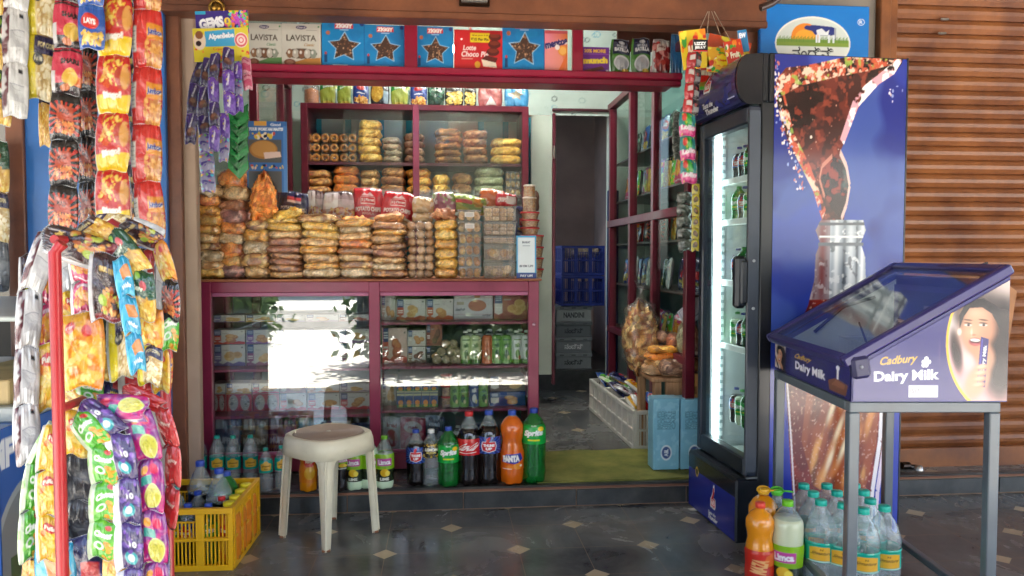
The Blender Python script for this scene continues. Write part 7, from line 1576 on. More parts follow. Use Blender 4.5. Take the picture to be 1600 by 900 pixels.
def juice(kind, H):
    a, b_ = JUI[kind]; c = LB(a, 60, 36); c.rect(0, 0, 1, .16, b_ if kind in ('white', 'lime') else a)
    c.ell(.5, .34, .07, .16, b_); c.text('milk', .5, .66, .16, .16, b_, bold=.05, rot=0); c.ell(.56, .22, .04, .08, '#b84a3c' if kind == 'white' else '#e8d8a0'); c.rect(.38, .82, .62, .86, b_)
    capc = {'white': '#e8ece4', 'lime': '#e8ece4', 'orange': '#3a4450', 'green': '#39444c', 'blue': '#e4e8ec'}[kind]
    return make_bottle('juice_bottle', 'juice', H, .86, .84, {'white': PALE, 'lime': PALE, 'orange': ORANGE, 'green': PALE, 'blue': PALE}[kind], None, capc, c, (.03, .86), capr=.085)
_j = {}
def putjuice(kind, px, z, Y, H, label, group='milk drink bottles in the counter'):
    if (kind, round(H, 3)) in _j: t = dup(_j[kind, round(H, 3)])
    else: t = _j[kind, round(H, 3)] = juice(kind, H)
    t.location = (XA(px, Y), Y, z + .001); t.rotation_euler = (0, 0, R(rnd.uniform(-12, 12))); t['label'] = label; t['category'] = 'bottle'; t['group'] = group
Hj = W(760, 517, YC + .08)[2] - z2
for k, (px, kd, lb) in enumerate(((727, 'lime', 'yellow green label milk bottle at the left of the second shelf row'), (743, 'lime', 'second yellow green milk bottle from the left, second shelf'), (761, 'orange', 'orange labelled milk bottle on the second shelf, the only one'), (776, 'green', 'green milk bottle just right of the orange one'), (791, 'green', 'green milk bottle left of the white capped pair, second shelf'), (807, 'white', 'white milk bottle with green foot, left of the last one'), (823, 'white', 'white milk bottle with green foot at the right frame'))): putjuice(kd, px, z2, YC + .085, Hj, lb)
for k, px in enumerate((733, 749, 765, 781, 797, 813)): putjuice('white', px, z2, YC + .16, Hj * 1.0, 'white capped milk bottle in the hidden back row of the second shelf')
# right bay, third shelf
Hj3 = W(700, 590, YC + .08)[2] - z3
for k, (px, kd, lb) in enumerate(((710, 'green', 'green milk bottle right of the red lidded tubs'), (724, 'green', 'green milk bottle left of the blue one, third shelf'), (740, 'blue', 'blue labelled white capped milk bottle on the third shelf'), (755, 'green', 'green milk bottle right of the blue one, third shelf'))): putjuice(kd, px, z3, YC + .085, Hj3, lb)
for i in range(3):
    hh = (W(697, 585, YC + .1)[2] - z3) / 3; t = rtub(.026, .028, hh - .002, 'pink', '%s red lidded tiny tub left of the green milk bottles' % nth_top(i, 3), seed=i + 30); t.location = (XA(697, YC + .1), YC + .1, z3 + .001 + i * hh); t['group'] = 'tiny red lidded tubs'
zmid = W(800, 612, YC + .1)[2]
incase(biscuit('#6c5650', 'flat', base='#6c5650', seed=13, nu=50, nv=24), 765, 820, 587, zmid + .001, YC + .10, 'upper brown biscuit carton stacked by the right frame, third shelf', side='#5a4842')
o = incase(biscuit('#33508c', 'round', base='#33508c', seed=14, nu=50, nv=24), 765, 821, 612, z3, YC + .10, 'lower blue biscuit carton with round biscuit by the right frame', side='#2c4478')
# small dark blue packs with orange fruit, lower middle
def fruitpack(seed):
    c = Cv(20, 34, '#25457c', 3); c.rect(0, .72, 1, .84, '#c8c49a'); c.rect(0, .90, 1, 1, '#c8c49a'); c.ell(.5, .3, .3, .16, '#d8842c'); c.rect(0, 0, 1, .2, '#3c7a3c'); c.ell(.5, .12, .25, .07, '#e0b040'); return c
hh = W(640, 585, YC + .1)[2] - z3
for i, px in enumerate((626, 639, 652, 665, 678)):
    for j in range(2):
        incase(fruitpack(i), px - 6.3, px + 6.3, 585, z3 + j * hh * .5, YC + .10, '%s yellow and blue fruit drink pack, number %s from the left, third shelf' % (['lower', 'upper'][j], ['one', 'two', 'three', 'four', 'five'][i]), d=.04, name='drink_pack', cat='drink pack', group='fruit drink packs in the counter').scale = (1, 1, .495)
incase(biscuit('#8c8478', 'flat', seed=15, nu=24, nv=40), 597, 619, 590, z3, YI, 'pale upright carton behind the left edge of the right bay, third shelf')
# right bay bottom: pouches and a clear bottle
@design
def pinkpouch():
    c = P0('#b83a52'); c.ell(.5, .75, .34, .14, '#d8c8c4'); c.text('rusk', .5, .75, .4, .08, '#9c2c40', bold=.05); c.ell(.5, .35, .3, .22, '#c8808a'); c.noise('#e8b0b8', 4, .58, al=.6); return c
@design
def whitepouch():
    c = P0('#cfc8cc'); c.ell(.5, .5, .3, .2, '#c04a54'); c.noise('#e6e2e4', 4, .5, al=.6); c.text('bread', .5, .8, .5, .1, '#a03040', bold=.04); return c
@design
def bluepouch():
    c = P0('#1c3054'); c.noise('#a8b4c8', 4, .55, al=.8); c.text('muesli', .5, .8, .5, .1, '#d8dce8', bold=.04); return c
@design
def muffinblue():
    c = Cv(44, 52, '#3a4468', 3); c.noise('#69749c', 4, .52, al=.7); c.rect(.12, .72, .4, .95, '#c4c8d4'); c.text('MUFFINS', .5, .48, .78, .13, '#d4d6e4', bold=.06); c.text('choco chip', .5, .32, .6, .08, '#a8aec8', bold=.03); c.ell(.8, .85, .08, .06, '#8a90b0'); return c
@design
def muffintan():
    c = Cv(44, 52, '#6e5448', 3); c.noise('#a08a78', 4, .52, al=.7); c.rect(.12, .72, .4, .95, '#d0c8bc'); c.text('MUFFINS', .5, .48, .78, .13, '#dcd4c8', bold=.06); c.text('butter', .5, .32, .5, .08, '#b8a898', bold=.03); c.ell(.8, .85, .1, .07, '#c0b8a8'); return c
@design
def muffinpink():
    c = Cv(44, 52, '#7c2450', 3); c.noise('#a84a78', 4, .52, al=.7); c.rect(.12, .72, .4, .95, '#d4bccc'); c.text('MUFFINS', .5, .48, .78, .13, '#dcc4d4', bold=.06); c.text('fruit', .5, .32, .5, .08, '#b888a4', bold=.03); c.ell(.8, .85, .1, .07, '#5a3040'); return c
@design
def tealpack():
    c = Cv(44, 52, '#1c6a8c', 3); c.noise('#7cb8cc', 5, .55, al=.9); c.ell(.55, .55, .32, .28, '#3c88a4'); c.rect(.1, .8, .4, .95, '#cfe0e8'); return c
gl = 'pouches on the bottom board of the glass counter'
def pouch(dn, a, b_, py0, Y, label, seed=0, z=zbase):
    p1 = W((a + b_) / 2, py0, Y)[2]; w = (b_ - a) / FPX * Y; h = p1 - z; o = link('snack_pouch', packet_mesh(dn, w, h, w * .25, seed, waist=.02)); o.location = (XA((a + b_) / 2, Y), Y, z + h / 2 + .001); o.rotation_euler = (R(-4), 0, R(rnd.uniform(-6, 6))); tag(o, label, 'pouch', gl)
pouch('whitepouch', 596, 625, 652, YC + .14, 'white and red bread pouch at the left of the right bay bottom')
pouch('pinkpouch', 624, 664, 652, YC + .13, 'pink rusk pouch with oval label, right bay bottom')
pouch('bluepouch', 662, 694, 650, YC + .14, 'navy and white muesli pouch behind the clear soda bottle')
pouch('muffinblue', 330, 372, 650, YC + .14, 'dark blue muffins pouch at the left of the left bay bottom')
pouch('muffintan', 374, 415, 652, YC + .14, 'brown muffins pouch, middle of the three muffin pouches')
pouch('muffinpink', 416, 459, 651, YC + .14, 'magenta muffins pouch, right of the brown one')
pouch('tealpack', 462, 508, 649, YC + .15, 'teal and white pouch behind the stool, left bay bottom')
incase(biscuit('#8c6a48', 'flat', base='#c2b49c', seed=21), 508, 548, 657, zbase, YI, 'tan carton with handle picture behind the stool', side='#8a7454')
incase(biscuit('#1c2c5c', 'flat', base='#24386c', seed=22), 549, 578, 660, zbase, YI, 'navy carton beside the counter mullion, left bay bottom', side='#1c2c5c')
for k, px in enumerate((715, 790)):
    o = dup(_j['white', round(Hj, 3)]); o.location = (XA(px, YC + .12), YC + .12, zbase + .001); o['label'] = 'white capped bottle low behind the big soft drink bottles'; o['group'] = 'white bottles low in the right bay'
pouch('bluepouch', 730, 775, 660, YC + .15, 'navy pouch hidden behind the cola bottles', 1); pouch('muffintan', 780, 826, 660, YC + .16, 'brown pouch hidden behind the orange bottle', 1)
# left bay
zA, zB = shelfL
lb_ = [('#8c3c6c', 'flat', 332, 396, 469), ]
topL = [(332, 382, 469, '#7a6a9c', 'flat', 'grey and lilac carton, leftmost on the left bay top row'), (384, 429, 469, '#b89040', 'round', 'golden carton with noodle picture, second in the left bay top row'), (431, 476, 469, '#8c88a8', 'flat', 'grey carton, third in the left bay top row'), (477, 528, 469, '#9c8a98', 'round', 'grey carton with round biscuit, fourth in the left bay top row'), (529, 577, 469, '#8a5c58', 'red', 'grey carton with red biscuits touching the mullion, top row')]
hA = W(450, 469, YI)[2] - zA
for a, b_, t_, col, pic, lb in topL:
    h3 = hA / 3
    for r in range(3):
        cc = [('#8a5a9c', '#c84470', '#7a6a9c', '#c84a34', '#8c3c6c')[(int(a) + r) % 5], col][r == 2]
        o = incase(biscuit(cc, ['flat', 'round', pic][r], seed=int(a) + r), a, b_, t_, zA + r * (h3), YI, lb)
        if r != 2: o['label'] = '%s carton of column %s from the left frame, upper left bay' % (['lowest', 'middle'][r], ['one', 'two', 'three', 'four', 'five'][topL.index((a, b_, t_, col, pic, lb))])
        o.scale = (1, 1, .325)
midL = [(330, 352, '#9aa0a0', 'flat', 'grey round tin like carton at the left frame, second row'), (353, 393, '#b88a50', 'flat', 'tan carton with golden biscuits, second row left bay'), (394, 436, '#c8406c', 'round', 'pink carton with round biscuits, second row left bay'), (437, 478, '#8c3c34', 'round', 'maroon carton with golden biscuits, second row left bay'), (480, 530, '#c07a50', 'flat', 'pale carton washed by reflections, second row left bay'), (531, 577, '#9c8a98', 'flat', 'pale carton beside the mullion, second row left bay')]
hB = W(450, 584, YI)[2] - zB
for k, (a, b_, col, pic, lb) in enumerate(midL):
    incase(biscuit(col, pic, base='#8c3c34' if k == 3 else '#d2cec6', seed=k + 60), a, b_, 584, zB + hB * .47, YI, lb).scale = (1, 1, .52)
    if k in (1, 2, 0):
        c = Cv(44, 34, '#a8283c', 3)
        for q in range(2): c.ell(.28 + q * .45, .5, .18, .44, '#a8a4a0'); c.dots(12, ['#6c6a68', '#c8c4c0'], .05, None, 1, q + 3, (.14 + q * .45, .1, .42 + q * .45, .9))
        incase(c, a, b_, 584, zB, YI, 'red carton with silver figure pictures under the %s carton, left bay' % ['grey tin like', 'tan', 'pink'][k]).scale = (1, 1, .46)
    else:
        incase(biscuit('#c83a4c', 'round', seed=k + 90), a, b_, 584, zB, YI, 'pink and blue carton beneath the %s, left bay' % ['', '', '', 'maroon carton', 'pale washed carton', 'pale mullion carton'][k]).scale = (1, 1, .46)

# ------------------------------------------------------------------ bottles
def lab_water():
    c = LB('#0f9a88', 110, 44); c.poly([(.40, .18), (.60, .18), (.62, .3), (.62, .7), (.56, .78), (.53, .92), (.47, .92), (.44, .78), (.38, .7), (.38, .3)], '#e0b23c'); c.text('Signature', .5, .52, .17, .2, '#4c3a1c', bold=.02, shear=.2); c.text('Water', .5, .32, .10, .1, '#4c3a1c', bold=.02); c.rect(.75, .1, .9, .9, '#e4e8e4'); return c
def lab_coke():
    c = LB('#c8181e', 130, 50); c.text('Coca-Cola', .5, .52, .255, .46, '#f6f0ee', bold=.025, shear=.35, rot=3); c.line([(.36, .18), (.45, .13), (.6, .2)], .03, '#f6f0ee'); c.rect(.0, .0, .2, 1, '#b8141a'); return c
def lab_thumbs():
    c = LB('#1a2c7a', 130, 54)
    for k in range(20): a = k * .314; c.poly([(.5, .5), (.5 + .35 * math.cos(a), .5 + .9 * math.sin(a)), (.5 + .35 * math.cos(a + .12), .5 + .9 * math.sin(a + .12))], '#2c5cb8')
    c.poly([(.41, .72), (.59, .72), (.61, .45), (.59, .18), (.5, .08), (.41, .18), (.39, .45)], '#d8dcea'); c.poly([(.42, .69), (.58, .69), (.595, .45), (.58, .2), (.5, .12), (.42, .2), (.405, .45)], '#c8202c'); c.poly([(.46, .66), (.50, .66), (.52, .95), (.50, .98), (.47, .88)], '#c8202c')
    c.text('THUMS', .5, .50, .15, .16, '#f4f2f4', bold=.06); c.text('UP', .5, .30, .08, .16, '#f4f2f4', bold=.06); return c
def lab_fanta():
    c = LB('#e0600e', 130, 54); c.poly([(.35, .42), (.42, .82), (.62, .88), (.66, .55), (.56, .32)], '#2a3a9c'); c.text('FANTA', .49, .60, .23, .34, '#f8f4f0', bold=.08, rot=4, ol='#1c2a7c', olw=.04); c.ell(.58, .2, .07, .16, '#f0962c'); c.ell(.47, .15, .06, .12, '#e8801c'); c.ell(.63, .22, .02, .05, '#f4f0e8'); c.rect(.36, .06, .5, .09, '#f4e0c8'); return c
def lab_sprite():
    c = LB('#0fa23c', 130, 64); c.text('Sprite', .5, .55, .26, .38, '#f2f8f2', bold=.06, rot=5, shear=.1, ol='#067a2a', olw=.04); c.ell(.60, .78, .045, .12, '#e8c81c'); c.rect(.42, .18, .58, .26, '#d8d818'); c.rect(.0, .9, 1, 1, '#0b8a34'); c.text('Rs.95', .5, .93, .07, .07, '#e8f4e8', bold=.03); return c
def lab_limca():
    c = LB('#84b81c', 110, 60); c.rect(0, 0, 1, .45, '#23301c'); c.poly([(.38, .58), (.62, .58), (.62, .84), (.38, .84)], '#c44a9c'); c.text('Limca', .5, .71, .2, .18, '#f6f0f6', bold=.05, rot=3, ol='#5a2a6a', olw=.03); c.ell(.5, .33, .07, .14, '#e8b81c'); c.ell(.55, .3, .04, .1, '#f4dc50'); c.text('LIME', .5, .10, .15, .1, '#e8e8d8', bold=.04); return c
def lab_soda():
    c = LB('#24221c', 110, 50); c.dots(300, ['#b8942c', '#6a5a2c', '#d8b850'], .02, None, 2.2, 3); c.rect(.36, .3, .64, .75, '#1a1815'); c.text('LEMON', .5, .6, .22, .22, '#e8e0c8', bold=.06); c.text('SODA', .5, .40, .16, .14, '#e0c860', bold=.05); return c
def lab_orange():
    c = LB('#c42a1c', 100, 60); c.noise('#e0702c', 5, .5, al=.8); c.text('MAZA', .5, .6, .22, .3, '#e8b070', bold=.05, rot=80); return c
def lab_frooti():
    c = LB('#d87c1c', 90, 50); c.ell(.5, .65, .12, .16, '#c42a1c'); c.ell(.5, .3, .1, .2, '#e8b030'); c.text('Mango', .5, .65, .16, .12, '#f4ecd8', bold=.04); return c
Zs = ZP
def hof(px, pybase, pytop, z): p = WZ(px, pybase, z); return W(px, pytop, p[1])[2] - z, p
def mk(px, pb, pt, z, kind, wr, fill, liq, shell, capc, lab, lz, label, rz=0, group='soft drink bottles on the platform edge', name='drink_bottle', **kw):
    H, p = hof(px, pb, pt, z); t = make_bottle(name, kind, H, wr, fill, liq, shell, capc, lab, lz, **kw); t.location = (p[0], p[1], z + .0015); t.rotation_euler = (0, 0, R(rz) - math.atan2(p[0], p[1]) * 1.0); tag(t, label, 'bottle', group); return t
LW = lab_water()
S1 = mk(834, 752, 638, Zs, 'sprite', 1.08, .86, None, GREENPET, '#1c3a9c', lab_sprite(), (.54, .80), 'largest green bottle with blue cap, right end of the bottle row')
mk(800, 754, 641, Zs, 'fanta', 1.08, .92, ORANGE, PETC, '#2446a8', lab_fanta(), (.21, .47), 'big orange drink bottle with blue cap between the cola and green ones')
mk(764, 755, 641, Zs, 'cola', 1.08, .80, COLA, PETC, '#2446a8', lab_thumbs(), (.44, .665), 'big dark cola bottle with blue and red label and blue cap')
mk(733, 756, 643, Zs, 'cola', 1.10, .78, COLA, PETC, '#c41c20', lab_coke(), (.43, .65), 'big dark cola bottle with red cap and red script label')
mk(701, 758, 667, Zs, 'sprite', 1.20, .80, None, GREENPET, '#2446a8', lab_sprite(), (.42, .72), 'medium green bottle with blue cap left of the red capped cola')
mk(674, 757, 671, Zs, 'cola', 1.16, .62, None, PETC, '#e4e4e0', lab_soda(), (.52, .76), 'clear lemon soda bottle with white cap and dark speckled label')
mk(650, 757, 671, Zs, 'cola', 1.16, .76, COLA, PETC, '#2446a8', lab_thumbs(), (.42, .70), 'small cola bottle with blue cap, left of the lemon soda')
mk(601, 762, 681, Zs, 'cola', 1.22, .66, PALE, PETC, '#6cae28', lab_limca(), (.16, .68), 'lime soda bottle with green cap right of the stool')
mk(577, 762, 681, Zs, 'cola', 1.22, .80, PALE, GREENPET, '#6cae28', lab_limca(), (.20, .66), 'green lime soda bottle half behind the stool leg', rz=40)
mk(554, 764, 684, Zs, 'cola', 1.22, .66, PALE, PETC, '#e0a01c', lab_limca(), (.18, .70), 'lime soda bottle seen through the stool legs, right one', rz=-10)
mk(532, 766, 690, Zs, 'cola', 1.2, .8, COLA, PETC, '#2c6a34', lab_limca(), (.46, .72), 'dark bottle with round green label seen through the stool legs', rz=15)
mk(482, 766, 692, Zs, 'fanta', 1.2, .9, MANGO, None, '#d86a1c', lab_frooti(), (.20, .85), 'yellow mango drink bottle under the left part of the stool', rz=10)
wt = mk(392, 752, 680, Zs, 'water', 1.08, .9, None, PETW, '#12a08c', LW, (.30, .56), 'water bottle with teal label, rightmost of the four tall ones', group='water bottles left of the stool', name='water_bottle')
for px, pb, pt, lb in ((365, 753, 682, 'tall water bottle with teal label, third from the left jamb'), (340, 753, 683, 'tall water bottle with teal label, second from the left jamb'), (312, 753, 684, 'tall water bottle with teal label, nearest the left jamb')):
    H, p = hof(px, pb, pt, Zs); o = dup(wt, (p[0], p[1], Zs + .0015), R(rnd.uniform(-8, 8)) + .2, lb)
w2 = mk(416, 768, 700, Zs, 'water', 1.05, .9, None, PETW, '#12a08c', LW, (.46, .74), 'smaller water bottle with teal label beside the crate corner', group='water bottles left of the stool', name='water_bottle')
H, p = hof(440, 764, 700, Zs); dup(w2, (p[0], p[1], Zs + .0015), R(20), 'smaller water bottle with teal label, partly behind the stool leg')
# yellow crate contents
def incr(t, x, y, label, rz=0, first=False, sc=1.0):
    o = t if first else dup(t); o.location = ycr(x, y); o.rotation_euler = (0, 0, rzc + R(rz)); o['label'] = label; o['category'] = 'bottle'; o['group'] = 'bottles in the yellow crate'; o.scale = (sc,) * 3; return o
bt_c = make_bottle('drink_bottle', 'cola', .34, 1.05, .62, COLA, PETC, '#2446a8', lab_thumbs(), (.28, .48)); incr(bt_c, .145, -.02, 'tallest blue capped cola bottle at the centre of the yellow crate', 20, True)
incr(bt_c, .03, .10, 'blue capped cola bottle at the back left of the yellow crate', -30)
bt_w = make_bottle('water_bottle', 'water', .285, 1.1, .9, None, PETW, '#12a08c', LW, (.30, .56)); incr(bt_w, -.01, -.08, 'teal capped water bottle at the left of the yellow crate', 0, True); incr(bt_w, -.12, -.02, 'teal capped water bottle behind the hanging red packet in the crate', 30)
bt_g = make_bottle('drink_bottle', 'sprite', .29, 1.15, .8, None, GREENPET, '#2446a8', lab_sprite(), (.42, .72)); incr(bt_g, .135, .11, 'green bottle with blue cap at the back of the yellow crate', 0, True)
bt_s = make_bottle('drink_bottle', 'cola', .235, 1.2, .7, COLA, PETC, '#2446a8', lab_thumbs(), (.4, .7)); incr(bt_s, .06, -.14, 'short blue capped cola bottle at the front of the yellow crate', 0, True); incr(bt_s, .045, .02, 'short blue capped bottle behind the tall cola in the crate', 60)
bt_y = make_bottle('drink_bottle', 'juice', .235, 1.0, .8, MANGO, None, '#e8d414', lab_frooti(), (.1, .8), capr=.095); incr(bt_y, .215, -.13, 'yellow capped bottle nearest the front corner of the crate', 0, True)
for y, lb in ((-.05, 'yellow capped bottle second from the crate front corner'), (.03, 'yellow capped bottle third along the crate right side'), (.11, 'yellow capped bottle farthest along the crate right side')): incr(bt_y, .215, y, lb)
bt_gs = make_bottle('drink_bottle', 'sprite', .225, 1.2, .8, None, GREENPET, '#3cae28', lab_sprite(), (.42, .72)); incr(bt_gs, .0, -.155, 'short green capped bottle at the front edge of the crate', 0, True)
bt_gb = make_bottle('drink_bottle', 'sprite', .235, 1.2, .8, None, GREENPET, '#2446a8', lab_sprite(), (.42, .72)); incr(bt_gb, .14, -.145, 'short green bottle with blue cap at the crate front', 0, True)
bt_r = make_bottle('drink_bottle', 'cola', .235, 1.2, .8, COLA, None, '#c41c20', lab_coke(), (.2, .6)); incr(bt_r, .165, -.06, 'red capped small cola bottle behind the green one in the crate', 0, True)
for x in (-.08, -.17): incr(bt_s, x, -.13, 'dark cola bottle in the crate corner behind the hanging packets', 0)
# cluster of two litre water bottles and drinks at the lower right
def fl(px, pt, H):      # floor spot of a bottle whose cap top shows at the pixel
    d = ray(px, pt); tt = (H - CH) / d[2]; return np.array((d[0] * tt, d[1] * tt, 0))
HB = .325
def lab_water2():
    c = LB('#0fa48e', 120, 44); c.poly([(.38, .1), (.62, .1), (.62, .72), (.56, .78), (.44, .78), (.38, .72)], '#dfa92c'); c.text('Signature', .5, .45, .2, .2, '#4c3a1c', bold=.02, shear=.2); c.text('N', .5, .64, .03, .1, '#4c3a1c', bold=.03); c.rect(.36, .04, .64, .07, '#e8f0e8'); return c
wb_ = make_bottle('water_bottle', 'water', HB, 1.22, .9, None, PETW, '#13b09a', lab_water2(), (.34, .56), ring=False)
spots = [(1283, 781, 'front water bottle with a fully visible yellow and teal label'), (1382, 790, 'rightmost large water bottle outside the front stand leg'), (1349, 794, 'large water bottle immediately right of the front stand leg'), (1256, 756, 'large water bottle at the back left, nearest the cooler side'), (1292, 756, 'large water bottle at the back, second from the left'), (1308, 767, 'large water bottle in the middle row behind the front one'), (1271, 768, 'large water bottle in the middle row at left'), (1350, 766, 'large water bottle behind the stand leg on the right'), (1360, 779, 'large water bottle in the right cluster, middle'), (1318, 786, 'large water bottle hidden behind the front stand leg'), (1336, 756, 'large water bottle at the back right of the cluster')]
for k, (px, pt, lb) in enumerate(spots):
    p = fl(px, pt, HB); o = wb_ if k == 0 else dup(wb_); o.location = (p[0], p[1], .0015); o.rotation_euler = (0, 0, R(rnd.uniform(-25, 25)) - .4 if k else -.4); tag(o, lb, 'bottle', 'large water bottles under the chiller stand')
gq = 'drink bottles by the foot of the cooler'
def fb(px, pt, H, kind, wr, fill, liq, shell, capc, lab, lz, label, rz=0, **kw):
    p = fl(px, pt, H); t = make_bottle('drink_bottle', kind, H, wr, fill, liq, shell, capc, lab, lz, **kw); t.location = (p[0], p[1], .0015); t.rotation_euler = (0, 0, R(rz) - math.atan2(p[0], p[1])); tag(t, label, 'bottle', gq)
fb(1188, 785, .31, 'fanta', 1.12, .93, MANGO, None, '#d8402c', lab_orange(), (.0, .46), 'orange drink bottle with red cap in front of the cooler base')
fb(1231, 782, .32, 'sprite', 1.2, .80, LIME, PETC, '#6cc018', lab_limca(), (.06, .52), 'big cloudy lime bottle with yellow and green cap', rz=-12)
fb(1193, 764, .33, 'fanta', 1.12, .92, MANGO, None, '#e0a818', lab_orange(), (.0, .46), 'tall orange drink bottle with yellow ring handle cap behind', ring=True)
fb(1214, 765, .33, 'cola', 1.12, .8, COLA, PETC, '#4ab028', lab_limca(), (.1, .5), 'dark bottle with green ring handle cap by the cooler corner', ring=True)
# cooler contents
cs = make_bottle('drink_bottle', 'cola', .165, 1.35, .8, COLA, None, '#2a3f9a', lab_thumbs(), (.4, .7)); gs_ = make_bottle('drink_bottle', 'sprite', .165, 1.35, .8, PALE, None, '#2c9a3c', lab_sprite(), (.3, .72)); gg = make_bottle('drink_bottle', 'sprite', .17, 1.35, .8, None, GREENPET, '#2c9a3c', lab_sprite(), (.35, .7)); ws = make_bottle('drink_bottle', 'juice', .16, 1.1, .8, None, PETC, '#b8c850', None, (0, 0))
def cool(t, x, y, z, label, first=False):
    o = t if first else dup(t); c_, s_ = math.cos(FR), math.sin(FR); o.location = (FO[0] + x * c_ - y * s_, FO[1] + x * s_ + y * c_, z + .0015); o.rotation_euler = (0, 0, FR - .9); tag(o, label, 'bottle', 'bottles inside the drinks cooler'); return o
for r, z in enumerate(CZ):
    for k in range(6):
        tp_ = [[cs, gg, gs_, gg, cs, cs], [gg, gg, gg, gs_, cs, gg], [ws, ws, cs, ws, gg, cs], [gg, gg, cs, gg, cs, gs_], [cs, gs_, cs, gg, gs_, cs]][r][k]
        x, y = .088, .08 + k * .062
        o = cool(tp_, x, y, z, '%s bottle from the door edge on the %s shelf of the drinks cooler' % (ORD[k], ['top', 'second', 'third', 'fourth', 'bottom'][r]))
        if r != 4: 
            o = cool(tp_, .165, y, z, 'bottle behind the %s front one on the %s cooler shelf' % (ORD[k], ['top', 'second', 'third', 'fourth', 'bottom'][r]))
for q in (cs, gs_, gg, ws):
    for ch in list(q.children): bpy.data.objects.remove(ch)
    bpy.data.objects.remove(q)
# ------------------------------------------------------------------ snack strips hanging from the veranda, far left
gU = 'snack packet strips hanging before the blue hoarding'
U_ = 2.75
strip('orange and green packet strip cut by the left edge of the picture', [(2, -60), (4, 60), (0, 195)], 3, 30, 'greenleaf', 2.7, .3, seed=1, group=gU)
strip('silver and red packet strip second from the left edge', [(26, -70), (24, 60), (24, 182)], 3, 34, 'silverback', 2.7, .5, seed=2, group=gU)
strip('yellow and beige popcorn packet strip at the left of the hoarding', [(66, -45), (66, 60), (66, 155)], 2, 48, 'popcorn', U_, .2, seed=3, group=gU)
strip('narrow yellow packet hanging below the popcorn strip', [(72, 150), (73, 228)], 1, 22, 'goldmix', U_ + .05, .2, seed=4, group=gU)
strip('strip of pink shari packets above black and red flame packets', [(108, -70), (107, 8), (106, 85), (102, 165), (100, 240), (98, 362)], 6, 42, ['sharing', 'sharing', 'sharing', 'flames', 'flames', 'flames'], 2.7, .12, seed=5, group=gU, th=.34)
strip('narrow black and red flame packet strip beside the red and yellow one', [(138, 70), (136, 160), (136, 250), (137, 356)], 4, 32, 'flames', 2.8, -.25, seed=6, group=gU)
strip('blue potato chips packet strip at the top left', [(140, -60), (142, 0), (144, 76)], 2, 40, 'bluechips', 2.66, -.1, seed=7, group=gU)
strip('long red and yellow chips packet strip in the middle of the hoarding', [(182, -95), (180, 0), (178, 85), (177, 175), (175, 268), (177, 356)], 5, 54, 'bingo', 2.7, -.12, seed=8, group=gU, th=.36)
strip('dim maroon packet strip behind the red and yellow one', [(203, -20), (203, 120), (205, 350)], 4, 24, 'maroonnut', 2.95, -.5, seed=9, group=gU)
strip('red puff packet strip with white side and yellow badges', [(229, -75), (230, 10), (231, 90), (229, 170), (228, 250), (232, 330), (238, 372)], 5, 44, 'jumbo', 2.72, 0, seed=10, group=gU, th=.36)
# packets in the neighbouring shop, far left edge
for k, (dn, py, lb) in enumerate((('greenleaf', 260, 'dark packet on the neighbour shop shelf at the far left edge'), ('popcorn', 340, 'yellow topped packet in the neighbour shop at the far left edge'), ('darkfoil', 415, 'grey packet in the neighbour shop below the yellow topped one'))): packet(dn, -22, py - 38, 13, py + 38, 3.5, lb, seed=k % 2)

# ------------------------------------------------------------------ red rack draped with packet strips
RY = 1.32
pf = W(88, 500, RY - .11); pr = W(186, 500, RY - .11); zt1, zt2 = W(88, 374, RY - .11)[2], W(88, 640, RY - .11)[2]
t = thing('snack_rack', 'red tubular snack rack draped with packet strips at the left', 'rack', (pf[0], pf[1], 0)); wv = pr - pf; rd = '#a8242a'
wv = np.array((wv[0], 0, 0))
for k, (x, y) in enumerate(((0, 0), (0, .19), (wv[0], .19))):
    m = MB(); m.tube([(x, y, 0), (x, y, zt1 - .02), (x + (.012 if x == 0 else -.012), y, zt1 - .006)], .009, 12, rd); m.build('post', [PAINT], t)
for z in (zt1, zt2, .12):
    m = MB()
    for y in (.19,): m.tube([(.0, y, z), (wv[0], y, z)], .008, 8, rd)
    for x in (0,): m.tube([(x, 0, z), (x, .19, z)], .007, 8, rd)
    m.build('cross_rail', [PAINT], t)
m = MB(); m.tube([(.0, .095, zt1), (wv[0] * .5, .095, zt1 + .03), (wv[0], .095, zt1)], .007, 8, rd); m.build('top_rail', [PAINT], t)
gR = 'packet strips draped over the red rack'
F = RY - .035; B = RY + .06
def rs_(label, path, n, w, dn, Y=F, yaw=0., seed=0, **k): return strip(label, path, n, w, dn, Y, yaw, seed=seed, group=gR, th=k.pop('th', .36), **k)
# upper tier, over the top
rs_('maroon nut mix packet strip lying over the top left of the rack', [(70, 372), (110, 378), (176, 405)], 1, 52, 'maroonnut', F - .033, -.3, 1, yawj=0)
rs_('golden mixture packet lying over the top middle of the rack', [(128, 352), (160, 362), (202, 392)], 1, 46, 'goldmix', F - .020, -.2, 2, yawj=0)
rs_('dark green leaf packet strip falling over the rack shoulder', [(176, 368), (210, 384), (222, 430), (224, 500)], 2, 40, 'greenleaf', F - .026, -.1, 3)
rs_('orange and silver packet strip over the top right of the rack', [(190, 352), (228, 366), (256, 386), (266, 430), (268, 500)], 3, 34, ['maroonnut', 'orangebag', 'flames'], F + .013, -.5, 4)
rs_('golden packet strip across the back top of the rack', [(150, 350), (200, 352), (250, 372)], 2, 34, ['popcorn', 'silverback'], RY + .132, 0, 5)
rs_('outer left strip of silver backed packets down the rack side', [(76, 368), (54, 420), (44, 480), (42, 560), (42, 640), (44, 722)], 4, 34, 'silverback', F, .55, 6, th=.45)
rs_('maroon packet strip behind the outer left silver ones', [(66, 380), (40, 450), (36, 560), (34, 700)], 4, 26, 'maroonnut', F + .053, .9, 7)
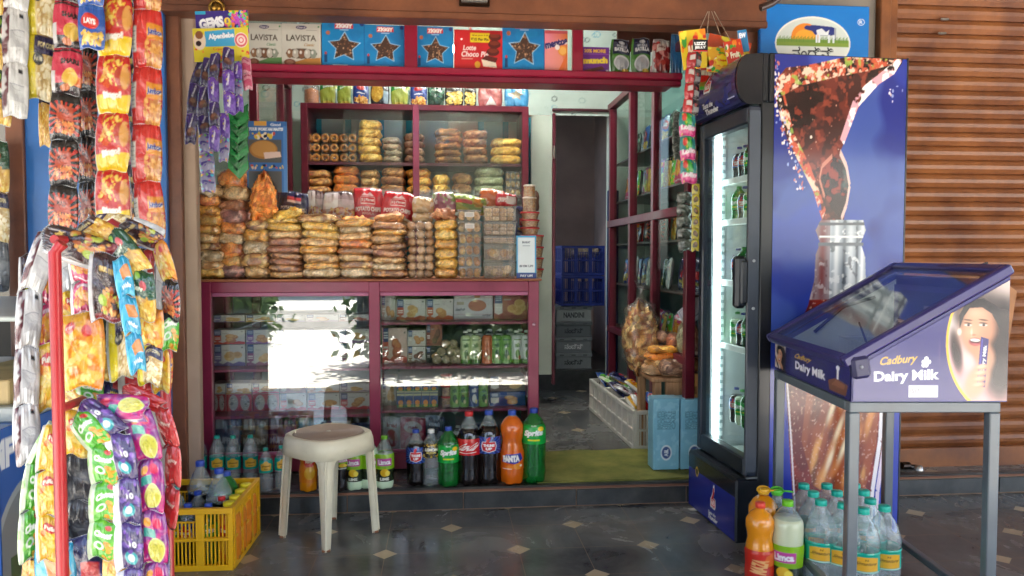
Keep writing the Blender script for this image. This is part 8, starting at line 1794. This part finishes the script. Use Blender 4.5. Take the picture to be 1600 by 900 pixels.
rs_('pink masala packet strip just behind the red post', [(80, 400), (74, 460), (72, 540), (74, 632)], 3, 34, 'pinkmasala', F + .040, .3, 8)
rs_('white and yellow packet strip right of the red post', [(104, 392), (108, 450), (110, 522)], 2, 34, ['silverback', 'yellowpuff'], F + .013, .4, 9)
rs_('pink masala packet strip above the big orange bag', [(122, 388), (128, 440), (130, 495)], 2, 36, 'pinkmasala', F - .000, -.1, 10)
rs_('large orange ring packets in the middle of the rack', [(128, 492), (128, 606)], 1, 66, 'orangebag', F - .033, 0, 11)
rs_('maroon nut packet strip in the centre of the upper tier', [(164, 398), (168, 450), (166, 500)], 1, 48, 'maroonnut', F - .040, .1, 12)
rs_('thin cyan foil packet strip twisting down the upper tier', [(188, 404), (196, 450), (206, 510), (216, 580)], 3, 26, 'cyanfoil', F - .046, .6, 13)
rs_('green and gold packet strip under the maroon nut packet', [(160, 495), (162, 545), (158, 590)], 1, 46, 'greenleaf', F + .020, -.2, 14)
rs_('silver and gold packet strip left of the cyan one', [(186, 490), (192, 540), (190, 590)], 1, 38, 'popcorn', F, .5, 15)
rs_('red and gold packet strip low at the right of the upper tier', [(238, 480), (240, 520), (232, 600)], 2, 42, ['orangebag', 'popcorn'], F - .000, -.3, 16)
rs_('silver and green packet strip at the outer right of the upper tier', [(262, 486), (260, 548)], 1, 36, 'greenonion', F + .040, .8, 17)
rs_('yellow packets hanging low beside the red post', [(112, 596), (116, 646)], 1, 40, 'goldmix', F + .007, 0, 18)
rs_('yellow packet strip behind the post at mid height', [(72, 540), (74, 640)], 1, 40, 'yellowpuff', F + .020, .1, 19)
rs_('green edged white packet at mid height right of the post', [(138, 590), (140, 634)], 1, 40, 'greenonion', F + .013, .4, 20)
for k, (x, dn) in enumerate(((95, 'maroonnut'), (148, 'yellowpuff'), (182, 'goldmix'), (214, 'flames'), (246, 'jumbo'))):
    rs_('dim packet strip in the back row of the upper tier, above %s' % ['the red post foot', 'the orange ring bag', 'the popcorn pack', 'the cyan twist', 'the right shoulder'][k], [(x, 392), (x + 2, 480), (x, 610)], 3, 44, dn, B + .040, .1, 30 + k)
# lower tier
rs_('magenta packet lying over the lower rail', [(150, 636), (190, 626), (226, 640)], 1, 44, 'magenta', F - .026, 0, 40, yawj=0)
rs_('red packet strip arching over the lower rail and down the right side', [(196, 612), (238, 618), (264, 660), (270, 720), (268, 775), (262, 822)], 4, 34, 'plainred', F + .013, -.3, 41)
rs_('magenta packet strip with green chips down the lower right', [(212, 640), (232, 690), (234, 780), (240, 870), (244, 960)], 4, 46, 'magenta', F - .020, -.05, 42)
rs_('purple and white packet strip in the middle of the lower tier', [(130, 636), (172, 652), (192, 700), (198, 790), (202, 880), (204, 960)], 5, 42, 'purpletop', F - .040, .25, 43)
rs_('brown packet strip between the purple and magenta ones', [(210, 690), (216, 790), (220, 940)], 3, 28, 'maroonnut', F + .000, -.4, 44)
rs_('lime green packet strip left of the purple one', [(122, 652), (152, 674), (164, 720), (162, 790), (158, 872)], 4, 42, 'greenonion', F - .046, .1, 45)
rs_('yellow packet over the lower rail beside the red post', [(118, 644), (118, 712)], 1, 44, 'yellowpuff', F - .040, 0, 46)
rs_('lime green packet strip at the outer left of the lower tier', [(92, 660), (64, 690), (52, 750), (46, 810), (46, 874)], 3, 32, 'greenonion', F + .000, .7, 47)
rs_('yellow packet strip left of the red post, lower tier', [(84, 668), (72, 720), (74, 800), (76, 876)], 3, 34, 'yellowpuff', F - .013, .3, 48)
rs_('dark silver foil packet strip in the lower middle', [(120, 706), (122, 780), (116, 860)], 2, 46, 'darkfoil', F + .040, .2, 49)
rs_('second dark foil strip behind the lime green one', [(142, 700), (140, 790), (136, 850)], 2, 38, 'darkfoil', F + .059, -.3, 50)
rs_('orange packet strip at the bottom between green and purple', [(180, 780), (178, 850), (178, 930)], 2, 34, 'orangebag', F - .020, .1, 51)
rs_('cyan foil packet at the very bottom left', [(84, 846), (92, 940)], 1, 60, 'cyanfoil', F - .000, .1, 52)
rs_('navy masala packet at the bottom right of the red post', [(128, 840), (134, 940)], 1, 70, 'navyfoil', F + .013, 0, 53)
rs_('gold packet at the bottom left corner of the rack', [(58, 862), (56, 950)], 1, 40, 'goldmix', F + .026, .3, 54)
for k, (x, dn) in enumerate(((98, 'darkfoil'), (150, 'silverback'), (190, 'flames'), (232, 'orangebag'))):
    rs_('dim packet strip in the back row of the lower tier, behind %s' % ['the yellow one', 'the lime green one', 'the purple one', 'the magenta one'][k], [(x, 660), (x, 760), (x, 930)], 3, 46, dn, B + .040, .1, 60 + k)
for k, (x, y0_, y1_, w_, dn, yw, lb) in enumerate(((254, 400, 500, 34, 'silverback', -.6, 'silver backed packet at the upper right shoulder'), (224, 500, 590, 40, 'magenta', -.2, 'magenta packet tucked under the rack shoulder'), (206, 560, 625, 40, 'plainred', .2, 'red packet low in the upper tier'), (250, 545, 612, 36, 'yellowpuff', -.4, 'yellow packet low at the right of the upper tier'), (178, 570, 630, 40, 'navyfoil', .1, 'navy packet between the tiers'), (60, 715, 790, 30, 'darkfoil', .5, 'dark packet at the outer left between the lime ones'), (252, 830, 940, 34, 'purpletop', -.5, 'purple packet at the bottom right corner of the rack'), (172, 700, 780, 34, 'flames', .2, 'black and red packet between lime and purple strips'), (226, 900, 990, 40, 'goldmix', 0, 'gold packet at the bottom under the magenta strip'), (40, 400, 470, 20, 'maroonnut', .9, 'maroon packet edge on at the outer left'))):
    rs_(lb, [(x, y0_), (x + 1, y1_)], 1, w_, dn, F + .053, yw, 80 + k)
# ------------------------------------------------------------------ goods on the bench, in the baskets and in the tall cabinet
bx0_, bx1_, bz = BT
YB2 = 4.02
def breadloaf(px0, px1, py0, py1, Y, pal, label, rot=0, seed=1, cell=.05, film=True):
    x0, x1 = XA(px0, Y, 560), XA(px1, Y, 560); z0, z1 = W(px0, py1, Y)[2], W(px0, py0, Y)[2]; m = bag_mb(x1 - x0, .13, z1 - z0, pal, cell, seed, amp=.2); bag_tail(m, x1 - x0, .13, z1 - z0, seed); o = m.build('bread_pack', [CELLO, BAGC]); o.location = ((x0 + x1) / 2, Y, max(z0, bz + .001) if py1 > 588 else z0); o.rotation_euler = (0, R(rot), R(3)); return tag(o, label, 'bread pack', 'bread packs on the bench')
breadloaf(1002, 1062, 574, 593, YB2, 'biscuit', 'lowest flat bread pack on the bench', 0, 1)
breadloaf(1008, 1060, 560, 576, YB2, 'tan', 'middle bread pack in the bench pile', 1, 2); breadloaf(1006, 1058, 550, 562, YB2, 'orange', 'upper bread pack in the bench pile', -1, 3); breadloaf(1012, 1058, 541, 552, YB2, 'gold', 'topmost bread loaf on the bench pile', 1, 4)
breadloaf(1030, 1068, 563, 586, YB2 - .10, 'choc', 'dark wafer pack in front of the bread pile', 2, 5, .012)
breadloaf(1040, 1080, 524, 546, YB2 + .05, 'rust', 'reddish cake pack above the bread pile near the cooler', 6, 6, .02)
breadloaf(1022, 1060, 518, 536, YB2 + .12, 'choc', 'dark maroon pack lying on top at the back of the bench', 10, 7, .06)
# hanging sack of peanuts
a, b_ = XA(977, 4.2, 530), XA(1028, 4.2, 530); z0, z1 = W(1000, 578, 4.2)[2], W(1000, 482, 4.2)[2]
m = bag_mb(b_ - a, .16, z1 - z0, 'mixed', .013, 9, nu=70, nv=60, amp=1.2); V = m.v[0]; k = V[:, 2] / (z1 - z0); f = .75 + .25 * np.sin(np.clip(k * 3.1, 0, 3.1)); V[:, 0] *= f; t = thing('nut_sack', 'big clear sack of peanuts leaning on the bench beside the cabinet', 'sack', ((a + b_) / 2, 4.22, z0)); m.build('peanuts', [CELLO], t)
m = bag_mb((b_ - a) * 1.12, .19, (z1 - z0) * 1.06, 'pale', .1, 3, nu=40, nv=30, amp=0); m.c = [np.ones_like(m.c[0])]; V = m.v[0]; V += np.c_[.008 * np.sin(V[:, 2] * 70), .006 * np.sin(V[:, 2] * 90 + V[:, 0] * 50), 0 * V[:, 2]]
m.lathe([(.07, z1 - z0 - .01), (.03, z1 - z0 + .05), (.012, z1 - z0 + .09), (.03, z1 - z0 + .14), (.04, z1 - z0 + .16)], 16, '#fff', cap=False); m.build('plastic_bag', [BAGC], t)
# crumpled clear bags by the cooler
for k, (x0_, y0_, x1_, y1_, Y, pal, lb) in enumerate(((1060, 508, 1092, 560, 3.98, 'grey', 'crumpled grey clear bag squeezed between bench goods and cooler'), (1068, 555, 1094, 600, 3.96, 'tan', 'crumpled bag with small sweets beside the cooler frame'))):
    m = bag_mb(XA(x1_, Y) - XA(x0_, Y), .12, W(x0_, y0_, Y)[2] - W(x0_, y1_, Y)[2], pal, .03, 60 + k); o = m.build('clear_bag', [CELLO]); o.location = (XA((x0_ + x1_) / 2, Y), Y, W(x0_, y1_, Y)[2]); tag(o, lb, 'bag')
@design
def kraft():
    c = P0('#b98a52'); c.rect(.1, .1, .5, .5, '#7c5a34'); c.text('MILK', .5, .7, .5, .1, '#6a4a2a'); return c
m = MB(); p0_, p1_ = W(1074, 627, 3.775), W(1097, 588, 3.775); m.box(0, 0, 0, .10, .085, p1_[2] - p0_[2], '#b5854c', .004); m.box(.01, -.001, .02, .05, .0, .06, '#7c5a34', 0); o = m.build('brown_carton', [PRINT]); o.location = (p0_[0], p0_[1], p0_[2] + .016); tag(o, 'brown cardboard carton between the bench and the cooler', 'carton')
# packets heaped in the white baskets
hp_ = [('yellowpuff', 'yellow'), ('plainred', 'red'), ('bluechips', 'blue'), ('greenonion', 'green'), ('navyfoil', 'navy'), ('silverback', 'silver')]
k = 0
for i, c_ in enumerate(WBK):
    for j in range(5):
        dn, cn = hp_[(i * 2 + j) % 6]; me = packet_mesh(dn, .11, .15, .035, j % 2); o = link('snack_packet', me); a = rnd.uniform(0, 6.28)
        o.location = (c_[0] + .06 * math.cos(j * 1.3), c_[1] + .08 * math.sin(j * 1.3), ZP + .20 + .016 * j + rnd.uniform(0, .01)); o.rotation_euler = (R(-62 + rnd.uniform(-12, 12)), R(rnd.uniform(-14, 14)), a * .2 + ang * 0); tag(o, '%s snack packet, %s in the heap in the %s white basket' % (cn, ORD[j], ['farthest', 'middle', 'nearest'][i]), 'snack packet', 'packets heaped in the white baskets'); k += 1
# bags in the upper blue crate
for j in range(3):
    m = bag_mb(.14, .14, .08, 'grey', .03, 80 + j); o = m.build('clear_bag', [CELLO]); o.location = (xa + .08 + j * .1, 6.44, ZCR - .10); tag(o, '%s dim clear bag lying in the top blue crate' % ['left', 'middle', 'right'][j], 'bag', 'bags in the blue crate')
# tall cabinet goods
sp_k = ['pinkmasala', 'yellowpuff', 'bluechips', 'greenonion', 'flames', 'navyfoil', 'goldmix', 'plainred', 'silverback', 'magenta', 'jumbo', 'darkgreenp']
cn_k = ['pink', 'yellow', 'blue', 'lime', 'black and red', 'navy', 'gold', 'red', 'silver', 'magenta', 'orange red', 'dark green']
for si, z in enumerate(RS):
    y = ry0 + .10; j = 0
    while y < ry1 - .15:
        q = (si * 5 + j * 3) % 12; h_ = .19 if si % 2 else .17; me = packet_mesh(sp_k[q], .11, h_, .04, j % 2)
        if rnd.random() < .96:
            o = link('snack_packet', me); o.location = (XR + rnd.uniform(.10, .16), y, z + h_ / 2 + .001); o.rotation_euler = (R(-6), 0, R(-90 + rnd.uniform(-14, 14))); tag(o, '%s packet, %s from the front on the %s shelf of the tall cabinet' % (cn_k[q], ORD[j], ['lowest', 'second', 'third', 'fourth', 'top'][si]), 'snack packet', 'packets in the tall glass cabinet')
        y += rnd.uniform(.092, .115); j += 1
# jars in the left side cabinet
for si, z in enumerate((1.45, 1.80)):
    for j in range(4):
        y = ly0 + .12 + j * .23; pal = ['orange', 'mixed', 'yellow', 'brown'][(si + j) % 4]; t = rtub(.05, .055, .13, pal, '%s savoury jar, %s from the front on the %s shelf of the side cabinet' % ({'orange': 'orange', 'mixed': 'mixed', 'yellow': 'yellow', 'brown': 'brown'}[pal], ORD[j], ['lower', 'upper'][si]), '#b8bcb8', seed=90 + si * 4 + j); t.location = (XL - .13, y, z + .001); t['group'] = 'jars in the side cabinet'
